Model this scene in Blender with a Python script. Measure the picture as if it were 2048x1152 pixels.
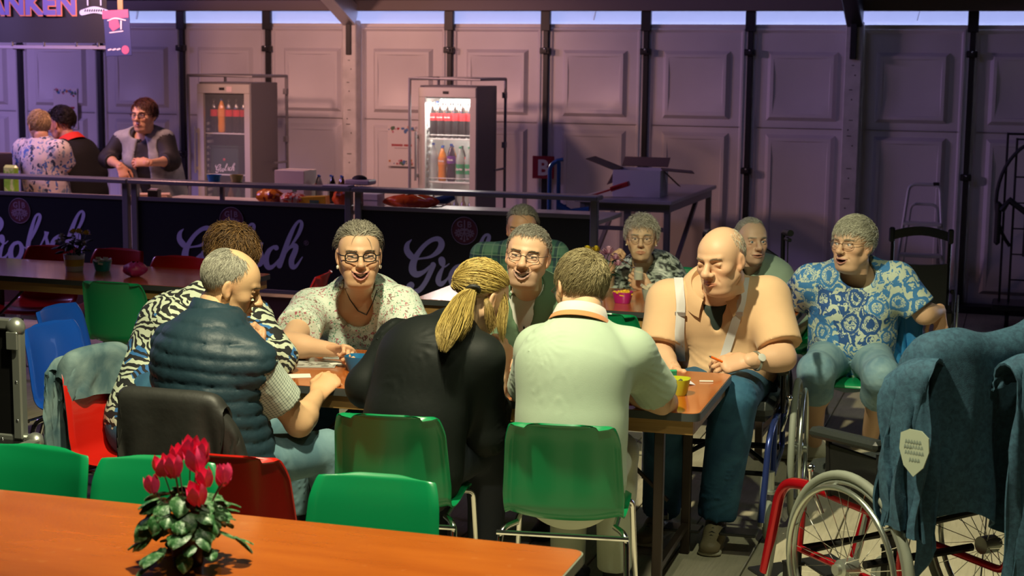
import bpy, bmesh, math, random
import numpy as np
from mathutils import Vector, Matrix, Euler
from math import sin, cos, pi, radians, sqrt, atan2
random.seed(7)
RNG = np.random.default_rng(11)
for o in list(bpy.data.objects):
    bpy.data.objects.remove(o, do_unlink=True)
SC = bpy.context.scene
COL = SC.collection

# ------------------------------------------------------------------ camera
CAM = np.array([5.87, -13.547, 1.973])
YAW, PIT, ROL, FOC = 0.311, 0.14, 0.011, 3164.0
IW, IH = 2048.0, 1152.0
def cam_axes():
    cy, sy = cos(YAW), sin(YAW)
    f = np.array([-sy*cos(PIT), cy*cos(PIT), -sin(PIT)])
    r = np.array([cy, sy, 0.0])
    u = np.cross(r, f)
    c, s = cos(ROL), sin(ROL)
    return c*r+s*u, -s*r+c*u, f
AX_R, AX_U, AX_F = cam_axes()
cd = bpy.data.cameras.new('camera')
cd.sensor_width = 36.0
cd.lens = FOC/IW*36.0
cd.clip_start = 0.05
cd.clip_end = 200
cam = bpy.data.objects.new('camera', cd)
m = Matrix.Identity(4)
for i in range(3):
    m[i][0], m[i][1], m[i][2], m[i][3] = AX_R[i], AX_U[i], -AX_F[i], CAM[i]
cam.matrix_world = m
COL.objects.link(cam)
SC.camera = cam
cd.dof.use_dof = True
cd.dof.focus_distance = 6.3
cd.dof.aperture_fstop = 5.0

# layout helpers: sight line of a spot in the photograph cut with a plane of the room
def ray(x, y):
    return AX_F + AX_R*(x-IW/2)/FOC - AX_U*(y-IH/2)/FOC
def atY(x, y, Y):
    d = ray(x, y)
    return CAM + d*(Y-CAM[1])/d[1]
def atZ(x, y, z):
    d = ray(x, y)
    return CAM + d*(z-CAM[2])/d[2]

# ------------------------------------------------------------------ world (daylight outside the tent) and view
w = bpy.data.worlds.new('world')
SC.world = w
w.use_nodes = True
bg = w.node_tree.nodes['Background']
bg.inputs[0].default_value = (0.62, 0.72, 1.0, 1)
bg.inputs[1].default_value = 7.0
SC.view_settings.view_transform = 'Standard'
SC.view_settings.look = 'None'
SC.view_settings.gamma = 1.0
SC.view_settings.use_curve_mapping = False
SC.view_settings.exposure = 0.0

# ------------------------------------------------------------------ lamps of the tent
def aim(o, target):
    d = Vector(target) - o.location
    o.rotation_euler = d.to_track_quat('-Z', 'Y').to_euler()
def spot(name, loc, target, power, color, angle, blend=0.5, size=0.08):
    l = bpy.data.lights.new(name, 'SPOT')
    l.energy = power; l.color = color; l.spot_size = radians(angle); l.spot_blend = blend; l.shadow_soft_size = size
    o = bpy.data.objects.new(name, l); COL.objects.link(o); o.location = loc; aim(o, target)
    return o
def area(name, loc, target, power, color, sx, sy):
    l = bpy.data.lights.new(name, 'AREA')
    l.energy = power; l.color = color; l.shape = 'RECTANGLE'; l.size = sx; l.size_y = sy
    o = bpy.data.objects.new(name, l); COL.objects.link(o); o.location = loc; aim(o, target)
    return o
spot('truss_spot', (4.1, -9.65, 4.05), (4.0, -8.3, 0.8), 980, (1.0, 0.92, 0.60), 86, 0.5, 0.07)
spot('truss_spot', (6.3, -9.2, 5.0), (5.2, -7.0, 0.6), 230, (0.95, 1.0, 0.66), 58, 0.7, 0.10)
spot('truss_spot', (5.0, -11.7, 4.7), (3.9, -9.7, 0.8), 230, (1.0, 0.94, 0.66), 46, 0.6, 0.08)
spot('bar_lamp', (-0.9, -3.4, 2.75), (-0.6, -1.0, 0.9), 150, (1.0, 0.50, 0.38), 150, 0.9, 0.12)
spot('bar_lamp', (0.8, -2.8, 2.6), (0.7, -0.9, 0.9), 125, (1.0, 0.52, 0.40), 112, 0.9, 0.12)
area('stage_wash', (-3.9, -4.4, 3.2), (-0.6, 0.0, 1.5), 115, (0.56, 0.37, 0.98), 2.0, 0.5)
area('stage_wash', (2.6, -4.2, 3.9), (3.2, 0.0, 1.2), 9, (0.42, 0.40, 1.0), 2.0, 0.5)
# ------------------------------------------------------------------ materials
MATS = {}
def mat(name, col=(0.5, 0.5, 0.5), rough=0.5, metal=0.0, bump=None, var=None, alpha=1.0, trans=0.0, spec=0.5, emit=None, sheen=0.0, coat=0.0, attr=None, scl=(1, 1, 1)):
    if name in MATS:
        return MATS[name]
    m = bpy.data.materials.new(name)
    m.use_nodes = True
    nt = m.node_tree
    b = nt.nodes['Principled BSDF']
    b.inputs['Base Color'].default_value = (*col, 1)
    b.inputs['Roughness'].default_value = rough
    b.inputs['Metallic'].default_value = metal
    b.inputs['Specular IOR Level'].default_value = spec
    b.inputs['Alpha'].default_value = alpha
    b.inputs['Transmission Weight'].default_value = trans
    b.inputs['Sheen Weight'].default_value = sheen
    b.inputs['Coat Weight'].default_value = coat
    if emit:
        b.inputs['Emission Color'].default_value = (*emit[0], 1)
        b.inputs['Emission Strength'].default_value = emit[1]
    m.diffuse_color = (*col, 1)
    N, L = nt.nodes, nt.links
    src = None
    if attr:
        a = N.new('ShaderNodeAttribute'); a.attribute_name = attr
        src = a.outputs['Color']
    tc = None
    if bump or var:
        tc = N.new('ShaderNodeTexCoord')
        mp = N.new('ShaderNodeMapping'); mp.inputs['Scale'].default_value = scl
        L.new(tc.outputs['Object'], mp.inputs[0])
        tc = mp.outputs[0]
    if var:
        n = N.new('ShaderNodeTexNoise'); n.inputs['Scale'].default_value = var[0]; n.inputs['Detail'].default_value = 4
        L.new(tc, n.inputs['Vector'])
        mr = N.new('ShaderNodeMapRange')
        mr.inputs['From Min'].default_value = 0.3; mr.inputs['From Max'].default_value = 0.7
        mr.inputs['To Min'].default_value = 1-var[1]; mr.inputs['To Max'].default_value = 1+var[1]
        L.new(n.outputs['Fac'], mr.inputs['Value'])
        vm = N.new('ShaderNodeVectorMath'); vm.operation = 'SCALE'
        if src: L.new(src, vm.inputs[0])
        else: vm.inputs[0].default_value = col
        L.new(mr.outputs[0], vm.inputs['Scale'])
        src = vm.outputs[0]
    if src:
        L.new(src, b.inputs['Base Color'])
    if bump:
        n = N.new('ShaderNodeTexNoise'); n.inputs['Scale'].default_value = bump[0]; n.inputs['Detail'].default_value = 3
        L.new(tc, n.inputs['Vector'])
        bp = N.new('ShaderNodeBump'); bp.inputs['Strength'].default_value = bump[1]; bp.inputs['Distance'].default_value = 0.01
        L.new(n.outputs['Fac'], bp.inputs['Height'])
        L.new(bp.outputs[0], b.inputs['Normal'])
    MATS[name] = m
    return m

class NG:
    """tiny node-graph helper for the pattern materials"""
    def __init__(s, name, rough=0.8, sheen=0.0):
        s.m = bpy.data.materials.new(name); s.m.use_nodes = True
        s.nt = s.m.node_tree; s.b = s.nt.nodes['Principled BSDF']
        s.b.inputs['Roughness'].default_value = rough; s.b.inputs['Sheen Weight'].default_value = sheen
        tc = s.n('ShaderNodeTexCoord'); s.obj = tc.outputs['Object']
        MATS[name] = s.m
    def n(s, t, **k):
        x = s.nt.nodes.new(t)
        for a, v in k.items():
            setattr(x, a, v)
        return x
    def link(s, a, b): s.nt.links.new(a, b)
    def scale(s, v, sc, rot=(0, 0, 0), loc=(0, 0, 0)):
        mp = s.n('ShaderNodeMapping'); mp.inputs['Scale'].default_value = sc; mp.inputs['Rotation'].default_value = rot; mp.inputs['Location'].default_value = loc
        s.link(v, mp.inputs[0]); return mp.outputs[0]
    def noise(s, v, sc, det=2.0, dist=0.0, out='Fac'):
        x = s.n('ShaderNodeTexNoise'); x.inputs['Scale'].default_value = sc; x.inputs['Detail'].default_value = det; x.inputs['Distortion'].default_value = dist
        s.link(v, x.inputs['Vector']); return x.outputs[out]
    def voro(s, v, sc, feat='F1', out='Distance', rnd=1.0, metric='EUCLIDEAN'):
        x = s.n('ShaderNodeTexVoronoi'); x.feature = feat; x.distance = metric; x.inputs['Scale'].default_value = sc; x.inputs['Randomness'].default_value = rnd
        s.link(v, x.inputs['Vector']); return x.outputs[out]
    def wave(s, v, sc, dist=0.0, axis='X', det=2.0, ds=1.0):
        x = s.n('ShaderNodeTexWave'); x.bands_direction = axis; x.inputs['Scale'].default_value = sc; x.inputs['Distortion'].default_value = dist; x.inputs['Detail'].default_value = det; x.inputs['Detail Scale'].default_value = ds
        s.link(v, x.inputs['Vector']); return x.outputs['Fac']
    def math(s, op, a, b=None, clamp=False):
        x = s.n('ShaderNodeMath'); x.operation = op; x.use_clamp = clamp
        for i, q in enumerate((a, b)):
            if q is None: continue
            if isinstance(q, (int, float)): x.inputs[i].default_value = q
            else: s.link(q, x.inputs[i])
        return x.outputs[0]
    def step(s, v, lo, hi):
        x = s.n('ShaderNodeMapRange'); x.inputs['From Min'].default_value = lo; x.inputs['From Max'].default_value = hi
        s.link(v, x.inputs['Value']); return x.outputs[0]
    def mix(s, f, a, b):
        x = s.n('ShaderNodeMix'); x.data_type = 'RGBA'
        if isinstance(f, (int, float)): x.inputs[0].default_value = f
        else: s.link(f, x.inputs[0])
        for i, q in ((6, a), (7, b)):
            if isinstance(q, tuple): x.inputs[i].default_value = (*q, 1)
            else: s.link(q, x.inputs[i])
        return x.outputs[2]
    def sep(s, v):
        x = s.n('ShaderNodeSeparateXYZ'); s.link(v, x.inputs[0]); return x.outputs
    def out(s, c, bump=None, strength=0.3, dist=0.01):
        s.link(c, s.b.inputs['Base Color'])
        if bump is not None:
            bp = s.n('ShaderNodeBump'); bp.inputs['Strength'].default_value = strength; bp.inputs['Distance'].default_value = dist
            s.link(bump, bp.inputs['Height']); s.link(bp.outputs[0], s.b.inputs['Normal'])
        return s.m

# ------------------------------------------------------------------ objects
def link(o, parent=None):
    COL.objects.link(o)
    if parent is not None:
        o.parent = parent
    return o
def thing(name, label, cat, loc=(0, 0, 0), rz=0.0, group=None):
    o = bpy.data.objects.new(name, None)
    o.empty_display_size = 0.1
    o.location = loc; o.rotation_euler = (0, 0, rz)
    COL.objects.link(o)
    return tag(o, label, cat, group)
def tag(o, label=None, cat=None, group=None, kind=None):
    if label: o['label'] = label
    if cat: o['category'] = cat
    if group: o['group'] = group
    if kind: o['kind'] = kind
    return o
def copy_tree(o, parent=None, matmap=None):
    c = o.copy(); COL.objects.link(c); c.parent = parent
    if matmap and c.type == 'MESH' and c.data.materials and c.data.materials[0].name in matmap:
        c.material_slots[0].link = 'OBJECT'
        c.material_slots[0].material = matmap[c.data.materials[0].name]
    for ch in list(o.children):
        copy_tree(ch, c, matmap)
    return c

class MB:
    def __init__(s): s.v = []; s.f = []; s.mi = []; s.cur = 0
    def add(s, vs, fs):
        o = len(s.v); s.v.extend([tuple(map(float, q)) for q in vs])
        for f in fs: s.f.append([i+o for i in f]); s.mi.append(s.cur)
        return s
    def box(s, c, d, rot=None, bev=0.0):
        x, y, z = d[0]/2, d[1]/2, d[2]/2
        if bev > 0:
            b = min(bev, x*0.95, y*0.95, z*0.95)
            vs = []; idx = {}
            for sx in (-1, 1):
                for sy in (-1, 1):
                    for sz in (-1, 1):
                        for k in range(3):
                            q = [sx*(x-b), sy*(y-b), sz*(z-b)]
                            q[k] = (sx*x, sy*y, sz*z)[k]
                            idx[(sx, sy, sz, k)] = len(vs); vs.append(q)
            fs = []
            S = (-1, 1)
            for a in S:
                fs.append([idx[(a, -1, -1, 0)], idx[(a, 1, -1, 0)], idx[(a, 1, 1, 0)], idx[(a, -1, 1, 0)]][::a])
                fs.append([idx[(-1, a, -1, 1)], idx[(-1, a, 1, 1)], idx[(1, a, 1, 1)], idx[(1, a, -1, 1)]][::a])
                fs.append([idx[(-1, -1, a, 2)], idx[(1, -1, a, 2)], idx[(1, 1, a, 2)], idx[(-1, 1, a, 2)]][::a])
            for a in S:
                for c2 in S:
                    fs.append([idx[(a, c2, -1, 0)], idx[(a, c2, -1, 1)], idx[(a, c2, 1, 1)], idx[(a, c2, 1, 0)]][::-a*c2])
                    fs.append([idx[(a, -1, c2, 0)], idx[(a, -1, c2, 2)], idx[(a, 1, c2, 2)], idx[(a, 1, c2, 0)]][::a*c2])
                    fs.append([idx[(-1, a, c2, 1)], idx[(-1, a, c2, 2)], idx[(1, a, c2, 2)], idx[(1, a, c2, 1)]][::-a*c2])
                    for e in S:
                        fs.append([idx[(a, c2, e, 0)], idx[(a, c2, e, 1)], idx[(a, c2, e, 2)]][::a*c2*e])
        else:
            vs = [(-x, -y, -z), (x, -y, -z), (x, y, -z), (-x, y, -z), (-x, -y, z), (x, -y, z), (x, y, z), (-x, y, z)]
            fs = [(0, 3, 2, 1), (4, 5, 6, 7), (0, 1, 5, 4), (1, 2, 6, 5), (2, 3, 7, 6), (3, 0, 4, 7)]
        M = Euler(rot).to_matrix() if rot is not None and not isinstance(rot, Matrix) else rot
        out = []
        for q in vs:
            q = Vector(q)
            if M is not None: q = M @ q
            out.append((q.x+c[0], q.y+c[1], q.z+c[2]))
        return s.add(out, fs)
    def bar(s, a, b, w, h=None, up=(0, 0, 1), bev=0.0):
        a = Vector(a); b = Vector(b); d = b-a; L = d.length; e = d.normalized()
        u = Vector(up)
        if abs(e.dot(u)) > 0.98: u = Vector((1, 0, 0))
        sd = e.cross(u).normalized(); u = sd.cross(e)
        M = Matrix((sd, e, u)).transposed()
        return s.box((a+b)/2, (w, L, h or w), M, bev)
    def tube(s, pts, r, n=10, closed=False, caps=True, flat=None):
        P = [Vector(p) for p in pts]; k = len(P)
        R = list(r) if hasattr(r, '__len__') else [r]*k
        T = []
        for i in range(k):
            if closed: t = P[(i+1) % k]-P[i-1]
            else: t = P[min(i+1, k-1)]-P[max(i-1, 0)]
            T.append(t.normalized() if t.length > 1e-9 else Vector((0, 0, 1)))
        u = T[0].orthogonal().normalized()
        if flat is not None:
            u = Vector(flat[0]); u = (u-T[0]*u.dot(T[0])).normalized()
        vs = []
        for i in range(k):
            u = u-T[i]*u.dot(T[i])
            u = u.normalized() if u.length > 1e-6 else T[i].orthogonal().normalized()
            w2 = T[i].cross(u)
            fr = flat[1] if flat is not None else 1.0
            for j in range(n):
                a = 2*pi*j/n
                vs.append(P[i]+u*(R[i]*cos(a))+w2*(R[i]*fr*sin(a)))
        fs = []
        for i in range(k if closed else k-1):
            i2 = (i+1) % k
            for j in range(n):
                j2 = (j+1) % n
                fs.append((i*n+j, i*n+j2, i2*n+j2, i2*n+j))
        if caps and not closed:
            fs.append(tuple(range(n))[::-1]); fs.append(tuple((k-1)*n+j for j in range(n)))
        return s.add(vs, fs)
    def lathe(s, prof, n=24, c=(0, 0, 0), M=None, cap=True):
        vs = []
        for r, z in prof:
            for j in range(n):
                a = 2*pi*j/n; q = Vector((r*cos(a), r*sin(a), z))
                if M is not None: q = M @ q
                vs.append((q.x+c[0], q.y+c[1], q.z+c[2]))
        fs = []
        for i in range(len(prof)-1):
            for j in range(n):
                j2 = (j+1) % n
                fs.append((i*n+j, i*n+j2, (i+1)*n+j2, (i+1)*n+j))
        if cap:
            if prof[0][0] > 1e-5: fs.append(tuple(range(n))[::-1])
            if prof[-1][0] > 1e-5: fs.append(tuple((len(prof)-1)*n+j for j in range(n)))
        return s.add(vs, fs)
    def ell(s, c, r, n=16, m=10, M=None):
        pr = [(sin(pi*i/m), -cos(pi*i/m)) for i in range(m+1)]
        pr[0] = (1e-6, -1); pr[-1] = (1e-6, 1)
        D = Matrix.Diagonal(Vector(r))
        return s.lathe(pr, n, c, (M @ D) if M is not None else D)
    def prism(s, poly, z0, z1, M=None, c=(0, 0, 0)):
        """extrude polygon (x,y) from z0 to z1 then transform"""
        n = len(poly); vs = []
        for z in (z0, z1):
            for x, y in poly:
                q = Vector((x, y, z))
                if M is not None: q = M @ q
                vs.append((q.x+c[0], q.y+c[1], q.z+c[2]))
        fs = [tuple(range(n))[::-1], tuple(range(n, 2*n))]
        fs += [(i, (i+1) % n, n+(i+1) % n, n+i) for i in range(n)]
        return s.add(vs, fs)
    def sheet(s, G, th=0.0, closed_u=False):
        """G[i][j] grid of points; optional thickness along normals"""
        G = np.asarray(G, float); a, b = G.shape[:2]
        du = np.gradient(G, axis=0); dv = np.gradient(G, axis=1)
        nn = np.cross(du, dv); nn /= (np.linalg.norm(nn, axis=2, keepdims=True)+1e-12)
        vs = list(G.reshape(-1, 3)); fs = []
        def q(i, j, o): return o+(i % a)*b+j
        ni = a if closed_u else a-1
        for i in range(ni):
            for j in range(b-1):
                fs.append((q(i, j, 0), q(i+1, j, 0), q(i+1, j+1, 0), q(i, j+1, 0)))
        if th:
            o = a*b; vs += list((G-nn*th).reshape(-1, 3))
            for i in range(ni):
                for j in range(b-1):
                    fs.append((q(i, j, o), q(i, j+1, o), q(i+1, j+1, o), q(i+1, j, o)))
            for i in range(ni):
                fs.append((q(i, 0, 0), q(i, 0, o), q(i+1, 0, o), q(i+1, 0, 0)))
                fs.append((q(i, b-1, 0), q(i+1, b-1, 0), q(i+1, b-1, o), q(i, b-1, o)))
            if not closed_u:
                for j in range(b-1):
                    fs.append((q(0, j, 0), q(0, j+1, 0), q(0, j+1, o), q(0, j, o)))
                    fs.append((q(a-1, j, 0), q(a-1, j, o), q(a-1, j+1, o), q(a-1, j+1, 0)))
        return s.add(vs, fs)
    def mesh(s, name, mats, smooth=True, angle=40):
        me = bpy.data.meshes.new(name)
        me.from_pydata(s.v, [], s.f)
        if not isinstance(mats, (list, tuple)): mats = [mats]
        for q in mats: me.materials.append(q)
        if len(mats) > 1: me.polygons.foreach_set('material_index', s.mi)
        if smooth:
            me.polygons.foreach_set('use_smooth', [True]*len(me.polygons))
            me.set_sharp_from_angle(angle=radians(angle))
        me.update()
        return me
    def build(s, name, mats, parent=None, smooth=True, angle=40):
        return link(bpy.data.objects.new(name, s.mesh(name, mats, smooth, angle)), parent)

def mesh_np(name, V, Fq, mats, parent=None, cols=None, smooth=True):
    me = bpy.data.meshes.new(name)
    V = np.ascontiguousarray(V, np.float32); Fq = np.ascontiguousarray(Fq, np.int32)
    me.vertices.add(len(V)); me.vertices.foreach_set('co', V.ravel())
    k = Fq.shape[1]
    me.loops.add(Fq.size); me.loops.foreach_set('vertex_index', Fq.ravel())
    me.polygons.add(len(Fq))
    me.polygons.foreach_set('loop_start', np.arange(0, Fq.size, k, dtype=np.int32))
    if smooth: me.polygons.foreach_set('use_smooth', np.ones(len(Fq), bool))
    if not isinstance(mats, (list, tuple)): mats = [mats]
    for q in mats: me.materials.append(q)
    if cols is not None:
        at = me.color_attributes.new('Col', 'FLOAT_COLOR', 'POINT')
        c4 = np.ones((len(V), 4), np.float32); c4[:, :3] = cols
        at.data.foreach_set('color', c4.ravel())
    me.update(calc_edges=True)
    return link(bpy.data.objects.new(name, me), parent)

def arc(c, r, a0, a1, n, ax=(1, 0, 0), ay=(0, 0, 1)):
    c = np.array(c, float); ax = np.array(ax, float); ay = np.array(ay, float)
    return [tuple(c+ax*(r*cos(radians(a0+(a1-a0)*i/n)))+ay*(r*sin(radians(a0+(a1-a0)*i/n)))) for i in range(n+1)]
def rounded(pts, r, n=5, closed=False):
    """fillet the corners of a polyline"""
    P = [np.array(p, float) for p in pts]; out = []; k = len(P)
    for i in range(k):
        if not closed and i in (0, k-1): out.append(tuple(P[i])); continue
        p, a, b = P[i], P[i-1], P[(i+1) % k]
        u = a-p; v = b-p; lu = np.linalg.norm(u); lv = np.linalg.norm(v)
        d = min(r, lu*0.49, lv*0.49); A = p+u/lu*d; B = p+v/lv*d
        for j in range(n+1):
            t = j/n; out.append(tuple((1-t)**2*A+2*t*(1-t)*p+t*t*B))
    return out
def text_mesh(name, body, size, M, material, parent=None, extrude=0.001, offset=0.0, align='LEFT', shear=0.0):
    c = bpy.data.curves.new(name, 'FONT'); c.body = body; c.size = size; c.extrude = extrude; c.offset = offset; c.align_x = align; c.shear = shear
    c.resolution_u = 3
    o = bpy.data.objects.new(name+'_tmp', c); COL.objects.link(o)
    dg = bpy.context.evaluated_depsgraph_get(); dg.update()
    me = bpy.data.meshes.new_from_object(o.evaluated_get(dg))
    bpy.data.objects.remove(o, do_unlink=True)
    me.transform(M); me.materials.clear(); me.materials.append(material)
    return link(bpy.data.objects.new(name, me), parent)
def wallM(origin, right=(1, 0, 0), up=(0, 0, 1)):
    """matrix mapping (x right, y up, z out) to the world"""
    r = Vector(right).normalized(); u = Vector(up).normalized(); n = r.cross(u)
    M = Matrix.Identity(4)
    for i in range(3):
        M[i][0], M[i][1], M[i][2], M[i][3] = r[i], u[i], n[i], origin[i]
    return M
# ================================================================== the tent: floor, cassette wall, poles, eaves, roof
PW = 0.903
def floor_mat():
    g = NG('floor_boards_worn', 0.62)
    n1 = g.noise(g.scale(g.obj, (2.2, 0.9, 1)), 3.0, 6)
    n2 = g.noise(g.scale(g.obj, (40, 3, 1)), 2.0, 3)
    c = g.mix(g.step(n1, 0.35, 0.7), (0.40, 0.36, 0.25), (0.56, 0.50, 0.36))
    c = g.mix(g.math('MULTIPLY', g.step(n2, 0.5, 0.75), 0.35), c, (0.26, 0.23, 0.17))
    return g.out(c, n2, 0.15)
M_FLOOR = floor_mat()
M_SUB = mat('dark_subfloor', (0.02, 0.02, 0.02), 0.9)
M_WALL = mat('white_pressed_plastic', (0.70, 0.66, 0.70), 0.34, bump=(3, 0.05), var=(2.0, 0.05))
M_POLE = mat('black_steel', (0.025, 0.024, 0.028), 0.42, 0.3)
M_ALU = mat('brushed_aluminium', (0.55, 0.54, 0.55), 0.38, 0.85, bump=(60, 0.08), scl=(1, 1, 0.1))
M_ALUW = mat('worn_white_aluminium', (0.62, 0.59, 0.60), 0.45, 0.1, var=(9, 0.12))
M_EAVE = mat('brown_grey_beam', (0.16, 0.13, 0.13), 0.55, 0.2)
M_ROOF = mat('dark_tent_cloth', (0.020, 0.019, 0.024), 0.85)
M_CLIP = mat('steel_bolt', (0.7, 0.72, 0.75), 0.25, 1.0)
def tarp_mat():
    m = bpy.data.materials.new('translucent_tarpaulin'); m.use_nodes = True
    nt = m.node_tree; nt.nodes.clear()
    o = nt.nodes.new('ShaderNodeOutputMaterial'); mx = nt.nodes.new('ShaderNodeMixShader')
    d = nt.nodes.new('ShaderNodeBsdfDiffuse'); t = nt.nodes.new('ShaderNodeBsdfTranslucent')
    d.inputs[0].default_value = (0.6, 0.6, 0.65, 1); t.inputs[0].default_value = (0.46, 0.46, 0.55, 1)
    mx.inputs[0].default_value = 0.6
    nt.links.new(d.outputs[0], mx.inputs[1]); nt.links.new(t.outputs[0], mx.inputs[2]); nt.links.new(mx.outputs[0], o.inputs[0])
    return m
M_TARP = tarp_mat()

def structure(name, mb, m, parent=None, **k):
    o = mb.build(name, m, parent, **k)
    if parent is None: o['kind'] = 'structure'
    return o

fl = structure('floor', MB().box((1.0, -8.0, -0.06), (18.4, 16.4, 0.08)), M_SUB)
BW, BL = 0.30, 1.25
me_board = MB().box((0, 0, -0.009), (BW-0.006, BL-0.006, 0.020), bev=0.0025).mesh('floor_board', M_FLOOR)
nb = 0
for i in range(15):
    for j in range(6):
        x = 2.05+BW*i; y = -9.3+BL*(j+(0.5 if i % 2 else 0))
        if y > -2.6 or (x < 3.0 and y < -8): continue
        b = link(bpy.data.objects.new('floor_board', me_board), fl)
        b.location = (x, y, -0.001*((i*7+j*3) % 3)); b.rotation_euler = (0, 0, 0)
        nb += 1
rest = MB()
for (x0, x1, y0, y1) in ((-8, 1.9, -16, 0), (6.4, 10, -16, 0), (1.9, 6.4, -16, -9.95), (1.9, 6.4, -2.3, 0)):
    nx = max(1, int((x1-x0)/BW)); ny = max(1, int((y1-y0)/BL))
    for i in range(nx):
        for j in range(ny):
            rest.box((x0+(i+.5)*(x1-x0)/nx, y0+(j+.5)*(y1-y0)/ny, -0.011), ((x1-x0)/nx-0.006, (y1-y0)/ny-0.006, 0.020))
ro = rest.build('floor_boards_beyond', M_FLOOR, fl, smooth=False); ro['kind'] = 'stuff'

# --- cassette wall
def octo(x0, x1, z0, z1, c, y):
    return [(x0+c, y, z0), (x1-c, y, z0), (x1, y, z0+c), (x1, y, z1-c), (x1-c, y, z1), (x0+c, y, z1), (x0, y, z1-c), (x0, y, z0+c)]
def loops(mb, L):
    n = 8
    vs = [p for l in L for p in l]; fs = []
    for i in range(len(L)-1):
        for j in range(n):
            j2 = (j+1) % n
            fs.append((i*n+j, i*n+j2, (i+1)*n+j2, (i+1)*n+j))
    fs.append(tuple((len(L)-1)*n+j for j in range(n)))
    mb.add(vs, fs)
def wall_panel_mesh():
    mb = MB(); w2 = PW/2-0.008; ZT = 2.335; zm = 1.47
    e = 0.0006
    def part(z0, z1, fz0, fz1, c):
        L = [octo(-w2, w2, z0, z1, e, 0.03), octo(-w2, w2, z0, z1, e, -0.004)]
        zt = 0.05 if z1 > 2 else 0.0
        L += [octo(-w2+.028, w2-.028, z0+.0, z1-zt*.6, e, -0.004), octo(-w2+.038, w2-.038, z0+.0, z1-zt*.8, e, -0.020), octo(-w2+.052, w2-.052, z0+.0, z1-zt, e, -0.020), octo(-w2+.066, w2-.066, z0+.0, z1-zt*1.4, e, -0.002)]
        fx0, fx1 = -0.262, 0.262
        L += [octo(fx0-.03, fx1+.03, fz0-.03, fz1+.03, e, -0.002), octo(fx0, fx1, fz0, fz1, e, -0.040), octo(fx0+.025, fx1-.025, fz0+.025, fz1-.025, e, -0.040)]
        L += [octo(fx0+.032, fx1-.032, fz0+.032, fz1-.032, c, -0.030), octo(fx0+.12, fx1-.12, fz0+.14, fz1-.14, c*.72, -0.010)]
        loops(mb, L)
    part(zm, ZT, 1.56, 2.08, 0.12)
    part(0.0, zm, 0.17, 1.385, 0.13)
    return mb.mesh('wall_panel', M_WALL, angle=30)
wb = structure('wall_back', MB().box((1.0, 0.06, 0.06), (18.4, 0.05, 0.12)), M_POLE)
me_panel = wall_panel_mesh()
for i in range(-8, 10):
    p = link(bpy.data.objects.new('wall_panel', me_panel), wb)
    p.location = (PW*(i+.5), 0.0, 0.0)
mb = MB(); mb.box((0, -0.035, 1.21), (0.045, 0.04, 2.42), bev=0.004)
mb.box((0, -0.05, 2.36), (0.085, 0.05, 0.17), bev=0.004)
me_pole = mb.mesh('wall_pole', M_POLE)
mb = MB(); mb.box((0, 0, 0), (0.088, 0.07, 0.055), bev=0.006); mb.box((0, -0.04, 0.0), (0.05, 0.02, 0.03), bev=0.003)
me_clamp = mb.mesh('clamp', M_POLE)
me_bolt = MB().ell((0, 0, 0), (0.008, 0.006, 0.008), 8, 6).mesh('bolt', M_CLIP)
for i in range(-8, 10):
    if i in (0, 5, -5): continue
    p = link(bpy.data.objects.new('wall_pole', me_pole), wb); p.location = (PW*i+0.012, 0, 0)
    for z in (2.10, 1.10):
        c = link(bpy.data.objects.new('clamp', me_clamp), p); c.location = (0, -0.055, z)
        b2 = link(bpy.data.objects.new('bolt', me_bolt), p); b2.location = (0.004, -0.108, z+0.016)
# big aluminium legs of the tent with rafters
for i in (-5, 0, 5):
    lg = MB(); lg.box((PW*i-.02, -0.09, 1.18), (0.14, 0.12, 2.36), bev=0.008)
    lo = structure('trim_%d' % (i+6), lg, M_ALUW)
    mk = MB()
    for k, z in enumerate((0.9, 1.15, 1.42, 1.55, 1.80, 2.0)):
        mk.box((PW*i-.03+0.01*(k % 2), -0.151, z), (0.05-0.006*k, 0.003, 0.006))
        mk.ell((PW*i-.04+0.02*(k % 3), -0.151, z-0.08), (0.006, 0.003, 0.006), 8, 5)
    mk.build('scuff_and_hole', M_POLE, lo)
    gr = MB()
    for a in range(3):
        for b3 in range(7): gr.box((PW*i-.035+a*0.012, -0.152, 2.19+b3*0.015), (0.007, 0.004, 0.010))
    gr.build('vent_grid', M_POLE, lo)
    rf = MB(); rf.bar((PW*i-.02, -0.10, 2.40), (PW*i-.02, -8.0, 5.75), 0.13, 0.20, bev=0.01)
    structure('rafter', rf, M_ALU if i == 0 else M_POLE)
    br = MB(); br.bar((PW*i-.02, -0.16, 2.05), (PW*i-.02, -0.16, 2.56), 0.10 if i else 0.02, 0.05, bev=0.004)
    structure('eaves_bracket', br, M_POLE)
# eaves: translucent strip, purlin
structure('tarpaulin_strip', MB().box((1.0, 0.055, 2.42), (18.4, 0.003, 0.26)), M_TARP)
eb = MB(); eb.box((1.0, -0.06, 2.495), (18.4, 0.10, 0.10), bev=0.006)
structure('eaves_beam', eb, M_EAVE)
eb = MB(); eb.box((1.0, -0.13, 2.60), (18.4, 0.06, 0.06), bev=0.006)
structure('eaves_purlin', eb, M_POLE)
hg = MB()
for x in (-2.3, 2.25, 5.0): hg.bar((x, 0.03, 2.45), (x-0.02, 0.03, 2.37), 0.03, 0.004)
structure('strip_hook', hg, M_ALU)
rf = MB(); rf.box((1.0, -4.0, 4.30), (18.4, 8.75, 0.05), Euler((-math.atan2(3.3, 8.0), 0, 0)))
structure('ceiling', rf, M_ROOF)
structure('ceiling_rear', MB().box((1.0, -12.1, 5.98), (18.4, 8.3, 0.05)), M_ROOF)
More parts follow.
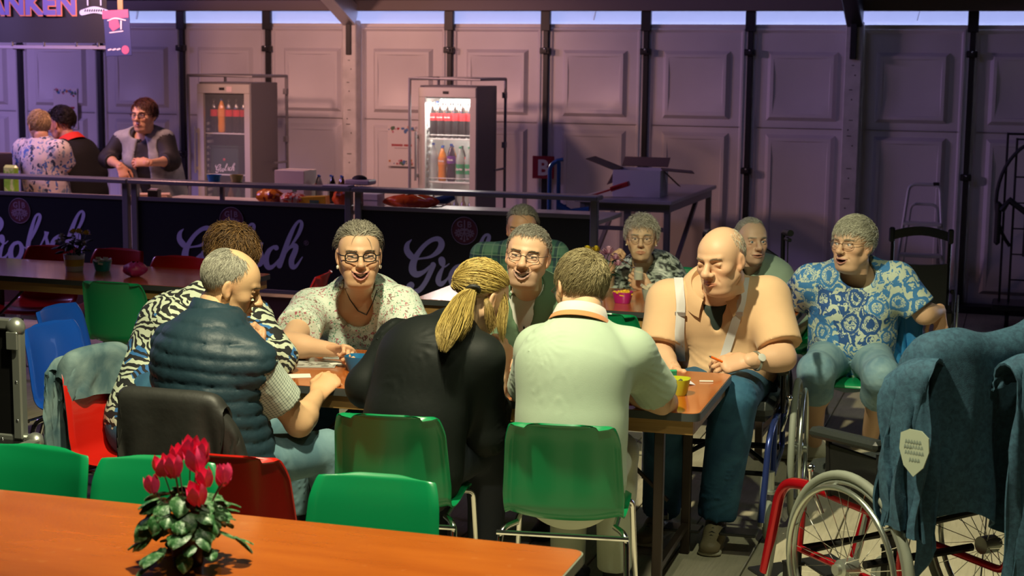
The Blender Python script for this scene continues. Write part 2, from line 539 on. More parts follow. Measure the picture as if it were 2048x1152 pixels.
for nm, c, d in (('wall_left', (-8.15, -8, 3.0), (0.06, 16.4, 6.2)), ('wall_right', (10.15, -8, 3.0), (0.06, 16.4, 6.2)), ('wall_front', (1, -16.15, 3.0), (18.4, 0.06, 6.2))):
    structure(nm, MB().box(c, d), M_ROOF)
structure('trim_gutter', MB().box((1.0, 0.02, 2.72), (18.4, 0.05, 0.34)), M_ROOF)

# ================================================================== lettering by brush strokes
def catmull(P, n=7):
    P = np.asarray(P, float); out = []
    Q = np.vstack([2*P[0]-P[1], P, 2*P[-1]-P[-2]])
    for i in range(1, len(Q)-2):
        for j in range(n):
            t = j/n
            out.append(0.5*((2*Q[i])+(-Q[i-1]+Q[i+1])*t+(2*Q[i-1]-5*Q[i]+4*Q[i+1]-Q[i+2])*t*t+(-Q[i-1]+3*Q[i]-3*Q[i+1]+Q[i+2])*t**3))
    out.append(Q[-2]); return np.array(out)
BZ = [0]
def brush(mb, P, M, z=0.002):
    BZ[0] = (BZ[0]+1) % 24; z = z+BZ[0]*6e-5
    """P: (x, y, halfwidth) control points -> flat ribbon with round ends"""
    C = catmull(P); T = np.gradient(C[:, :2], axis=0); T /= np.linalg.norm(T, axis=1, keepdims=True)+1e-9
    Nn = np.stack([-T[:, 1], T[:, 0]], 1); hw = np.maximum(C[:, 2:3], 1e-4)
    A = C[:, :2]+Nn*hw; B = C[:, :2]-Nn*hw; vs = []; fs = []
    for i_, (a, b) in enumerate(zip(A, B)):
        zz = z+1.2e-5*i_; vs += [M @ Vector((a[0], a[1], zz)), M @ Vector((b[0], b[1], zz))]
    for i in range(len(C)-1): fs.append((2*i, 2*i+1, 2*i+3, 2*i+2))
    mb.add(vs, fs)
    for q in (C[0], C[-1]):
        o = []; z += 2e-5
        for j in range(12): o.append(M @ Vector((q[0]+q[2]*cos(2*pi*j/12), q[1]+q[2]*sin(2*pi*j/12), z)))
        mb.add(o, [tuple(range(12))])
SCRIPT = [
 [(212, 372, 3), (160, 430, 26), (155, 505, 38), (205, 572, 40), (260, 600, 22), (330, 598, 11), (450, 572, 18), (545, 500, 34), (580, 420, 38), (545, 362, 32), (465, 372, 26), (370, 440, 26), (290, 540, 30), (235, 650, 42), (228, 745, 48), (275, 790, 40), (360, 760, 24), (440, 690, 14)],
 [(478, 672, 34), (430, 790, 30), (370, 905, 28), (300, 985, 30), (225, 1000, 30), (190, 950, 42), (208, 922, 40)],
 [(582, 612, 42), (592, 655, 38), (620, 690, 12), (672, 655, 6)],
 [(600, 700, 14), (560, 780, 28), (540, 860, 34), (572, 900, 32), (640, 850, 14), (700, 760, 9)],
 [(815, 672, 22), (750, 700, 24), (705, 790, 38), (715, 885, 40), (775, 905, 32), (840, 850, 30), (872, 760, 34), (852, 690, 26), (815, 668, 18)],
 [(872, 700, 8), (930, 740, 8), (1000, 640, 14), (1090, 480, 24), (1150, 340, 24), (1130, 300, 16), (1080, 340, 18), (1020, 500, 28), (970, 680, 32), (965, 790, 32), (1010, 840, 26), (1080, 790, 12)],
 [(1080, 800, 8), (1160, 680, 10), (1230, 560, 20), (1240, 530, 34), (1230, 600, 22), (1250, 700, 28), (1235, 790, 30), (1170, 820, 24)],
 [(1235, 800, 8), (1290, 780, 8), (1330, 720, 10)],
 [(1440, 590, 34), (1400, 585, 20), (1340, 640, 30), (1305, 740, 38), (1330, 830, 36), (1400, 820, 22), (1500, 710, 10)],
 [(1490, 720, 10), (1620, 580, 12), (1730, 420, 22), (1775, 300, 24), (1750, 255, 16), (1690, 310, 20), (1610, 470, 30), (1530, 680, 34), (1480, 810, 36)],
 [(1530, 700, 12), (1610, 590, 18), (1690, 560, 30), (1690, 620, 34), (1640, 740, 36), (1650, 820, 34), (1700, 810, 20), (1780, 700, 7)]]
def script_word(name, M, material, parent, s=1.0):
    mb = MB()
    for P in SCRIPT:
        brush(mb, [(x*s, -(y-(x-205)*0.03)*s, h*s) for x, y, h in P], M)
    return mb.build(name, material, parent, smooth=False)
def crest(parent, c, r, M, mdisc, mink):
    """round emblem with two letters, a sword and two roses"""
    mb = MB(); mb.lathe([(r*.93, 0.0), (r*.93, 0.003)], 40, (0, 0, 0)); d = mb
    d.v = [tuple(M @ Vector((p[0]+c[0], p[1]+c[1], p[2]))) for p in d.v]
    dobj = d.build('emblem_disc', mdisc, parent, smooth=False)
    k = MB()
    ring = [(c[0]+r*cos(2*pi*i/40), c[1]+r*sin(2*pi*i/40)) for i in range(40)]
    k.tube([M @ Vector((x, y, 0.003)) for x, y in ring], r*.03, 6, closed=True)
    k.add([M @ Vector((c[0]+x*r, c[1]+y*r, 0.0045)) for x, y in ((-.05, .78), (.05, .78), (.05, .1), (-.05, .1))], [(0, 3, 2, 1)])
    for sx in (-1, 1):
        for ring_r, n in ((.24, 8), (.12, 6)):
            for i in range(n):
                a = 2*pi*i/n; x = c[0]+sx*r*.46+r*ring_r*cos(a); y = c[1]-r*.18+r*ring_r*sin(a)
                k.add([M @ Vector((x+r*.075*cos(2*pi*j/8), y+r*.075*sin(2*pi*j/8), 0.0045)) for j in range(8)], [tuple(range(8))])
    for P in ([(-.35, .0, .05), (-.2, .14, .05), (0, .05, .07), (.2, .14, .05), (.35, .0, .05)], [(-.18, .0, .04), (0, .12, .05), (.18, .0, .04)], [(0, 0, .04), (-.25, -.6, .04)], [(0, 0, .04), (.25, -.6, .04)], [(0, 0, .04), (0, -.75, .04)], [(-.3, -.6, .06), (-.2, -.62, .06)], [(.3, -.6, .06), (.2, -.62, .06)], [(-.03, -.75, .06), (.03, -.75, .06)]):
        brush(k, [(c[0]+x*r, c[1]+y*r, h*r) for x, y, h in P], M, 0.0045)
    k.build('emblem_print', mink, parent, smooth=False)
    for ch, x in (('G', -.37), ('B', .37)):
        T = M @ Matrix.Translation((c[0]+x*r, c[1]+r*.26, 0.004))
        text_mesh('emblem_letter', ch, r*.62, T, mink, parent, 0.0005, 0.012*r, 'CENTER')

# ================================================================== the bar
M_NAVY = mat('dark_navy_board', (0.0045, 0.007, 0.012), 0.38)
M_FRAME = mat('grey_steel_frame', (0.20, 0.19, 0.215), 0.40, 0.35)
M_INK = mat('lilac_white_print', (0.42, 0.42, 0.68), 0.6)
M_INKD = mat('pale_emblem_print', (0.22, 0.15, 0.22), 0.6)
M_DISC = mat('maroon_print', (0.085, 0.008, 0.022), 0.6)
M_TOP = mat('pale_worktop', (0.55, 0.47, 0.40), 0.35, var=(5, 0.06))
bar_labels = ['dark bar front unit left of the flower-potted table, only its script word half seen', 'dark bar front unit with script word behind the curly-haired woman', 'dark bar front unit with script word between smiling woman and plaid-shirted man']
BY = -3.3
kx, kz = 0.000607, 0.000583
for i, x0 in enumerate((-2.17, -0.38, 1.41)):
    L = 1.77
    t = thing('bar_counter', bar_labels[i], 'bar', (x0, BY, 0), 0, 'bar front units')
    b = MB(); b.box((L/2, 0.0, 0.655), (L-0.10, 0.018, 0.61), bev=0.003)
    pn = b.build('front_panel', M_NAVY, t)
    f = MB()
    f.box((L/2, 0, 0.968), (L, 0.035, 0.028), bev=0.003); f.box((L/2, 0, 0.335), (L, 0.035, 0.03), bev=0.003)
    f.build('panel_frame', M_FRAME, t)
    for xx in (0.028, L-0.028):
        MB().box((xx, 0.0, 0.545), (0.05, 0.05, 1.09), bev=0.005).build('post', M_FRAME, t)
    MB().box((L/2, 0.02, 1.095), (L+0.01, 0.16, 0.032), bev=0.006).build('top_rail', M_FRAME, t)
    if i < 2:
        MB().box((L*0.42 if i else L*.25, 0.0, 1.03), (0.03, 0.03, 0.11), bev=0.003).build('rail_strut', M_FRAME, t)
    wdp = .44 if i == 0 else .66
    MB().box((L/2, 0.04+wdp/2, 0.925), (L-0.02, wdp, 0.03), bev=0.004).build('worktop', M_TOP, t)
    MB().box((L/2, 0.02, 0.16), (L-0.1, 0.02, 0.26)).build('kick_board', mat('dark_red_brown_board', (0.06, 0.02, 0.02), 0.7), t)
    Mw = wallM((0.0, -0.0095, 0.0))
    ox, oz = 1.779-1.41-110*kx, 0.682+500*kz-(500-480)*kz
    Ms = Mw @ Matrix.Translation((ox, oz+0.015, 0)) @ Matrix.Diagonal((kx, kz, 1, 1))
    script_word('script_lettering', Ms, M_INK, pn)
    text_mesh('registered_mark', '®', 0.05, Mw @ Matrix.Translation((ox+1800*kx, oz-480*kz, 0.002)), M_INKD, pn, 0.0004)
    crest(pn, (0.822, 0.838), 0.094, Mw, M_DISC, M_INKD)
# end counter beside the bar
t = thing('side_counter', 'grey steel counter with pale top carrying the opened white carton', 'counter', (3.08, -1.35, 0))
MB().box((0, 0, 0.985), (0.74, 1.75, 0.03), bev=0.005).build('worktop', mat('grey_lilac_worktop', (0.40, 0.37, 0.42), 0.35), t)
for sx in (-1, 1):
    for sy in (-1, 1):
        MB().box((sx*.32, sy*.8, .485), (0.045, 0.045, 0.97), bev=0.004).build('leg', M_FRAME, t)
    b = MB(); b.box((sx*.32, 0, .94), (0.04, 1.6, 0.06)); b.box((sx*.32, 0, .30), (0.035, 1.6, 0.035)); b.bar((sx*.32, -.78, .32), (sx*.32, .3, .93), 0.03); b.build('side_frame', M_FRAME, t)
b = MB(); b.box((0, -.8, .94), (0.64, 0.04, 0.06)); b.box((0, -.8, .78), (0.64, 0.03, 0.03)); b.box((0.02, -.8, .62), (0.05, 0.03, 0.66)); b.build('front_frame', M_FRAME, t)
# opened carton on it
t = thing('carton', 'opened white carton with brown inner flaps on the steel side counter', 'box', (3.10, -1.75, 1.0), 0.06)
MC = mat('white_carton', (0.62, 0.60, 0.66), 0.7); MCI = mat('brown_carton_inside', (0.17, 0.11, 0.09), 0.8)
b = MB()
for c, d in (((0, -.18, .10), (.36, .006, .20)), ((0, .18, .10), (.36, .006, .20)), ((-.18, 0, .10), (.006, .36, .20)), ((.18, 0, .10), (.006, .36, .20)), ((0, 0, .003), (.36, .36, .006))): b.box(c, d)
b.build('carton_body', MC, t, smooth=False)
for c, d, r in (((-.28, 0, .235), (.24, .36, .006), (0, .35, 0)), ((.285, -.03, .195), (.24, .30, .006), (0, .08, .2)), ((.24, .0, .13), (.16, .10, .006), (0, .75, 0.3)), ((0, .24, .24), (.36, .13, .006), (.5, 0, 0)), ((-.22, .0, .12), (.09, .2, .006), (0, -1.1, 0))):
    MB().box(c, d, Euler(r)).build('flap', MCI, t, smooth=False)
# red wedge on the rail end and blue hand truck
t = thing('red_tray', 'small red plastic tray tilted on the steel side counter', 'tray', (2.92, -2.08, 1.001), 0.1)
b = MB(); b.bar((-.14, 0, .0), (.12, 0, .09), .10, .012); b.box((.10, 0, .085), (.14, .10, .035), Euler((0, -.33, 0)), .004); b.build('tray_body', mat('red_plastic_matte', (0.42, 0.02, 0.02), 0.5), t)
MB().bar((-.16, 0, -.001), (-.05, 0, .03), .02, .012).build('handle', M_POLE, t)
t = thing('hand_truck', 'blue tubular hand truck leaning behind the end of the bar', 'hand truck', (2.58, -2.38, 0), 0.15)
MBL = mat('blue_lacquered_steel', (0.02, 0.09, 0.28), 0.3, 0.2)
b = MB(); b.tube(rounded([(-.02, 0, .12), (-.02, .02, 1.24), (.045, .03, 1.29), (.045, .03, .9)], .05), .016, 8); b.tube(rounded([(.08, .02, 1.29), (.03, .02, 1.28)], .02), .014, 8); b.build('handle_frame', MBL, t)
b = MB(); b.tube([(.05, .0, .95), (.14, 0, .90), (.28, 0, .92)], .03, 8); b.tube([(.09, .1, .12), (.08, .12, .95)], .014, 8); b.build('frame_tube', MBL, t)
b = MB(); b.tube([(-.1, .06, .11), (.22, .06, .11)], .012, 8); b.box((.06, -.1, .012), (.36, .22, .008)); b.build('toe_plate', MBL, t)
for x in (-.12, .24):
    b = MB(); b.tube([(x-.02, .06, .11), (x+.02, .06, .11)], .11, 20); b.build('wheel', M_POLE, t)
# B sign on a wall pole
t = thing('sign_board', 'square red sign with a white letter B on a wall pole', 'sign', (2*PW+0.03, -0.13, 1.08))
MB().box((0, 0, 0), (0.20, 0.012, 0.20), bev=0.004).build('board', mat('sign_red', (0.30, 0.012, 0.03), 0.45), t)
text_mesh('letter', 'B', 0.19, wallM((0, -0.008, -0.066)), mat('sign_white', (0.75, 0.72, 0.74), 0.5), t, 0.001, 0.006, 'CENTER')

# posters on the wall
def poster(loc, label, w, h, seed):
    t = thing('poster', label, 'poster', loc)
    MB().box((0, 0, 0), (w, 0.003, h)).build('sheet', mat('poster_paper', (0.72, 0.66, 0.68), 0.5), t)
    cols = [mat('print_red', (0.40, 0.02, 0.03), .6), mat('print_blue', (0.08, 0.17, 0.40), .6), mat('print_orange', (0.55, 0.20, 0.05), .6), mat('print_green', (0.08, 0.16, 0.10), .6), mat('print_pink', (0.55, 0.22, 0.30), .6)]
    rr = random.Random(seed); mbs = [MB() for _ in cols]
    for k in range(44):
        top = k < 26
        x = rr.uniform(-.46, .46)*w; z = (.46-abs(rr.gauss(0, .05))-(max(0, x/w)*.22*rr.random()))*h if top else (-.46+abs(rr.gauss(0, .06))+(max(0, -x/w)*.16*rr.random()))*h
        ci = 1 if (top and 0 < x < .4*w and rr.random() < .55) else rr.randrange(5)
        r = rr.uniform(.02, .055)*w*1.3; n = rr.randrange(5, 8); a0 = rr.random()*6
        mbs[ci].add([(x+r*rr.uniform(.6, 1.2)*cos(a0+2*pi*j/n), -0.0022-0.00008*k, z+r*rr.uniform(.6, 1.2)*sin(a0+2*pi*j/n)) for j in range(n)], [tuple(range(n))])
    for m_, c in zip(mbs, cols): m_.build('printed_confetti', c, t, smooth=False)['kind'] = 'stuff'
    b = MB(); x = -.36*w
    while x < .36*w:
        ww = rr.uniform(.035, .06)*w
        if abs(x-0.03*w) > .03*w: b.box((x+ww/2, -0.003, 0.02*h), (ww*.86, 0.001, .05*h*rr.uniform(.85, 1.1)))
        x += ww
    b.build('headline', cols[0], t, smooth=False)['kind'] = 'stuff'
    MB().box((0, -0.003, -.055*h), (.5*w, 0.001, .012*h)).build('subline', mat('print_grey', (.3, .22, .25), .6), t, smooth=False)
pc = atY(803, 292, -0.05)
poster(tuple(pc), 'white poster with coloured confetti print beside the lit fridge', 0.27, 0.37, 3)
pc = atY(131, 217, -0.05)
poster(tuple(pc), 'white poster with coloured confetti print behind the dark-haired customer', 0.27, 0.40, 5)

# ================================================================== banner over the bar
t = thing('bar_banner', 'black overhead banner with big violet lettering at upper left', 'banner', (-2.2, -2.4, 2.05))
b = MB(); G = [[(-1.2+2.28*i/24, 0.008*sin(i*1.1)+0.01*sin(j*.6+i*.4), 0.06+0.85*j/8) for j in range(9)] for i in range(25)]
b.sheet(G, 0.004); cl = b.build('cloth', mat('black_banner_cloth', (0.008, 0.008, 0.013), 0.6), t)
MB().box((-.06, 0, 0.025), (2.30, 0.03, 0.03), bev=0.004).build('hem_rail', mat('rail_violet_alu', (0.45, 0.42, 0.50), 0.35, 0.6), t)
for x in (-.05, .2, .5, .8, 1.0): MB().box((x, -.012, .05), (0.018, 0.02, 0.035), bev=.003).build('banner_clip', M_CLIP, t)
MV = mat('violet_print', (0.12, 0.10, 0.42), 0.5); MO = mat('orange_outline_print', (0.62, 0.20, 0.08), 0.5)
Mt = wallM((0.813, -0.016, 0.290))
text_mesh('letter_outline', 'DRANKEN', 0.25, Mt @ Matrix.Translation((0.004, -0.003, -.002)), MO, cl, 0.0008, 0.016, 'RIGHT')
text_mesh('lettering', 'DRANKEN', 0.25, Mt, MV, cl, 0.0012, 0.009, 'RIGHT')
b = MB(); Ml = wallM((0.98, -0.019, 0.30))
brush(b, [(-.115, .0, .022), (0, .022, .026), (.115, .0, .022)], Ml); brush(b, [(-.06, .06, .006), (-.06, .12, .006)], Ml); brush(b, [(.06, .06, .006), (.06, .12, .006)], Ml)
b.build('ribbon_logo', mat('pale_blue_print', (0.45, 0.55, 0.85), .5), cl, smooth=False)
b = MB()
for k in range(9): brush(b, [(-.085+.021*k, .012+.0, .006), (-.080+.021*k, .022, .005)], Ml, .004)
b.build('logo_marks', M_NAVY, cl, smooth=False)['kind'] = 'stuff'
# hanging menu card
t = thing('price_card', 'dark blue card with pink print hanging from the banner corner', 'poster', (-0.99, -2.46, 2.02), 0.0)
b = MB(); b.box((0, 0, .17), (0.235, 0.006, 0.36), Euler((0, -0.05, 0)), .003); cd_ = b.build('card', mat('card_navy', (0.03, 0.04, 0.16), 0.5), t)
MPK = mat('card_pink', (0.50, 0.10, 0.24), .5)
Mc = wallM((-.008, -.004, .17), (1, 0, .05), (-.05, 0, 1))
b = MB(); b.add([Mc @ Vector(q) for q in ((-.116, .178, .001), (.116, .178, .001), (.116, .115, .001), (-.116, .115, .001))], [(0, 3, 2, 1)])
b.build('card_header', MPK, cd_, smooth=False); b = MB(); b.add([Mc @ Vector((.07+.034*cos(2*pi*j/16), -.135+.034*sin(2*pi*j/16), .001)) for j in range(16)], [tuple(range(16))])
b.build('card_dot', MPK, cd_, smooth=False); b = MB(); b.add([Mc @ Vector((-.01+.05*x, .06+.05*y, .001)) for x, y in ((-1, .8), (.6, 1), (.9, -.3), (-.4, -.9), (-1, -.2))], [(0, 1, 2, 3, 4)]); b.build('card_print', MPK, cd_, smooth=False)
b = MB()
brush(b, [(-.07, .10, .004), (0, .115, .005), (.09, .095, .004)], Mc, .002); brush(b, [(.05, .09, .006), (.045, .03, .006)], Mc, .002); brush(b, [(-.06, .005, .004), (.06, .012, .004)], Mc, .002)
for x in (-.07, -.03, .01): brush(b, [(x-.012, -.13, .006), (x+.012, -.125, .006)], Mc, .002)
b.build('card_lettering', mat('card_white', (.7, .65, .8), .5), cd_, smooth=False)['kind'] = 'stuff'
MB().box((.03, 0, .40), (.05, .008, .10), bev=.003).build('card_hanger', mat('hanger_brass', (.5, .35, .15), .4, .6), t)
# ================================================================== fridges and bottles
M_FR = mat('fridge_silver', (0.50, 0.47, 0.45), 0.38, 0.25)
M_FRS = mat('fridge_side_grey', (0.14, 0.13, 0.15), 0.45, 0.2)
M_IN = mat('fridge_white_liner', (0.85, 0.85, 0.83), 0.4)
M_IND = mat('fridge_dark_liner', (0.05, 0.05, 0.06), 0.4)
M_WIRE = mat('white_wire', (0.75, 0.75, 0.72), 0.35, 0.1)
M_GLASS = mat('door_glass', (0.75, 0.8, 0.85), 0.03, alpha=0.06, spec=0.35)
M_TUBEL = mat('lamp_tube_glow', (1, 1, 1), 0.5, emit=((1.0, 0.97, 0.86), 9.0))
def liquid(nm, c): return mat(nm, c, 0.12, coat=0.4)
BODY = {'cola': liquid('cola_brown', (0.012, 0.006, 0.004)), 'orange': liquid('orange_drink', (0.75, 0.27, 0.01)), 'water': mat('clear_plastic', (0.55, 0.6, 0.6), 0.1, alpha=0.45), 'purple': liquid('dark_berry', (0.03, 0.012, 0.03)), 'lime': mat('lime_clear', (0.45, 0.58, 0.5), 0.1, alpha=0.7), 'beer': liquid('beer_green', (0.012, 0.03, 0.01)), 'yellow': liquid('amber_glass', (0.10, 0.05, 0.01))}
LAB = {'cola': mat('label_red', (0.62, 0.015, 0.02), .4), 'orange': mat('label_orange', (0.8, 0.3, 0.06), .4), 'purple': mat('label_purple', (0.16, 0.03, 0.30), .4), 'lime': mat('label_green', (0.02, 0.36, 0.12), .4), 'beer': mat('label_pale', (0.5, 0.47, 0.4), .5), 'yellow': mat('label_yellow', (0.75, 0.50, 0.03), .5), 'water': mat('label_clear', (0.55, 0.6, 0.65), .3, alpha=0.4)}
CAP = {'cola': mat('cap_black', (0.02, 0.02, 0.02), .4), 'orange': mat('cap_blue', (0.02, 0.09, 0.40), .4), 'water': mat('cap_blue', (0.02, 0.09, 0.40), .4), 'purple': mat('cap_blue', (0.02, 0.09, 0.40), .4), 'lime': mat('cap_green', (0.04, 0.38, 0.18), .4), 'beer': mat('cap_gold', (0.5, 0.36, 0.12), .35, .7), 'yellow': mat('cap_gold', (0.5, 0.36, 0.12), .35, .7)}
M_LTX = mat('label_white_print', (0.8, 0.78, 0.75), .5)
BP = {}
def bottle(kind, loc, label, h=0.30, r=0.042, group='bottles in the lit fridge', text=None, small=False, capcol=None):
    key = (kind, h, r, text, small, capcol)
    if key not in BP:
        t = thing('bottle', label, 'bottle', loc, 0, group)
        if small: pr = [(r*.9, 0), (r, .01), (r, h*.55), (r*.85, h*.64), (r*.36, h*.78), (r*.33, h*.95), (r*.34, h*.96)]
        else: pr = [(r*.8, 0), (r*.97, .012), (r, h*.18), (r*.93, h*.34), (r, h*.46), (r*1.0, h*.62), (r*.82, h*.76), (r*.40, h*.90), (r*.30, h*.93), (r*.30, h*.96)]
        MB().lathe(pr, 14).build('bottle_body', BODY[kind], t)
        lo, hi = (h*.22, h*.46) if small else ((h*.22, h*.50) if kind == 'lime' else (h*.48, h*.68))
        MB().lathe([(r*1.012, lo), (r*1.015, hi)], 14, cap=False).build('label_band', LAB[kind], t)
        MB().lathe([(r*.36, h*.945), (r*.37, h*.99), (r*.30, h)], 12).build('bottle_cap', CAP[capcol or kind], t)
        if text:
            text_mesh('label_lettering', text, r*(.62 if len(text) < 8 else .38), wallM((0, -r*1.03, (lo+hi)/2-r*.2)), M_LTX, t, 0.0006, 0.001, 'CENTER', 0.3)
        BP[key] = t
        return t
    t = copy_tree(BP[key]); t.location = loc; tag(t, label, 'bottle', group)
    return t

def fridge(x, label, lit):
    FW, FD, FH = 0.50, 0.50, 1.80
    t = thing('display_fridge', label, 'fridge', (x, -1.30, 0))       # origin: front left corner
    b = MB(); th = 0.03
    b.box((th/2, FD/2, FH/2), (th, FD, FH), bev=.004); b.box((FW-th/2, FD/2, FH/2), (th, FD, FH), bev=.004)
    b.box((FW/2, FD/2, FH-0.05), (FW-2*th, FD, 0.10)); b.box((FW/2, FD/2, 0.07), (FW-2*th, FD, 0.14)); b.box((FW/2, FD-th/2, FH/2), (FW-2*th, th, FH-.1))
    b.build('cabinet', M_FRS, t)
    li = MB(); e = .004
    li.box((th+e, FD/2, .93), (e, FD-.07, 1.58)); li.box((FW-th-e, FD/2, .93), (e, FD-.07, 1.58)); li.box((FW/2, FD-th-e, .93), (FW-2*th, e, 1.58)); li.box((FW/2, FD/2, 1.697), (FW-2*th, FD-.07, e)); li.box((FW/2, FD/2, .145), (FW-2*th, FD-.07, e))
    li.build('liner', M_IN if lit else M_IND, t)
    d = MB(); y = -0.022
    d.box((0.03, y, .9475), (0.06, 0.034, 1.515)); d.box((FW-0.025, y, .9475), (0.05, 0.034, 1.515)); d.box((FW/2, y, 1.745), (FW, 0.035, 0.08), bev=.004); d.box((FW/2, y, .15), (FW, 0.035, 0.08), bev=.004)
    dr = d.build('door', M_FR, t)
    MB().box((FW/2, y, .95), (FW-.10, 0.006, 1.55)).build('glass', M_GLASS, dr)
    h = MB(); h.tube([(-.012, y-.045, 1.02), (-.012, y-.045, 1.42)], .011, 8); h.box((-.004, y-.03, 1.06), (.014, .03, .03)); h.box((-.004, y-.03, 1.38), (.014, .03, .03)); h.build('handle', M_ALU, dr)
    MB().box((FW*.48, y-.019, 1.745), (.05, .004, .022)).build('badge', M_POLE, dr)
    if not lit: MB().box((FW*.62, y-.019, 1.742), (.05, .003, .045)).build('sticker', mat('sticker_pink', (.65, .5, .52), .5), dr)
    for z in (0.66, 1.005, 1.36):
        s = MB(); s.tube([(th+.01, .03, z), (FW-th-.01, .03, z)], .006, 6); s.tube([(th+.01, FD-.06, z), (FW-th-.01, FD-.06, z)], .004, 6)
        for k in range(14): s.tube([(th+.02+k*(FW-2*th-.04)/13, .03, z), (th+.02+k*(FW-2*th-.04)/13, FD-.06, z)], .0022, 5)
        if lit: s.tube(rounded([(th+.03, .03, z), (th+.03, .03, z+.035), (FW-th-.03, .03, z+.035), (FW-th-.03, .03, z)], .012), .003, 6)
        s.build('shelf', M_WIRE, t)
    rk = MB()
    for k in range(22): rk.box((th+.016, .10, .35+k*.052), (.02, .10, .026), bev=.005)
    rk.build('shelf_rack', M_WIRE if lit else mat('rack_grey', (.4, .4, .4), .5), t)
    if lit:
        MB().tube([(th+.13, .06, 1.675), (FW-th-.02, .06, 1.675)], .014, 8).build('lamp_tube', M_TUBEL, t)
        l = bpy.data.lights.new('fridge_lamp', 'AREA'); l.energy = 22; l.color = (1.0, .96, .86); l.shape = 'RECTANGLE'; l.size = FW-.12; l.size_y = .10
        lo = bpy.data.objects.new('fridge_lamp', l); COL.objects.link(lo); lo.parent = t; lo.location = (FW/2, .09, 1.66); lo.rotation_euler = (0, 0, 0)
    # transport cage
    c = thing('transport_cage', 'grey steel tube cage standing around the %s fridge' % ('lit' if lit else 'unlit'), 'cage', (x, -1.30, 0))
    x0, x1, y0, y1, H = -.055, FW+.05, -.09, FD+.08, 1.855
    for (a, b2) in ((x0, y0), (x1, y0), (x0, y1), (x1, y1)):
        if (a, b2) == (x1, y0): continue
        MB().tube([(a, b2, 0), (a, b2, H)], .013, 8).build('upright', M_FRAME, c)
    tb = MB(); tb.tube([(x0, y0, H), (x1, y0, H), (x1, y1, H), (x0, y1, H)], .013, 8, closed=True); tb.build('top_frame', M_FRAME, c)
    MB().tube([(x1, y1-.01, 1.1), (x1, y0+.4, 1.1)], .010, 8).build('side_rail', M_FRAME, c); MB().tube([(x0, y1, .5), (x1, y1, .5)], .010, 8).build('back_rail', M_FRAME, c)
    for z in (1.72, 1.30): MB().box((x1, y1-.02, z), (.03, .05, .05)).build('hinge', M_FRAME, c)
    return t
FR1, FR2 = 1.12, -0.92
fridge(FR1, 'lit glass-door fridge full of soda bottles behind the bar', True)
fridge(FR2, 'unlit glass-door fridge with a dark green beer crate inside', False)
pos = ['farthest left', 'second from left', 'third from left', 'third from right', 'second from right', 'farthest right']
for k in range(6):
    bottle('cola', (FR1+.085+k*.066, -1.22, 1.368), 'cola bottle with red label on the lit fridge top shelf, %s' % pos[k], .30, .031, text='Coca-Cola' if k < 3 else None)
for k in range(6):
    bottle('cola', (FR1+.085+k*.066, -1.12, 1.368), 'cola bottle in the back row of the lit fridge top shelf, %s' % pos[k], .30, .031, 'back-row cola bottles in the lit fridge', capcol='orange' if k < 2 else None)
for k, (kd, lb, h, tx) in enumerate((('water', 'clear water bottle with blue cap in the lit fridge', .315, None), ('orange', 'orange soda bottle in the middle of the lit fridge', .29, 'Fanta'), ('purple', 'dark soda bottle with purple label in the lit fridge', .31, 'Fanta'), ('lime', 'green-labelled lemon soda bottle beside the purple-labelled one in the lit fridge', .29, 'Sprite'), ('lime', 'green-labelled lemon soda bottle at the right door edge of the lit fridge', .29, 'Sprite'))):
    bottle(kd, (FR1+.09+k*.079, -1.22, 1.013), lb, h, .037, text=tx)
for k in range(4): bottle(('water', 'orange', 'cola', 'lime')[k], (FR1+.13+k*.085, -1.10, 1.013), 'soda bottle in the back row of the lit fridge middle shelf, %s' % ('clear', 'orange', 'dark', 'green-labelled')[k], .29, .036)
for k in range(6):
    kd = ('beer', 'beer', 'yellow', 'beer', 'yellow', 'beer')[k]
    bottle(kd, (FR1+.085+k*.066, -1.20, .668), 'small %s bottle on the low shelf of the lit fridge, %s' % ('green beer' if kd == 'beer' else 'yellow-labelled', pos[k]), .24, .029, small=True)
for k in range(5):
    kd = ('cola', 'orange', 'cola', 'cola', 'cola')[k]
    bottle(kd, (FR2+.10+k*.072, -1.22, 1.368), ('orange soda bottle on the unlit fridge top shelf' if kd == 'orange' else 'cola bottle on the unlit fridge top shelf, %s' % ('left of the orange one', '', 'right next to the orange one', 'second right of the orange one', 'at the door edge')[k]), .29, .034, 'bottles in the unlit fridge')
for k in range(5):
    bottle('beer' if k != 2 else 'yellow', (FR2+.10+k*.075, -1.22, .668), 'beer bottle on the low shelf of the unlit fridge, %s' % pos[k if k < 3 else k+1], .27, .030, 'bottles in the unlit fridge', small=True)
# beer crate
t = thing('beer_crate', 'dark green plastic beer crate on the unlit fridge shelf', 'crate', (FR2+.22, -1.13, 1.012))
MCR = mat('crate_green', (0.012, 0.035, 0.022), 0.4)
b = MB(); b.box((0, -.14, .12), (.27, .012, .24), bev=.004); b.box((0, .14, .12), (.27, .012, .24), bev=.004); b.box((-.13, 0, .12), (.012, .28, .24), bev=.004); b.box((.13, 0, .12), (.012, .28, .24), bev=.004); b.box((0, 0, .01), (.27, .28, .02)); b.build('crate_body', MCR, t)
MB().tube([(-.14, -.147, .235), (.14, -.147, .235)], .010, 6).build('crate_rim', MCR, t)
Mw = wallM((-.10, -.148, .12)) @ Matrix.Diagonal((.000115, .00011, 1, 1))
script_word('script_lettering', Mw, mat('crate_print', (.62, .60, .58), .6), t)
b = MB(); b.ell((0, -.148, .125), (.012, .002, .012), 12, 6); b.build('crate_dot', mat('crate_red', (.4, .05, .05), .6), t)

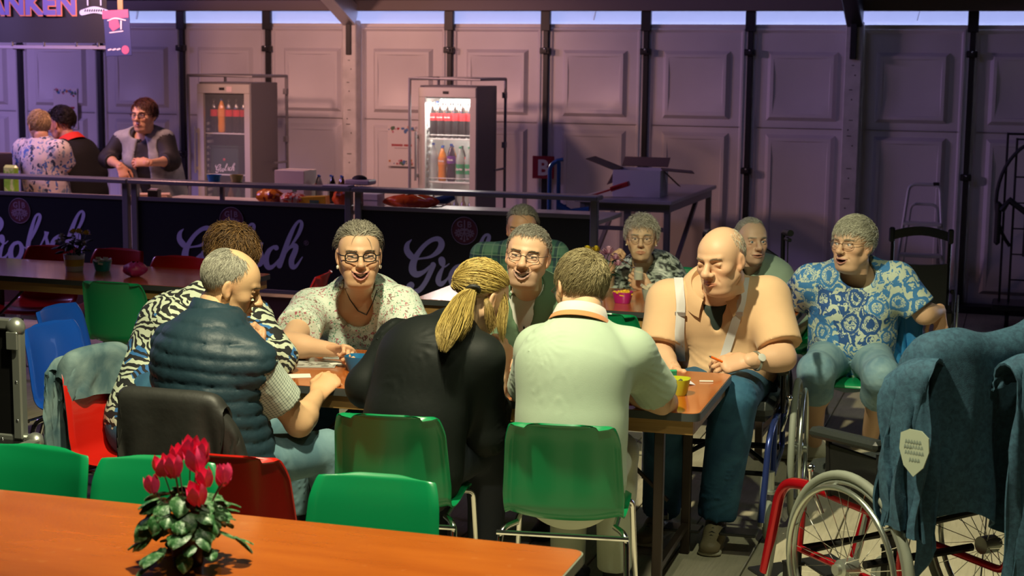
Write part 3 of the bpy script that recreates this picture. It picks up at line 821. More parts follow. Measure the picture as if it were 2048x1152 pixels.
# ================================================================== things on the bar
def bowl(name, loc, label, w, d, h, m, group=None, cat='bowl', fill=None):
    t = thing(name, label, cat, loc, 0, group)
    pr = []
    def ring(sx, sy, z, n=20):
        out = []
        for i in range(n):
            a = 2*pi*i/n; c, s = cos(a), sin(a); k = 1/max(abs(c), abs(s))**0.55
            out.append((sx*c*k*.80, sy*s*k*.80, z))
        return out
    L = [ring(w*.36, d*.36, .0), ring(w*.38, d*.38, .004), ring(w*.5, d*.5, h), ring(w*.49, d*.49, h), ring(w*.36, d*.36, .008)]
    n = 20; vs = [p for l in L for p in l]; fs = [tuple(range(n))[::-1]]
    for i in range(4):
        for j in range(n): fs.append((i*n+j, i*n+(j+1) % n, (i+1)*n+(j+1) % n, (i+1)*n+j))
    fs.append(tuple(4*n+j for j in range(n)))
    MB().add(vs, fs).build('bowl_shell', m, t)
    if fill:
        fo = fill(); fo.parent = t
    return t
def pl(nm, c, r=.35): return mat(nm, c, r)
RT = 1.112
bowl('serving_bowl', (0.29, BY+.02, RT), 'small blue bowl on the bar rail left of the yellow bowl', .13, .10, .05, pl('blue_bowl', (.02, .22, .50)), 'bowls on the bar rail')
bowl('serving_bowl', (0.472, BY+.02, RT), 'small pale yellow bowl on the bar rail beside the carton', .115, .10, .055, pl('yellow_bowl', (.62, .47, .12)), 'bowls on the bar rail')
WT = 0.941
t = thing('carton', 'pale carton on the bar worktop behind the yellow bowl', 'box', (0.70, -2.78, WT)); MB().box((0, 0, .12), (.24, .22, .24), bev=.003).build('carton_body', mat('pale_carton', (.60, .50, .46), .7), t); MB().box((0, 0, .2415), (.24, .05, .003)).build('tape', mat('tape', (.5, .42, .36), .3), t); MB().box((.04, -.1115, .10), (.03, .002, .03)).build('print_mark', mat('print_green', (.08, .16, .10), .6), t)
t = thing('carton', 'small white carton under the bar rail next to the orange bag', 'box', (1.375, -2.95, WT)); MB().box((0, 0, .05), (.17, .14, .10), bev=.002).build('carton_body', mat('white_carton2', (.70, .62, .58), .7), t); MB().box((0, -.071, .055), (.17, .002, .004)).build('lid_seam', M_FRAME, t)
ks = [(0.86, -2.72), (0.905, -2.80), (0.95, -2.70), (1.00, -2.78), (1.045, -2.72), (1.09, -2.80)]
for k, (x, y) in enumerate(ks):
    bottle('cola' if k in (0, 3) else 'water' if k < 4 else 'yellow', (x, y, WT), 'blue-capped soda bottle in the cluster behind the bar rail, %s' % pos[k], .205, .026, 'bottle cluster on the bar worktop', capcol='water')
def bag(loc, label, w, d, h, m, seed, name='crisp_bag', cat='bag'):
    rs = np.random.default_rng(seed); n, k = 18, 9
    G = []
    ph = rs.uniform(0, 6, 6)
    for j in range(k):
        v = j/(k-1); row = []
        for i in range(n):
            a = 2*pi*i/n; rr_ = (sin(pi*min(max(v*.92+.05, 0), 1))**.5)*(1+.13*sin(3*a+ph[0])+.10*sin(5*a+ph[1]+v*4)+.07*sin(9*a+ph[2]-v*7))
            row.append((w/2*rr_*cos(a), d/2*rr_*sin(a), h*(v+.05*sin(4*a+ph[3])*v)))
        G.append(row)
    t = thing(name, label, cat, loc)
    MB().sheet(np.array(G)[:, list(range(n))+[0]], 0).build('bag_body', m, t)
    return t
def foil(nm, a, b, sc):
    g = NG(nm, .25); v = g.noise(g.obj, sc, 2, 1.0)
    return g.out(g.mix(g.step(v, .47, .53), a, b), g.noise(g.obj, sc*2, 2), .6)
F1 = foil('foil_orange_red', (.80, .22, .02), (.22, .02, .015), 14); F2 = foil('foil_red_white', (.62, .06, .03), (.75, .55, .45), 30); F3 = foil('foil_orange', (.85, .13, .02), (.70, .08, .02), 12)
cb = bag((0.63, -3.05, WT), 'orange and dark red snack bag lying on the bar worktop', .20, .14, .115, F1, 1); tag(cb, group='snack bags on the bar')
cb = bag((0.80, -3.05, WT), 'red and white foil snack bag lying on the bar worktop', .22, .14, .09, F2, 2); tag(cb, group='snack bags on the bar')
cb = bag((1.175, -3.02, WT), 'bright orange crumpled bag beside the bar post', .13, .12, .125, F3, 3); tag(cb, group='snack bags on the bar')
cb = bag((1.70, -2.95, WT), 'long orange plastic bag lying right of the bar post', .40, .16, .10, F3, 4); tag(cb, group='snack bags on the bar')
t = thing('biscuit_box', 'flat yellow snack box on the bar worktop', 'box', (0.965, -3.03, WT), .1); MB().box((0, 0, .035), (.21, .10, .07), Euler((0, -.06, 0)), .003).build('box_body', mat('box_yellow', (.72, .40, .02), .45), t); MB().box((.02, -.0525, .03), (.07, .002, .03)).build('box_print', mat('print_green', (.08, .16, .10), .6), t)
t = thing('paper_stack', 'flat pile of pale papers on the bar worktop', 'paper', (-0.45, -3.0, WT), .2)
for k in range(3): MB().box((.03*k, .01*k, .006+.012*k), (.34-.05*k, .24-.03*k, .011), Euler((0, 0, .15*k))).build('sheet', mat('kraft_paper', (.62, .42, .28), .8), t)
t = thing('serving_tray', 'white tray with a dark round loaf on the bar rail', 'tray', (1.38, BY+.16, RT+.005)); b = MB(); b.box((0, 0, .018), (.19, .14, .036), bev=.008); b.build('tray_body', mat('tray_white', (.72, .55, .50), .5), t)
lf = MB().ell((1.37, BY+.17, RT+.045), (.055, .05, .026), 16, 8).build('bread_loaf', mat('dark_crust', (.03, .015, .01), .7, bump=(60, .4))); tag(lf, 'dark round loaf lying on the white tray on the rail', 'bread')
t = thing('paper_napkins', 'flat white napkin lying on the bar rail edge', 'napkin', (1.27, BY+.02, RT)); MB().box((0, 0, .004), (.20, .12, .008), bev=.002).build('napkin', mat('napkin_white', (.75, .62, .58), .8), t)
t = thing('umbrella', 'folded dark blue umbrella with ribs lying on the bar worktop', 'umbrella', (1.62, -2.88, .975), .25)
b = MB(); b.tube([(-.12, 0, .0), (.12, 0, .01), (.30, 0, .03), (.36, 0, .05)], [.004, .012, .035, .02], 10); b.build('canopy', mat('umbrella_blue', (.012, .05, .13), .5), t); MB().tube([(-.30, 0, -.01), (.0, 0, .0)], .004, 6).build('shaft', M_CLIP, t)
for k in range(4): MB().tube([(.10, .0, .0), (.2+.02*k, -.03+.02*k, -.03), (.3, -.05+.03*k, -.01)], .003, 5).build('rib', M_POLE, t)
t = thing('napkin_holder', 'small black box standing on the bar front panel edge', 'box', (-.30, -3.12, WT)); MB().box((0, 0, .04), (.085, .06, .08), bev=.004).build('holder_body', M_POLE, t); MB().box((0, 0, .083), (.06, .03, .01)).build('napkin_edge', MATS['napkin_white'], t)
# crate pile and snacks at the far left end of the bar
t = thing('snack_bag', 'light green snack bag standing at the left end of the bar', 'bag', (-1.62, -3.02, WT)); MB().box((0, 0, .11), (.13, .05, .22), bev=.02).build('bag_body', foil('foil_green', (.25, .55, .05), (.55, .70, .20), 10), t)
t = thing('soda_can_box', 'dark carton with orange print at the left picture edge on the bar', 'box', (-1.80, -2.95, WT)); MB().box((0, 0, .15), (.16, .2, .30), bev=.004).build('carton_body', mat('dark_carton', (.03, .02, .02), .6), t); MB().box((0.02, -.102, .15), (.05, .002, .2)).build('carton_print', mat('print_orange', (.55, .20, .05), .6), t)
b = MB(); b.box((-2.12, -2.55, 1.20), (.5, .3, .03), bev=.004); sh = b.build('serving_board', mat('wood_board', (.32, .18, .10), .5)); tag(sh, 'brown wooden board at the left picture edge beside the floral-bloused customer', 'board')
t = thing('board_stand', 'dark stand carrying the brown wooden board at the left end', 'stand', (-2.12, -2.55, 0)); MB().box((0, 0, 1.178), (.3, .2, .012)).build('plate', M_POLE, t); MB().box((0, 0, .586), (.06, .06, 1.172), bev=.006).build('column', M_POLE, t); MB().box((0, 0, .008), (.4, .3, .016), bev=.004).build('foot', M_POLE, t)

# ================================================================== right side clutter by the wall
t = thing('stepladder', 'white folding stepladder against the wall behind the black walker', 'ladder', (5.13, -.45, 0))
MLD = mat('ladder_white', (.60, .60, .62), .4, .2)
b = MB(); b.tube(rounded([(-.22, -.25, 0), (-.12, .0, 1.06), (.12, .0, 1.06), (.22, -.25, 0)], .06), .014, 8); b.build('front_frame', MLD, t)
b = MB(); b.tube(rounded([(-.20, .25, 0), (-.10, .02, .90), (.10, .02, .90), (.20, .25, 0)], .05), .012, 8); b.build('rear_frame', MLD, t)
for z in (.25, .5, .75): MB().box((0, -.22+.2*z, z), (.40-.13*z, .12, .025), bev=.004).build('step', MLD, t)
MB().box((.09, 0, 1.065), (.05, .03, .03), bev=.005).build('grip', M_POLE, t)
t = thing('hoop_rack', 'black hoop and wire rack against the wall at the right picture edge', 'rack', (5.95, -.75, 0))
b = MB(); b.tube([(.10+.36*cos(radians(a)), 0, .98+.48*sin(radians(a))) for a in range(60, 235, 8)], .014, 8); b.build('hoop', M_POLE, t)
for x in (-.20, -.13, .3, .7): MB().tube([(x, .02, .18), (x, .02, 1.46 if x > -.18 else 1.5)], .009, 8).build('upright', M_POLE, t)
b = MB(); b.tube([(-.20, .02, 1.49), (.75, .02, 1.49)], .009, 8); b.tube([(-.13, .02, 1.45), (.75, .02, 1.45)], .007, 8)
for z in (.36, .56, .76, .96, 1.16): b.tube([(-.13, .02, z), (.75, .02, z)], .006, 6)
b.build('cross_wires', M_POLE, t)
b = MB(); b.box((-.24, -.02, .80), (.05, .05, .34), bev=.02); b.tube([(-.22, -.02, .9), (-.16, -.02, .98), (-.02, -.02, .88), (-.02, 0, .55)], .03, 8); b.build('rubber_strap', M_POLE, t)
b = MB(); b.box((.25, 0, .16), (1.0, .4, .05), bev=.01); b.build('base_tray', M_POLE, t)
for x in (-.15, .6): MB().tube([(x, -.1, .07), (x+.03, -.1, .07)], .07, 14).build('caster', M_POLE, t)
kb = MB().box((1.0, -.12, .03), (18, .2, .06), bev=.01); structure('baseboard_back', kb, M_POLE)
# ================================================================== tables
def table_top_mat():
    g = NG('orange_brown_laminate', 0.24)
    n = g.noise(g.scale(g.obj, (1.2, 6, 1)), 2.2, 5)
    n2 = g.noise(g.obj, 26, 2)
    c = g.mix(g.step(n, .3, .7), (0.36, 0.080, 0.008), (0.44, 0.110, 0.012))
    c = g.mix(g.math('MULTIPLY', g.step(n2, .68, .72), .12), c, (.62, .27, .09))
    g.b.inputs['Coat Weight'].default_value = .7; g.b.inputs['Coat Roughness'].default_value = .12; g.b.inputs['Coat IOR'].default_value = 1.6
    return g.out(c)
M_TT = table_top_mat()
M_TE = mat('dark_table_edge', (0.045, 0.05, 0.05), 0.35)
M_AP = mat('beech_apron', (0.30, 0.17, 0.05), 0.5, bump=(30, .1), var=(6, .15), scl=(.2, 6, 6))
M_TL = mat('dark_brown_steel', (0.035, 0.022, 0.016), 0.45, 0.2)
def table(loc, rz, L, W, label, edge=None):
    t = thing('banquet_table', label, 'table', loc, rz, 'banquet tables')
    H = 0.74; r = .035
    def rr(w, d, r, n=4):
        o = []
        for sx, sy, a0 in ((1, 1, 0), (-1, 1, 90), (-1, -1, 180), (1, -1, 270)):
            for k in range(n+1):
                a = radians(a0+90*k/n); o.append((sx*(w/2-r)+r*cos(a), sy*(d/2-r)+r*sin(a)))
        return o
    MB().prism(rr(L-.008, W-.008, r), H-.006, H).build('table_top', M_TT, t)
    MB().prism(rr(L, W, r+.004), H-.030, H-.0015).build('edge_band', edge or M_TE, t)
    a = MB(); a.box((0, W/2-.035, H-.058), (L-.05, .022, .055), bev=.002); a.box((0, -W/2+.035, H-.058), (L-.05, .022, .055), bev=.002); a.box((L/2-.035, 0, H-.058), (.022, W-.09, .055), bev=.002); a.box((-L/2+.035, 0, H-.058), (.022, W-.09, .055), bev=.002)
    a.build('apron', M_AP, t)
    for sx in (-1, 1):
        for sy in (-1, 1):
            MB().box((sx*(L/2-.16), sy*(W/2-.10), (H-.032)/2), (.036, .036, H-.034), bev=.003).build('leg', M_TL, t)
        b = MB(); b.bar((sx*(L/2-.16), -W/2+.10, .12), (sx*(L/2-.16), W/2-.10, .12), .025); b.bar((sx*(L/2-.18), 0, .30), (sx*(L/2-.62), 0, H-.04), .018, .012); b.build('leg_brace', M_TL, t)
    return t
table((3.815, -7.678, 0), 0.025, 1.98, .80, 'orange-brown banquet table the big group sits around')
table((3.86, -10.155, 0), 0.01, 2.0, .81, 'orange banquet table in the foreground with the cyclamen on it', mat('pale_table_edge', (.20, .22, .17), .4))
table((0.69, -5.51, 0), -.02, 2.0, .70, 'banquet table by the bar at left with the white flower bucket')
table((3.83, -5.40, 0), 0.0, 2.0, .80, 'banquet table behind the group where the grey-haired woman eats')

# ================================================================== stacking chairs
def plastic(nm, c): return mat(nm, c, 0.30, coat=.1)
PLC = {'green': plastic('green_plastic', (0.003, 0.215, 0.070)), 'red': plastic('red_plastic', (0.50, 0.012, 0.006)), 'blue': plastic('blue_plastic', (0.008, 0.075, 0.42))}
M_CHR = mat('chrome', (0.75, 0.75, 0.74), 0.16, 1.0)
def shell_grid():
    prof = catmull([(.215, .428), (.19, .446), (.08, .452), (-.06, .436), (-.155, .442), (-.198, .475), (-.212, .53), (-.226, .62), (-.246, .72), (-.262, .775), (-.270, .80)], 5)
    n = len(prof); U = np.linspace(-1, 1, 25); G = np.zeros((n, 25, 3))
    d = np.gradient(prof, axis=0); d /= np.linalg.norm(d, axis=1, keepdims=True)
    nr = np.stack([d[:, 1], -d[:, 0]], 1)          # points up on the seat, forward on the back
    s = np.linspace(0, 1, n)
    for i in range(n):
        t = s[i]
        w = np.interp(t, [0, .06, .2, .45, .6, .8, .93, .975, 1], [.185, .20, .21, .205, .208, .196, .178, .165, .125])
        cup = np.interp(t, [0, .15, .4, .55, .8, 1], [.004, .022, .030, .040, .034, .018])
        for j, u in enumerate(U):
            a = abs(u); lift = cup*a**2.4
            x = u*w; y = prof[i, 0]+nr[i, 0]*lift; z = prof[i, 1]+nr[i, 1]*lift
            if a > .9: lp = (a-.9)/.1; y -= nr[i, 0]*.014*lp**1.5; z -= nr[i, 1]*.014*lp**1.5
            if t > .95: z += -.020*a**4*(t-.95)/.05; y -= .010*((t-.95)/.05)**2
            G[i, j] = (x, y, z)
    return G
SHELL = shell_grid()
def make_chair():
    t = thing('stacking_chair', 'x', 'chair')
    MB().sheet(SHELL, .006).build('seat_shell', PLC['green'], t, angle=60)
    for s in (-1, 1):
        MB().tube(rounded([(s*.17, .17, .425), (s*.205, .21, .415), (s*.225, .245, 0)], .05), .011, 10).build('leg', M_CHR, t)
        MB().tube(rounded([(s*.17, -.10, .405), (s*.215, -.17, .40), (s*.235, -.275, 0)], .05), .011, 10).build('leg', M_CHR, t)
        MB().tube([(s*.172, .17, .425), (s*.172, -.10, .405)], .010, 8).build('side_rail', M_CHR, t)
    MB().tube([(-.225, -.20, .395), (.225, -.20, .395)], .009, 8).build('cross_bar', M_CHR, t); MB().tube([(-.17, .12, .42), (.17, .12, .42)], .009, 8).build('cross_bar', M_CHR, t)
    return t
CH0 = make_chair(); CHN = [0]
def chair(col, x, y, deg, label, group='stacking chairs'):
    if CHN[0] == 0:
        t = CH0
        for c in t.children:
            if c.name.startswith('seat_shell'): c.material_slots[0].link = 'OBJECT'; c.material_slots[0].material = PLC[col]
    else:
        t = copy_tree(CH0)
        for c in t.children:
            if c.name.startswith('seat_shell'): c.material_slots[0].link = 'OBJECT'; c.material_slots[0].material = PLC[col]
    CHN[0] += 1
    t.location = (x, y, 0); t.rotation_euler = (0, 0, radians(deg)); tag(t, label, 'chair', group)
    return t
chair('green', 3.83, -8.42, 8, 'green plastic chair the ponytailed woman in black sits on')
chair('green', 4.42, -8.35, 9, 'green plastic chair the man in the mint polo sits on')
chair('red', 3.12, -8.57, 2, 'red plastic chair under the man in the quilted vest, dark jacket on its back')
chair('green', 4.17, -9.70, 185, 'empty green plastic chair at the foreground table, farthest right')
chair('green', 3.50, -9.73, 190, 'empty green plastic chair behind the cyclamen at the foreground table')
chair('green', 3.03, -9.74, 174, 'empty green plastic chair at the left end of the foreground table')
chair('red', 3.60, -9.10, 4, 'empty red plastic chair seen from behind right of the cyclamen')
chair('red', 2.68, -8.27, -106, 'red plastic chair with the denim jacket over its back')
chair('blue', 1.98, -7.50, -95, 'bright blue plastic chair beside the flight case')
chair('blue', 1.72, -7.02, -88, 'blue plastic chair farther back behind the bright blue one')
chair('green', 1.24, -5.93, 0, 'dark green plastic chair pushed to the left rear table')
chair('red', 0.02, -5.14, 184, 'red plastic chair behind the flower bucket on the left rear table, left one')
chair('red', 0.46, -5.12, 177, 'red plastic chair behind the flower bucket, right one')
chair('red', 1.02, -5.32, 180, 'red plastic chair behind the pink bag on the left rear table')
chair('red', -0.22, -5.98, -5, 'red plastic chair at the near left side of the rear table by the bar')
chair('red', 1.88, -5.46, 100, 'red plastic chair at the right end of the left rear table')
chair('green', 3.96, -5.99, 2, 'green plastic chair on the near side of the grey-haired woman\'s table')
chair('red', 3.10, -6.86, 178, 'red plastic chair under the smiling woman in the floral blouse')
chair('green', 3.88, -6.84, 182, 'green plastic chair under the laughing man in the green pullover')
chair('green', 3.23, -4.72, 180, 'green plastic chair under the man in the plaid shirt')
chair('green', 3.97, -4.66, 182, 'green plastic chair under the grey-haired woman eating')
chair('green', 4.62, -4.75, 176, 'green plastic chair under the old man in pale green')
chair('green', 5.09, -5.60, 178, 'green plastic chair under the woman in the blue patterned shirt')

# ================================================================== draped cloth
def drape(name, top, nrm, front, back, mat_, parent=None, th=.008, rad=.022, fold=.018, seed=0, nu=40, nv=15, flare=.0, hem=None):
    """cloth over an edge: top = polyline; nrm = horizontal outward (front) direction; front/back drop lengths (callable or float)"""
    rs = np.random.default_rng(seed); ph = rs.uniform(0, 6.28, 8)
    T = catmull(np.array(top), 10); idx = np.linspace(0, len(T)-1, nu); P = np.stack([np.interp(idx, np.arange(len(T)), T[:, k]) for k in range(3)], 1)
    n = np.array(nrm, float); n /= np.linalg.norm(n)
    e = P[-1]-P[0]; e[2] = 0; e /= np.linalg.norm(e)
    G = []
    for i in range(nu):
        u = i/(nu-1); row = []
        fd = front(u) if callable(front) else front; bd = back(u) if callable(back) else back
        for sgn, d in ((1, fd), (-1, bd)):
            col = []
            for j in range(nv):
                v = j/(nv-1); z = -d*v
                amp = fold*(.06+.94*v)*min(1, d/.2)
                w = amp*(sin(u*21+ph[0]+sgn)+.6*sin(u*37+ph[1]-sgn*2+v*2)+.5*sin(u*11+ph[2]+v*3))
                off = sgn*(rad+flare*v)+w*.8
                lat = .012*min(1, d/.2)*sin(v*9+u*13+ph[3])+.25*w
                col.append(P[i]+n*off+np.array([0, 0, z])+e*lat)
            row.append(col)
        arc_ = [P[i]+n*rad*cos(radians(a))+np.array([0, 0, rad*sin(radians(a))]) for a in (150, 120, 90, 60, 30)]
        G.append(row[1][::-1]+arc_+row[0])
    return MB().sheet(np.array(G), th).build(name, mat_, parent, angle=70)
def denim_mat(nm, a, b, sc=9):
    g = NG(nm, .85); n = g.noise(g.obj, sc, 5, .6); n2 = g.noise(g.obj, 420, 1)
    return g.out(g.mix(g.step(n, .35, .68), a, b), n2, .12)
M_DENIM = denim_mat('faded_denim', (.055, .115, .135), (.20, .29, .28))
M_JKT = denim_mat('blue_marl_fleece', (.013, .045, .080), (.028, .088, .140), 60)
M_DKJ = mat('dark_grey_nylon', (.020, .021, .018), .55, bump=(18, .25))
M_SEAM = mat('pale_stitching', (.32, .36, .33), .8)
# dark jacket on the vest man's chair
t = thing('dark_jacket', 'dark grey jacket hung over the back of the red chair', 'jacket', (3.13, -8.82, 0), 0.035)
drape('jacket_body', [(-.185, -.01, .79), (-.17, -.012, .82), (0, -.02, .824), (.15, -.012, .818), (.20, -.008, .775)], (0, -1, 0), lambda u: .42+.04*sin(u*9), .12, M_DKJ, t, fold=.020, seed=4, rad=.030)
drape('sleeve', [(.17, .0, .78), (.225, .02, .70), (.25, .04, .60)], (.3, -1, 0), .28, .05, M_DKJ, t, fold=.012, seed=6, rad=.028, nu=20)
# denim jacket
t = thing('denim_jacket', 'faded blue denim jacket hung over a red chair back at left', 'jacket', (2.455, -8.205, 0), radians(-16))
drape('jacket_body', [(-.03, -.18, .73), (-.01, -.15, .815), (.0, -.02, .835), (-.0, .11, .82), (-.01, .15, .75)], (1, 0, 0), lambda u: .13+.06*u, lambda u: .40+.03*sin(u*7), M_DENIM, t, fold=.014, seed=9, rad=.030)
drape('sleeve', [(-.05, -.20, .76), (-.06, -.16, .80), (-.07, -.10, .80)], (-.25, -1, 0), .52, .10, M_DENIM, t, fold=.016, seed=12, rad=.032, nu=22)
# ================================================================== flight case
M_BLK = mat('black_laminate', (.006, .006, .006), .35, coat=.15); M_AL2 = mat('case_aluminium', (.40, .43, .38), .36, .75)
t = thing('flight_case', 'black flight case with aluminium edges at the left picture edge', 'flight case', (1.75, -8.62, 0))
b = MB(); b.box((0.0, -.12, .26), (1.12, .66, .50), bev=.004); b.build('case_body', M_BLK, t)
MB().box((-.02, .22, .745), (1.0, .04, .48), bev=.003).build('lid_panel', M_BLK, t)
def alu_edge(a, b_, nm='edge_rail', w=.042):
    m_ = MB(); m_.bar(a, b_, w, w, bev=.006)
    o = m_.build(nm, M_AL2, t)
    A, B = np.array(a), np.array(b_); n = max(2, int(np.linalg.norm(B-A)/.13)); rv = MB()
    for k in range(n): q = A+(B-A)*(k+.5)/n; rv.ell((q[0], q[1]-w/2, q[2]), (.006, .003, .006), 8, 6)
    rv.build('rivet', M_CLIP, o); return o
alu_edge((.475, .205, .515), (.475, .205, .97)); alu_edge((-.52, .205, .965), (.46, .205, .965)); alu_edge((.555, .20, .505), (.555, -.44, .505)); alu_edge((-.52, -.445, .505), (.555, -.445, .505)); alu_edge((.34, .215, .51), (.56, .215, .51)); alu_edge((.32, .235, .98), (.32, .235, 1.16))
for p in ((.47, .20, .955), (.545, .195, .51), (.335, .235, 1.16), (.545, -.435, .51)):
    b = MB(); b.ell(p, (.038, .034, .038), 16, 10); b.box((p[0]+.0, p[1]-.028, p[2]-.05), (.05, .008, .07), bev=.003)
    b.build('ball_corner', M_AL2, t)
for p in ((-.45, -.35, .005), (.45, -.35, .005), (-.45, .12, .005), (.45, .12, .005)): MB().lathe([(.03, 0), (.03, .01)], 12, (p[0], p[1], 0)).build('foot', M_POLE, t)

# ================================================================== wheelchairs
M_TYRE = mat('grey_green_tyre', (.20, .22, .18), .65); M_TYD = mat('black_tyre', (.02, .02, .02), .6); M_RIMM = mat('hand_rim_alloy', (.48, .52, .46), .28, .9)
M_PAD = mat('black_vinyl', (.018, .022, .020), .42, bump=(90, .12)); M_WFR = mat('black_frame_lacquer', (.012, .012, .012), .3, .2)
def circle(c, r, n, ax=(0, 1, 0), ay=(0, 0, 1)):
    c, ax, ay = np.array(c), np.array(ax), np.array(ay)
    return [tuple(c+ax*r*cos(2*pi*i/n)+ay*r*sin(2*pi*i/n)) for i in range(n)]
def wheelchair(name, label, loc, deg, frame, tyre, scale=1.0, handle=.11):
    t = thing(name, label, 'wheelchair', loc, radians(deg)); t.scale = (scale,)*3
    R = .31
    for s in (-1, 1):
        x = s*.295; c = (x, -.06, R)
        w = MB().tube(circle(c, R-.014, 56), .015, 10, closed=True).build('big_wheel', tyre, t)
        MB().tube(circle(c, R-.036, 56), .009, 8, closed=True).build('wheel_rim', M_AL2, w)
        MB().tube(circle((x+s*.032, -.06, R), R-.050, 56), .0095, 10, closed=True).build('hand_rim', M_RIMM, w)
        for k in range(6):
            a = 2*pi*k/6+.3; p = np.array((x, -.06+(R-.038)*cos(a), R+(R-.038)*sin(a))); q = np.array((x+s*.032, -.06+(R-.05)*cos(a), R+(R-.05)*sin(a)))
            MB().tube([p, q], .006, 6).build('rim_lug', M_AL2, w)
        MB().lathe([(.03, -.03), (.03, .03), (.018, .035), (.018, .05)], 14, c, Matrix(((0, 0, s), (0, 1, 0), (-s, 0, 0)))).build('hub', M_AL2, w)
        for k in range(24):
            a = 2*pi*k/24; a2 = a+(.5 if k % 2 else -.5); sx = .022 if k % 4 < 2 else -.022
            MB().tube([(x+sx, -.06+.026*cos(a2), R+.026*sin(a2)), (x, -.06+(R-.04)*cos(a), R+(R-.04)*sin(a))], .0014, 4).build('spoke', M_CHR, w)
        # caster
        cx = s*.215; cc = (cx, .33, .085)
        cw = MB().tube(circle(cc, .068, 28), .018, 10, closed=True).build('caster_wheel', tyre, t)
        b = MB(); b.lathe([(.055, -.010), (.055, .010)], 18, cc, Matrix(((0, 0, 1), (0, 1, 0), (-1, 0, 0)))); b.build('caster_disc', M_AL2, cw)
        b = MB(); b.box((cx+.027, .325, .14), (.006, .03, .13), bev=.002); b.box((cx-.027, .325, .14), (.006, .03, .13), bev=.002); b.box((cx, .32, .205), (.06, .05, .012)); b.tube([(cx, .31, .2), (cx, .31, .29)], .022, 10); b.build('caster_fork', M_AL2 if frame is not RED_FR else M_WFR, cw)
        # side frame
        f = MB(); f.tube(rounded([(s*.225, -.24, .95), (s*.225, -.23, .50), (s*.225, -.22, .27), (s*.225, .28, .27)], .05), .013, 10); f.tube(rounded([(s*.225, -.23, .49), (s*.225, .24, .50), (s*.215, .40, .47), (s*.20, .50, .12)], .10, 8), .019 if frame is RED_FR else .014, 10); f.tube([(s*.225, .28, .27), (s*.225, .26, .5)], .013, 8)
        f.build('side_frame', frame, t)
        f = MB(); f.tube(rounded([(s*.20, .445, .30), (s*.195, .49, .10)], .02), .012, 8); f.build('footrest_tube', M_AL2, t)
        MB().box((s*.115, .54, .085), (.15, .16, .012), Euler((.12, 0, 0)), .004).build('footplate', M_WFR, t)
        # arm rest
        MB().box((s*.245, .03, .705), (.055, .34, .035), Euler((-.06, 0, 0)), .012).build('armrest_pad', M_PAD, t)
        b = MB(); b.box((s*.245, -.02, .59), (.010, .30, .17), bev=.004); b.tube([(s*.245, .10, .50), (s*.245, .12, .69)], .011, 8); b.tube([(s*.245, -.15, .50), (s*.245, -.13, .69)], .011, 8); b.build('side_guard', M_WFR, t)
        b = MB(); b.tube(rounded([(s*.225, -.24, .94), (s*.225, -.26, .965), (s*.225, -.255-handle, .965)], .02), .011, 8); b.tube([(s*.225, -.26-handle*.2, .965), (s*.225, -.26-handle, .965)], .017, 10); b.build('push_handle', M_PAD, t)
        b = MB(); b.tube([(s*.245, .14, .43), (s*.27, .17, .52), (s*.275, .17, .57)], .008, 8); b.ell((s*.275, .17, .58), (.014, .014, .014), 10, 8); b.build('brake_lever', M_CHR, t)
    b = MB(); b.box((0, .05, .535), (.43, .50, .085), bev=.03); b.build('seat_cushion', M_PAD, t)
    b = MB(); b.sheet([[(x, -.245-.03*(1-(x/.21)**2), z) for z in np.linspace(.55, .94, 6)] for x in np.linspace(-.21, .21, 9)], .012); b.build('backrest', M_PAD, t)
    b = MB(); b.tube([(-.225, -.06, R), (.225, -.06, R)], .014, 8); b.tube([(-.22, .22, .28), (.22, -.18, .48)], .011, 8); b.tube([(.22, .22, .28), (-.22, -.18, .48)], .011, 8); b.tube([(-.22, .28, .27), (.22, .28, .27)], .011, 8); b.build('cross_brace', M_WFR, t)
    return t
RED_FR = mat('metallic_red', (.42, .006, .012), .2, .4); BLUE_FR = mat('blue_violet_lacquer', (.03, .05, .20), .25, .5)
wheelchair('wheelchair', 'empty wheelchair with red front frame and jacket over its back', (5.56, -8.09, 0), 45, RED_FR, M_TYRE, 1.05, .03)
wheelchair('wheelchair', 'wheelchair with blue front tubes the bald man sits in', (4.69, -6.74, 0), 184, BLUE_FR, M_TYRE, 1.0)
# jacket over the empty wheelchair
t = thing('fleece_jacket', 'blue fleece jacket with a pale badge draped over the wheelchair back', 'jacket', (5.745, -8.275, 0), radians(45))
drape('jacket_body', [(-.22, .06, .93), (-.19, .03, 1.05), (-.08, .0, 1.085), (.05, .0, 1.06), (.20, 0, 1.075), (.30, 0, 1.10), (.36, .02, .98)], (-.0, -1, 0), lambda u: .62-.10*sin(u*5), lambda u: .36+.05*sin(u*8), M_JKT, t, fold=.030, seed=21, rad=.06, nu=60, nv=24, flare=.03)
drape('sleeve', [(-.27, .08, .94), (-.25, .0, 1.00), (-.20, -.07, 1.01)], (-.9, -.5, 0), lambda u: .42+.1*u, .12, M_JKT, t, fold=.022, seed=22, rad=.055, nu=24, flare=.02)
drape('sleeve', [(.02, -.13, 1.00), (.09, -.15, 1.03), (.17, -.13, 1.0)], (0, -1, 0), lambda u: .86-.16*abs(u-.5), .05, M_JKT, t, fold=.022, seed=23, rad=.045, nu=24, flare=.0)
b = MB(); poly = [(-.046, .05), (-.02, .064), (.02, .062), (.045, .042), (.05, .0), (.036, -.05), (.006, -.082), (-.028, -.05), (-.046, .0)]
bx = wallM((0, 0, 0), (.55, -.84, 0), (.08, .05, 1)); b.prism(poly, 0, .008)
bd = b.build('badge', mat('badge_pale', (.30, .34, .26), .7), t); bd.matrix_basis = Matrix.Translation((-.325, -.115, .80)) @ wallM((0, 0, 0), (.45, -.89, 0), (.10, .05, 1))
b = MB()
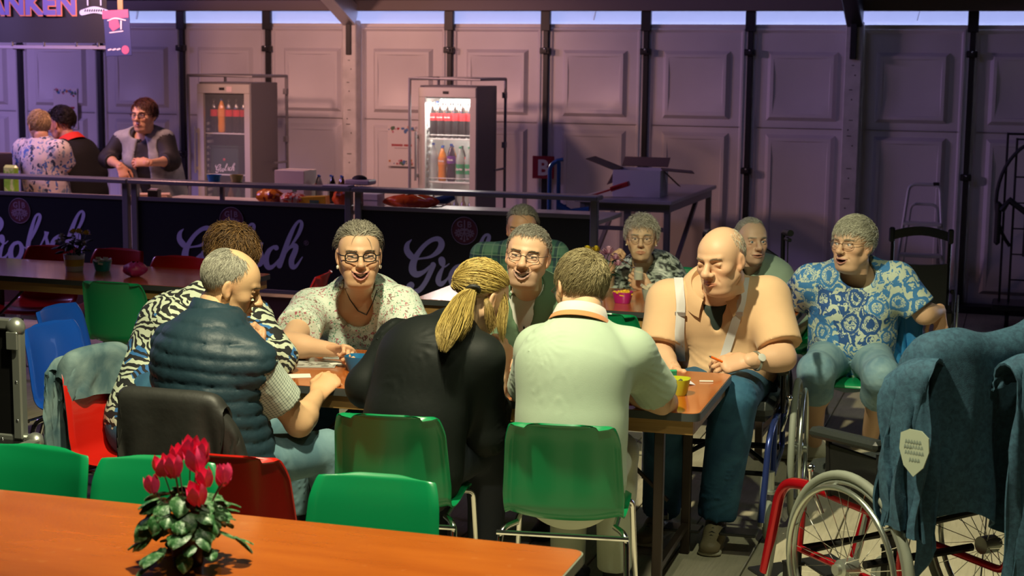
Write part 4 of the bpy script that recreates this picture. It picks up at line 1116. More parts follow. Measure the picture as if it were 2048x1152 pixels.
for yy, x0, x1 in ((.026, -.028, .02), (.010, -.03, .026), (-.008, -.026, .03), (-.03, -.01, .02)):
    for x in np.arange(x0, x1, .009): brush(b, [(x, yy-.004, .0016), (x+.002, yy+.005, .0016), (x+.005, yy-.003, .0014)], Matrix.Identity(4), .0085)
b.build('badge_stitching', mat('badge_ink', (.16, .20, .17), .7), bd, smooth=False)['kind'] = 'stuff'

# ================================================================== walkers
def rollator(name, label, loc, deg, bag=True, mfr=None):
    t = thing(name, label, 'walker', loc, radians(deg)); mf = mfr or M_WFR
    for s in (-1, 1):
        b = MB(); b.tube(rounded([(s*.25, -.28, .10), (s*.24, -.08, .62), (s*.24, -.06, .98)], .06), .014, 8); b.tube(rounded([(s*.24, .30, .10), (s*.24, .02, .60)], .03), .014, 8); b.tube([(s*.24, -.06, .9), (s*.24, -.06, .98), (s*.24, -.20, 1.0)], .012, 8); b.build('side_frame', mf, t)
        b = MB(); b.tube([(s*.24, -.12, .99), (s*.24, -.27, 1.0)], .020, 10); b.box((s*.24, -.20, .955), (.03, .10, .02), bev=.006); b.build('hand_grip', M_PAD, t)
        for y in (-.28, .30):
            w = MB().tube(circle((s*.25, y, .10), .085, 24), .015, 8, closed=True).build('wheel', M_TYD, t); MB().lathe([(.07, -.008), (.07, .008)], 16, (s*.25, y, .10), Matrix(((0, 0, 1), (0, 1, 0), (-1, 0, 0)))).build('wheel_disc', M_AL2, w)
        b = MB(); b.tube([(s*.24, -.2, .97), (s*.26, -.12, .75), (s*.25, .0, .45)], .004, 5); b.build('brake_cable', M_TYD, t)
    b = MB(); b.box((0, .0, .62), (.44, .24, .03), bev=.012); b.build('seat', M_PAD, t)
    b = MB(); b.tube(rounded([(-.24, .12, .80), (-.15, .20, .86), (.15, .20, .86), (.24, .12, .80)], .1), .022, 8); b.build('back_bar', M_PAD, t)
    if bag:
        b = MB(); b.box((0, .10, .42), (.38, .18, .30), bev=.03); b.build('basket_bag', M_PAD, t)
    return t
rollator('walker', 'dark walker standing right of the grey-haired woman', (4.26, -3.95, 0), 20, False)
def black_chair(loc):
    t = thing('transport_chair', 'black folded wheelchair with a dark back sling by the wall', 'wheelchair', loc, radians(182))
    b = MB(); b.tube([(-.17, -.02, .05), (-.17, .0, .98)], .012, 8); b.build('upright', M_WFR, t); b = MB(); b.tube([(.17, -.02, .05), (.17, .0, .98)], .012, 8); b.build('upright', M_WFR, t)
    b = MB(); b.sheet([[(x, .03-.02*cos(x*9), z+.035*cos(x*8.5)) for z in np.linspace(.93, .985, 3)] for x in np.linspace(-.18, .18, 9)], .02); b.build('back_strap', M_PAD, t)
    b = MB(); b.box((-.175, .03, .965), (.035, .05, .09), bev=.008); b.build('grip', M_PAD, t); b = MB(); b.box((.175, .03, .965), (.035, .05, .09), bev=.008); b.build('grip', M_PAD, t)
    b = MB(); b.sheet([[(x, .02, z-.02*cos(x*8.5)*(z-.4)*2) for z in np.linspace(.42, .80, 6)] for x in np.linspace(-.165, .165, 9)], .03); b.build('seat_sling', M_PAD, t)
    for s in (-1, 1):
        w = MB().tube(circle((s*.21, -.05, .32), .30, 44), .012, 8, closed=True).build('big_wheel', M_TYD, t)
        MB().tube(circle((s*.235, -.05, .32), .27, 40), .006, 6, closed=True).build('hand_rim', M_AL2, w)
        for k in range(10):
            a = 2*pi*k/10; MB().tube([(s*.21, -.05, .32), (s*.21, -.05+.29*cos(a), .32+.29*sin(a))], .0018, 4).build('spoke', M_CHR, w)
        MB().lathe([(.03, -.02), (.03, .02)], 12, (s*.21, -.05, .32), Matrix(((0, 0, 1), (0, 1, 0), (-1, 0, 0)))).build('hub', M_AL2, w)
    b = MB(); b.box((-.20, -.10, .62), (.03, .2, .03), bev=.008); b.tube([(-.19, .1, .55), (-.19, .2, .2)], .012, 8); b.box((-.19, .18, .45), (.05, .10, .16), bev=.012); b.build('arm_support', M_WFR, t)
    return t
black_chair((5.30, -3.55, 0))
# ================================================================== potted plants
def leaf_mesh(name, w, l, m_, lobes=0.25, curl=.25):
    G = []; nu, nv = 7, 7
    for i in range(nu):
        u = -1+2*i/(nu-1); row = []
        for j in range(nv):
            v = j/(nv-1)
            hw = w/2*(sin(pi*min(v*.93+.07, 1))**.6)*(1.1-.25*v)
            notch = -.18*l*abs(u)**1.5*(1-v)
            x = u*hw; y = l*v+notch; z = -curl*l*v*v+.10*w*(abs(u)**2)*(-1 if curl > 0 else 1)+.012*sin(u*6+v*5)*w*4*.12
            row.append((x, y, z))
        G.append(row)
    return MB().sheet(G, .0).mesh(name, m_)
def cyclamen_leaf_mat():
    g = NG('cyclamen_leaf_green', .42); d = g.voro(g.obj, 34, 'DISTANCE_TO_EDGE'); n = g.noise(g.obj, 55, 3)
    c = g.mix(g.step(n, .45, .62), (.022, .10, .025), (.17, .31, .16)); return g.out(c, n, .3)
t = thing('potted_cyclamen', 'pink cyclamen in a dark pot on the foreground table', 'plant', (3.955, -10.185, .741))
MB().lathe([(.034, 0), (.036, .002), (.046, .085), (.050, .087), (.050, .098), (.045, .098), (.042, .085)], 24).build('pot', mat('dark_plastic_pot', (.018, .014, .016), .35), t)
MB().lathe([(.001, .082), (.043, .082)], 16, cap=False).build('soil', mat('dark_soil', (.015, .010, .007), .95), t)
ML = cyclamen_leaf_mat(); MS = mat('cyclamen_stem', (.10, .035, .030), .5); MPN = mat('cyclamen_pink', (.88, .055, .19), .5, var=(40, .2)); MPD = mat('cyclamen_heart', (.30, .01, .05), .5)
me_l = [leaf_mesh('leaf', .066, .062, ML), leaf_mesh('leaf', .055, .052, ML, curl=.45), leaf_mesh('leaf', .045, .046, ML, curl=.1)]
rp = random.Random(5)
for k in range(92):
    a = rp.uniform(0, 2*pi); tier = rp.random(); rad = .035+.095*(1-tier)**.6*rp.uniform(.65, 1.0); z = .095+.085*tier+rp.uniform(-.02, .02)-.045*(rad > .105)
    o = link(bpy.data.objects.new('leaf', me_l[k % 3]), t)
    o.location = (rad*cos(a), rad*sin(a), z); o.rotation_euler = (rp.uniform(-.75, -.05)*(1 if rad > .07 else .4), rp.uniform(-.35, .35), a-pi/2+rp.uniform(-.4, .4)); s_ = rp.uniform(.62, 1.05); o.scale = (s_, s_, s_)
    if k < 30: MB().tube([(0, 0, .085), (rad*.4*cos(a), rad*.4*sin(a), z*.9), (rad*cos(a), rad*sin(a), z)], .0016, 5).build('leaf_stem', MS, t)
def petal_flower():
    mb = MB()
    for k in range(5):
        a = 2*pi*k/5; G = []
        for i in range(5):
            u = -1+2*i/4; row = []
            for j in range(6):
                v = j/5; w = .0125*(sin(pi*(v*.86+.08))**.7); tw = a+.5*v
                r = .006+.008*v+.004*sin(v*3); x, y = r*cos(tw)-u*w*sin(tw), r*sin(tw)+u*w*cos(tw)
                row.append((x, y, .040*v-.004*abs(u)))
            G.append(row)
        mb.sheet(G)
    return mb.mesh('blossom', MPN)
me_f = petal_flower()
fl = [(-.035, .02, .275), (.005, .01, .290), (.03, .0, .285), (.045, -.02, .270), (-.06, -.01, .245), (-.015, -.03, .255), (.02, .03, .265), (.07, -.03, .235), (.105, .0, .240), (-.075, -.03, .205), (.085, .02, .225), (-.045, .02, .235), (.06, -.05, .195)]
for x, y, z in fl:
    MB().tube([(x*.15, y*.15, .09), (x*.7, y*.7, z*.72), (x, y, z-.014)], .0018, 5).build('flower_stem', MS, t)
    o = link(bpy.data.objects.new('blossom', me_f), t); o.location = (x, y, z-.022); s_ = rp.uniform(1.05, 1.45); o.scale = (s_,)*3; o.rotation_euler = (rp.uniform(-.35, .35), rp.uniform(-.35, .35), rp.uniform(0, 6))
    MB().ell((x, y, z-.022), (.006, .006, .006), 8, 6).build('blossom_heart', MPD, t)
def mum_mesh(r, m_):
    mb = MB(); rr_ = random.Random(2)
    for k in range(46):
        a = rr_.uniform(0, 2*pi); e = rr_.uniform(.05, 1.4); d = Vector((cos(a)*cos(e), sin(a)*cos(e), sin(e))); p = d*r
        s = Vector((-sin(a), cos(a), 0))*r*.16; mb.add([d*r*.2-s*.4, d*r*.2+s*.4, p+s, p*1.06, p-s], [(0, 1, 2, 3, 4)])
    return mb.mesh('flower_head', m_)
MUM = {c: mum_mesh(.034, mat('mum_'+c, v, .7)) for c, v in (('yellow', (.62, .46, .02)), ('white', (.50, .50, .42)), ('pink', (.62, .36, .48)))}
me_g = leaf_mesh('leaf', .032, .05, mat('dark_mum_leaf', (.012, .032, .012), .6), curl=.2)
def mum_pot(loc, label, heads, potm, stripe, pr=.062, ph=.10, fr=.10):
    t = thing('potted_chrysanthemum', label, 'plant', loc)
    MB().lathe([(pr*.78, 0), (pr*.80, .002), (pr, ph), (pr*.96, ph), (pr*.9, ph*.9), (.001, ph*.88)], 24).build('pot', potm, t)
    if stripe: MB().lathe([(pr*.87, ph*.32), (pr*.955, ph*.72)], 24, cap=False).build('pot_band', stripe, t)
    q = random.Random(8)
    for k in range(46):
        a = q.uniform(0, 6.28); e = q.uniform(.1, 1.4); r = fr*q.uniform(.5, 1)
        o = link(bpy.data.objects.new('leaf', me_g), t); o.location = (r*cos(a)*cos(e)*.9, r*sin(a)*cos(e)*.9, ph+.01+r*1.05*sin(e)); o.rotation_euler = (q.uniform(-.6, .6), q.uniform(-.5, .5), a-pi/2)
    for x, y, z, c, s_ in heads:
        o = link(bpy.data.objects.new('flower_head', MUM[c]), t); o.location = (x, y, z); o.scale = (s_,)*3
        MB().tube([(x*.2, y*.2, ph*.85), (x, y, z)], .002, 5).build('flower_stem', mat('green_stem', (.03, .07, .02), .6), t)
    return t
q = random.Random(3)
mum_pot((.575, -5.52, .741), 'white flower bucket with yellow and pale chrysanthemums on the left rear table', [(.05, -.02, .225, 'yellow', .9), (.075, .02, .215, 'yellow', .8), (.02, -.03, .23, 'yellow', .7), (-.06, -.03, .20, 'white', .7), (-.085, 0, .19, 'white', .7), (-.03, .03, .215, 'white', .7), (-.095, -.03, .165, 'white', .6), (.09, -.03, .17, 'white', .5), (-.04, -.06, .18, 'white', .6)], mat('white_pot', (.55, .55, .58), .5), mat('pot_yellow_band', (.55, .38, .04), .5))
mum_pot((3.735, -5.44, .741), 'yellow and pink chrysanthemum pot behind the mint-shirted man\'s head', [(-.05, 0, .245, 'yellow', 1.1), (-.095, .01, .225, 'yellow', .9), (-.01, .03, .25, 'yellow', .9), (.07, -.01, .245, 'pink', 1.2), (.105, .0, .215, 'pink', 1.0), (.125, -.02, .185, 'pink', .9), (.04, .02, .235, 'pink', .9)], mat('white_pot', (.55, .55, .58), .5), None, fr=.135)
# ================================================================== on the tables
TT = .7405
def flat(name, label, cat, c, size, rz, m_, th=.003, group=None, z=TT):
    t = thing(name, label, cat, (c[0], c[1], z), rz, group)
    MB().box((0, 0, th/2), (size[0], size[1], th), bev=min(.001, th*.3)).build('sheet', m_, t)
    return t
M_PL = mat('clear_film', (.55, .56, .52), .12, alpha=.55); M_PHOTO = fab_dummy = foil('grey_photo_print', (.22, .22, .20), (.50, .50, .46), 20); M_PPR = mat('white_paper', (.66, .62, .68), .7); M_PPV = mat('lilac_paper', (.46, .38, .62), .6)
cards = [((2.99, -7.62), (.16, .11), .35, 'dark grey photo card in a clear sleeve nearest the smiling woman\'s elbow'), ((3.20, -7.50), (.19, .10), .10, 'pale photo card in a clear sleeve before the smiling woman'), ((3.13, -7.70), (.20, .12), .30, 'grey photo card in a clear sleeve near the table middle')]
for k, (c, s, r, lb) in enumerate(cards):
    t = flat('photo_card', lb, 'card', c, s, r, M_PL, .004, 'cards on the big group\'s table')
    MB().box((0, 0, .0045), (s[0]-.02, s[1]-.018, .001)).build('photo', mat('dark_photo', (.06, .055, .05), .3) if k == 0 else M_PHOTO, t)
flat('paper_slip', 'small white paper corner lying on the photo card', 'paper', (3.225, -7.66), (.06, .04), .7, mat('white_paper2', (.7, .68, .62), .7), .001, 'papers on the big group\'s table', TT+.006)
flat('paper_slip', 'white triangular paper under the vest-wearing man\'s hand', 'paper', (3.17, -7.93), (.11, .08), .5, mat('white_paper2', (.7, .68, .62), .7), .001, 'papers on the big group\'s table')
flat('paper_slip', 'lilac paper by the left end of the big group\'s table', 'paper', (3.03, -7.86), (.09, .14), .1, M_PPV, .001, 'papers on the big group\'s table')
def chips(nm, m_, n, rx, ry, z0, dz, size, seed):
    def f():
        q = random.Random(seed); mb = MB()
        for k in range(n):
            a, r = q.uniform(0, 6.28), q.random()**.5; c = (rx*r*cos(a), ry*r*sin(a), z0+q.uniform(0, dz))
            mb.box(c, (size*q.uniform(.7, 1.2), size*.8, size*.3), Euler((q.uniform(-.6, .6), q.uniform(-.6, .6), q.uniform(0, 3))))
        o = mb.build(nm, m_, None, smooth=False); o['kind'] = 'stuff'; return o
    return f
bowl('snack_bowl', (3.36, -7.74, TT), 'blue plastic bowl on the big group\'s table', .15, .13, .062, mat('blue_bowl2', (.01, .13, .30), .35), 'snack bowls on tables', fill=chips('snack_bits', mat('yellow_snack', (.62, .42, .08), .7), 12, .045, .04, .035, .018, .016, 3))
bowl('snack_bowl', (4.665, -7.735, TT), 'yellow-green plastic bowl at the right table corner', .125, .12, .062, mat('lime_bowl', (.46, .48, .02), .35), 'snack bowls on tables', fill=chips('snack_bits', mat('dark_snack', (.06, .05, .02), .7), 9, .03, .03, .035, .016, .013, 4))
bowl('snack_bowl', (3.905, -5.53, TT), 'magenta plastic bowl of yellow snacks on the rear table', .135, .12, .06, mat('magenta_bowl', (.38, .01, .16), .3), 'snack bowls on tables', fill=chips('snack_bits', mat('yellow_chips', (.75, .45, .02), .7), 40, .05, .045, .04, .02, .02, 5))
bowl('snack_bowl', (.72, -5.45, TT), 'teal plastic bowl on the left rear table', .13, .12, .06, mat('teal_bowl', (.01, .20, .19), .35), 'snack bowls on tables', fill=chips('wrapper_bits', mat('pale_wrapper', (.55, .52, .50), .5), 8, .045, .04, .05, .03, .035, 6))
t = bag((1.03, -5.60, TT), 'dark pink crumpled bag on the left rear table', .13, .11, .085, mat('pink_bag', (.32, .012, .10), .5, bump=(30, .5)), 9, 'gift_bag', 'bag')
bowl('glass_bowl', (4.03, -5.40, TT), 'pale frosted snack bowl beside the magenta bowl', .13, .12, .065, mat('frosted', (.42, .50, .42), .25, alpha=.6), fill=chips('straws', mat('pale_straw', (.55, .50, .36), .7), 10, .05, .05, .06, .03, .05, 7))
flat('clip', 'pair of white plastic clips near the right table corner', 'clip', (4.725, -7.46), (.055, .008), .3, mat('white_plastic', (.7, .66, .58), .5), .006)
t = thing('paper_tag', 'green and white folded tag beside the yellow-green bowl', 'tag', (4.60, -7.56, TT), .4); MB().box((0, 0, .03), (.05, .012, .06), Euler((.3, 0, 0)), .002).build('green_part', mat('tag_green', (.01, .30, .13), .5), t); MB().box((.05, 0, .012), (.09, .05, .002), Euler((.1, .2, .2))).build('white_part', M_PPR, t)
flat('placemat', 'red flat card under the mint-shirted man\'s forearm', 'card', (4.50, -7.93), (.22, .12), .25, mat('red_card', (.50, .05, .01), .5), .003)
flat('notebook', 'small orange card by the blonde woman\'s hand', 'card', (4.13, -7.72), (.06, .05), .2, mat('orange_card', (.6, .22, .05), .6), .004)
def pencil(a, b, label, m_):
    a, b = Vector(a), Vector(b); t = thing('pen', label, 'pen', tuple(a)); d = b-a
    MB().tube([(0, 0, 0), tuple(d*.86)], .0048, 8).build('barrel', m_, t); MB().tube([tuple(d*.86), tuple(d)], [.0046, .0008], 8).build('tip', mat('dark_tip', (.03, .03, .03), .4), t)
    return t
MOP = mat('orange_pen', (.75, .13, .01), .35)
pencil(atY(524, 692, -7.72), atY(535, 640, -7.72), 'orange pen held upright by the curly-haired woman', MOP)
pencil(atY(1445, 724, -7.22), atY(1418, 712, -7.24), 'orange pen in the bald man\'s hand', MOP)
t = thing('glass_jar', 'small glass jar held by the grey-haired eating woman', 'jar', tuple(atY(1277, 560, -5.10))); MB().lathe([(.022, 0), (.026, .003), (.026, .055), (.022, .062), (.022, .07)], 16).build('jar_glass', mat('jar_glass', (.55, .62, .5), .1, alpha=.45), t); MB().lathe([(.022, .004), (.022, .035)], 14).build('jar_filling', mat('pale_cream', (.5, .46, .34), .6), t)
t = thing('spoon', 'small spoon in the grey-haired woman\'s raised hand', 'spoon', tuple(atY(1233, 512, -5.05))); MB().tube([(0, 0, 0), (.06, -.02, -.03), (.10, -.03, -.05)], .0025, 6).build('handle', M_CHR, t); MB().ell((.112, -.033, -.055), (.014, .009, .004), 10, 6).build('spoon_bowl', M_CHR, t)
# blue jacket hanging at the blue-shirted woman's chair
t = thing('blue_jacket', 'bright blue jacket hanging beside the blue-shirted woman\'s chair', 'jacket', (5.33, -5.40, 0), radians(10))
M_BJ = mat('bright_blue_softshell', (.012, .17, .42), .6, bump=(20, .2))
drape('jacket_body', [(-.10, .0, .60), (-.02, .0, .80), (.05, .0, .815), (.10, .02, .74)], (.2, -1, 0), lambda u: .50-.1*u, .34, M_BJ, t, fold=.022, seed=31, rad=.035, nu=30, flare=.02)
drape('sleeve', [(-.12, -.06, .50), (-.06, -.07, .56), (-.01, -.06, .52)], (0, -1, 0), .34, .05, M_BJ, t, fold=.016, seed=32, rad=.03, nu=18)
MB().box((.03, -.085, .56), (.016, .004, .028), bev=.002).build('chest_logo', mat('logo_white', (.6, .62, .62), .6), t)
# ================================================================== bodies and clothes: smooth blends of tapered limbs, meshed on a grid
def vec(*a): return np.array(a, float)
def unit(v): v = np.asarray(v, float); return v/(np.linalg.norm(v)+1e-12)
class Limb:
    """tapered elliptic limb from a to b. ra, rb = (across, front-back) radii; side = across direction; cut = flat end at b / a"""
    def __init__(s, a, b, ra, rb=None, side=None, k=.02, sub=False, cap=None, cutb=False, cuta=False):
        s.a = np.asarray(a, float); s.b = np.asarray(b, float)
        rb = ra if rb is None else rb
        s.ra = np.array(ra if hasattr(ra, '__len__') else (ra, ra), float); s.rb = np.array(rb if hasattr(rb, '__len__') else (rb, rb), float)
        ax = s.b-s.a; L = np.linalg.norm(ax); s.L = L
        s.e = ax/L if L > 1e-6 else vec(0, 0, 1)
        sd = vec(1, 0, 0) if side is None else np.asarray(side, float)
        sd = sd-s.e*np.dot(sd, s.e)
        if np.linalg.norm(sd) < 1e-3: sd = np.cross(s.e, vec(0, 1, 0)) if abs(s.e[1]) < .9 else np.cross(s.e, vec(0, 0, 1))
        s.s = unit(sd); s.n = np.cross(s.e, s.s)
        s.k = k; s.sub = sub; s.cap = cap; s.cutb = cutb; s.cuta = cuta
    def grown(s, d, sub=None):
        q = Limb(s.a, s.b, s.ra+d, s.rb+d, s.s, s.k, s.sub if sub is None else sub, None if s.cap is None else s.cap+d, s.cutb, s.cuta); return q
    def upto(s, f, cut=True):
        q = Limb(s.a, s.a+(s.b-s.a)*f, s.ra, s.ra+(s.rb-s.ra)*f, s.s, s.k, s.sub, s.cap, cut, s.cuta); return q
    def bounds(s, m):
        r = max(s.ra.max(), s.rb.max(), s.cap or 0)+m
        return np.minimum(s.a, s.b)-r, np.maximum(s.a, s.b)+r
    def dist(s, X, Y, Z):
        dx, dy, dz = X-s.a[0], Y-s.a[1], Z-s.a[2]
        w = dx*s.e[0]+dy*s.e[1]+dz*s.e[2]
        if s.L > 1e-6: t = np.clip(w/s.L, 0, 1)
        else: t = np.zeros(np.broadcast(dx, dy, dz).shape)
        u = dx*s.s[0]+dy*s.s[1]+dz*s.s[2]
        v = dx*s.n[0]+dy*s.n[1]+dz*s.n[2]
        w2 = w-t*s.L
        r1 = s.ra[0]+(s.rb[0]-s.ra[0])*t; r2 = s.ra[1]+(s.rb[1]-s.ra[1])*t
        r3 = s.cap if s.cap is not None else (r1+r2)*.5
        q = np.sqrt((u/r1)**2+(v/r2)**2+(w2/r3)**2)
        d = (q-1)*np.minimum(r1, r2)
        if s.cutb: d = np.maximum(d, w-s.L)
        if s.cuta: d = np.maximum(d, -w)
        return d
def Ball(c, r, axes=None, k=.02, sub=False):
    """ellipsoid with radii (x, y, z) along axes (columns) """
    r = r if hasattr(r, '__len__') else (r, r, r)
    if axes is None: axes = np.eye(3)
    q = Limb(c, c, (r[0], r[1]), None, axes[:, 0], k, sub, r[2])
    q.s, q.n, q.e = axes[:, 0], axes[:, 1], axes[:, 2]
    return q
class VNoise:
    def __init__(s, seed=0):
        s.g = np.random.default_rng(seed).uniform(-1, 1, (32, 32, 32)).astype(np.float32)
    def __call__(s, x, y, z):
        xi, yi, zi = np.floor(x), np.floor(y), np.floor(z)
        fx, fy, fz = x-xi, y-yi, z-zi
        fx = fx*fx*(3-2*fx); fy = fy*fy*(3-2*fy); fz = fz*fz*(3-2*fz)
        a, b, c = xi.astype(int) & 31, yi.astype(int) & 31, zi.astype(int) & 31
        a1, b1, c1 = (a+1) & 31, (b+1) & 31, (c+1) & 31; g = s.g
        def L(p, q, t): return p+(q-p)*t
        return L(L(L(g[a, b, c], g[a1, b, c], fx), L(g[a, b1, c], g[a1, b1, c], fx), fy), L(L(g[a, b, c1], g[a1, b, c1], fx), L(g[a, b1, c1], g[a1, b1, c1], fx), fy), fz)
NOISE = VNoise(5)
def smin(a, b, k):
    h = np.clip(.5+.5*(b-a)/k, 0, 1)
    return b+(a-b)*h-k*h*(1-h)
def surface_nets(F, org, h):
    ins = F < 0
    nx, ny, nz = F.shape
    c = [ins[i:nx-1+i, j:ny-1+j, k:nz-1+k] for i in (0, 1) for j in (0, 1) for k in (0, 1)]
    s = np.zeros(c[0].shape, np.uint8)
    for q in c: s += q
    act = (s > 0) & (s < 8)
    I = np.argwhere(act)
    if len(I) == 0: return np.zeros((0, 3)), np.zeros((0, 4), int)
    idx = -np.ones(act.shape, np.int64); idx[act] = np.arange(len(I))
    acc = np.zeros((len(I), 3)); cnt = np.zeros(len(I))
    i, j, k = I.T
    cor = {(a, b, d): F[i+a, j+b, k+d] for a in (0, 1) for b in (0, 1) for d in (0, 1)}
    for p in cor:
        for ax in range(3):
            if p[ax] == 0:
                q = list(p); q[ax] = 1; q = tuple(q)
                f0, f1 = cor[p], cor[q]; m = (f0 < 0) != (f1 < 0)
                t = f0[m]/(f0[m]-f1[m]); P = np.tile(np.array(p, float), (m.sum(), 1)); P[:, ax] += t
                acc[m] += P; cnt[m] += 1
    V = (I+acc/cnt[:, None])*h+org
    Q = []
    for ax in range(3):
        sl0 = [slice(None)]*3; sl1 = [slice(None)]*3; sl0[ax] = slice(0, -1); sl1[ax] = slice(1, None)
        a, b = ins[tuple(sl0)], ins[tuple(sl1)]
        u, w = (ax+1) % 3, (ax+2) % 3
        for flip, mk in ((False, a & ~b), (True, ~a & b)):
            E = np.argwhere(mk)
            E = E[(E[:, u] > 0) & (E[:, w] > 0) & (E[:, u] < F.shape[u]-1) & (E[:, w] < F.shape[w]-1)]
            if len(E) == 0: continue
            def g(du, dw):
                e = E.copy(); e[:, u] -= du; e[:, w] -= dw
                return idx[e[:, 0], e[:, 1], e[:, 2]]
            q = np.stack([g(1, 1), g(0, 1), g(0, 0), g(1, 0)], 1)
            if flip: q = q[:, ::-1]
            Q.append(q)
    return V, np.concatenate(Q)
def mesh_field(ops, h, post=None, lo=None, hi=None, clip=None):
    """ops: Limbs blended in order. post(F,X,Y,Z)->F displacement. lo/hi clip box"""
    adds = [o for o in ops if not o.sub]
    b = [o.bounds(.012) for o in adds]
    l = np.min([q[0] for q in b], 0)-2*h; u = np.max([q[1] for q in b], 0)+2*h
    if lo is not None: l = np.maximum(l, lo)
    if hi is not None: u = np.minimum(u, hi)
    n = np.maximum(np.ceil((u-l)/h).astype(int)+1, 3)
    F = np.full(n, .06, np.float32)
    gx = l[0]+h*np.arange(n[0]); gy = l[1]+h*np.arange(n[1]); gz = l[2]+h*np.arange(n[2])
    for o in ops:
        m = max(o.k, .02)+2*h
        p, q = o.bounds(m)
        i0 = np.clip(np.floor((p-l)/h).astype(int), 0, n); i1 = np.clip(np.ceil((q-l)/h).astype(int)+1, 0, n)
        if np.any(i1-i0 < 1): continue
        S = tuple(slice(a, b2) for a, b2 in zip(i0, i1))
        d = o.dist(gx[S[0]][:, None, None], gy[S[1]][None, :, None], gz[S[2]][None, None, :])
        if o.sub: F[S] = -smin(-F[S], d, o.k) if o.k > 1e-4 else np.maximum(F[S], -d)
        else: F[S] = smin(F[S], d, o.k) if o.k > 1e-4 else np.minimum(F[S], d)
    if post is not None:
        nb_ = np.abs(F) < .045
        I = np.nonzero(nb_)
        F[I] = post(F[I], gx[I[0]], gy[I[1]], gz[I[2]])
    if clip is not None:
        for c_, nn_ in clip:
            c_ = np.asarray(c_, float); nn_ = unit(nn_)
            pl_ = (gx-c_[0])[:, None, None]*nn_[0]+(gy-c_[1])[None, :, None]*nn_[1]+(gz-c_[2])[None, None, :]*nn_[2]
            F = np.maximum(F, pl_.astype(np.float32))
    return surface_nets(F, l, h)
def smooth_mesh(V, Q, it=1, lam=.5):
    for _ in range(it):
        S = np.zeros_like(V); c = np.zeros(len(V))
        for a, b in ((0, 1), (1, 2), (2, 3), (3, 0)):
            np.add.at(S, Q[:, a], V[Q[:, b]]); np.add.at(S, Q[:, b], V[Q[:, a]]); np.add.at(c, Q[:, a], 1); np.add.at(c, Q[:, b], 1)
        V = V+lam*(S/np.maximum(c, 1)[:, None]-V)
    return V

# ------------------------------------------------------------------ hands
def hand_ops(W, d, n, right, curl=(.5, .5, .5, .5), thumb=.4, spread=.10, sc=1.0, fore=None):
    d = unit(d); n = np.asarray(n, float); n = unit(n-d*np.dot(n, d))
    th = np.cross(d, n) if right else np.cross(n, d)       # thumb side
    s = sc; ops = []
    ops.append(Limb(W-d*.015*s, W+d*.085*s, (.027*s, .016*s), (.039*s, .0135*s), th, .012))
    ops.append(Ball(W+d*.035*s+th*.022*s+n*.008*s, (.018*s, .016*s, .026*s), np.stack([th, n, d], 1), .014))
    lens = (.042, .047, .044, .034); offs = (.030, .010, -.010, -.029); base = (.088, .092, .088, .080)
    for f in range(4):
        c = curl[f]*1.45
        p = W+d*base[f]*s+th*offs[f]*s
        dirn = unit(d+th*spread*(offs[f]/.03))
        r = (.0092, .0095, .0090, .0080)[f]*s; L = lens[f]*s
        ang = c*.75
        for seg, (ll, a) in enumerate(((1.0, ang), (.68, c*1.1), (.5, c*.75))):
            tot = ang if seg == 0 else tot+a
            dd = unit(dirn*cos(tot)+n*sin(tot))
            q = p+dd*L*ll
            ops.append(Limb(p, q, r, r*.92, None, .006)); p = q; r *= .92
    p = W+d*.028*s+th*.028*s+n*.006*s
    d1 = unit(d*.62+th*.70*(1-thumb*.7)+n*(.15+.55*thumb)); q = p+d1*.042*s
    ops.append(Limb(p, q, .0135*s, .0108*s, None, .012))
    d2 = unit(d*.90+th*(.30-.75*thumb)+n*(.10+.45*thumb)); r2 = q+d2*.032*s
    ops.append(Limb(q, r2, .0105*s, .0098*s, None, .006)); d3 = unit(d*.95-th*(.25+.3*thumb)*thumb+n*.25*thumb)
    ops.append(Limb(r2, r2+d3*.024*s, .0098*s, .0080*s, None, .006))
    if fore is not None: ops.append(fore)
    return ops

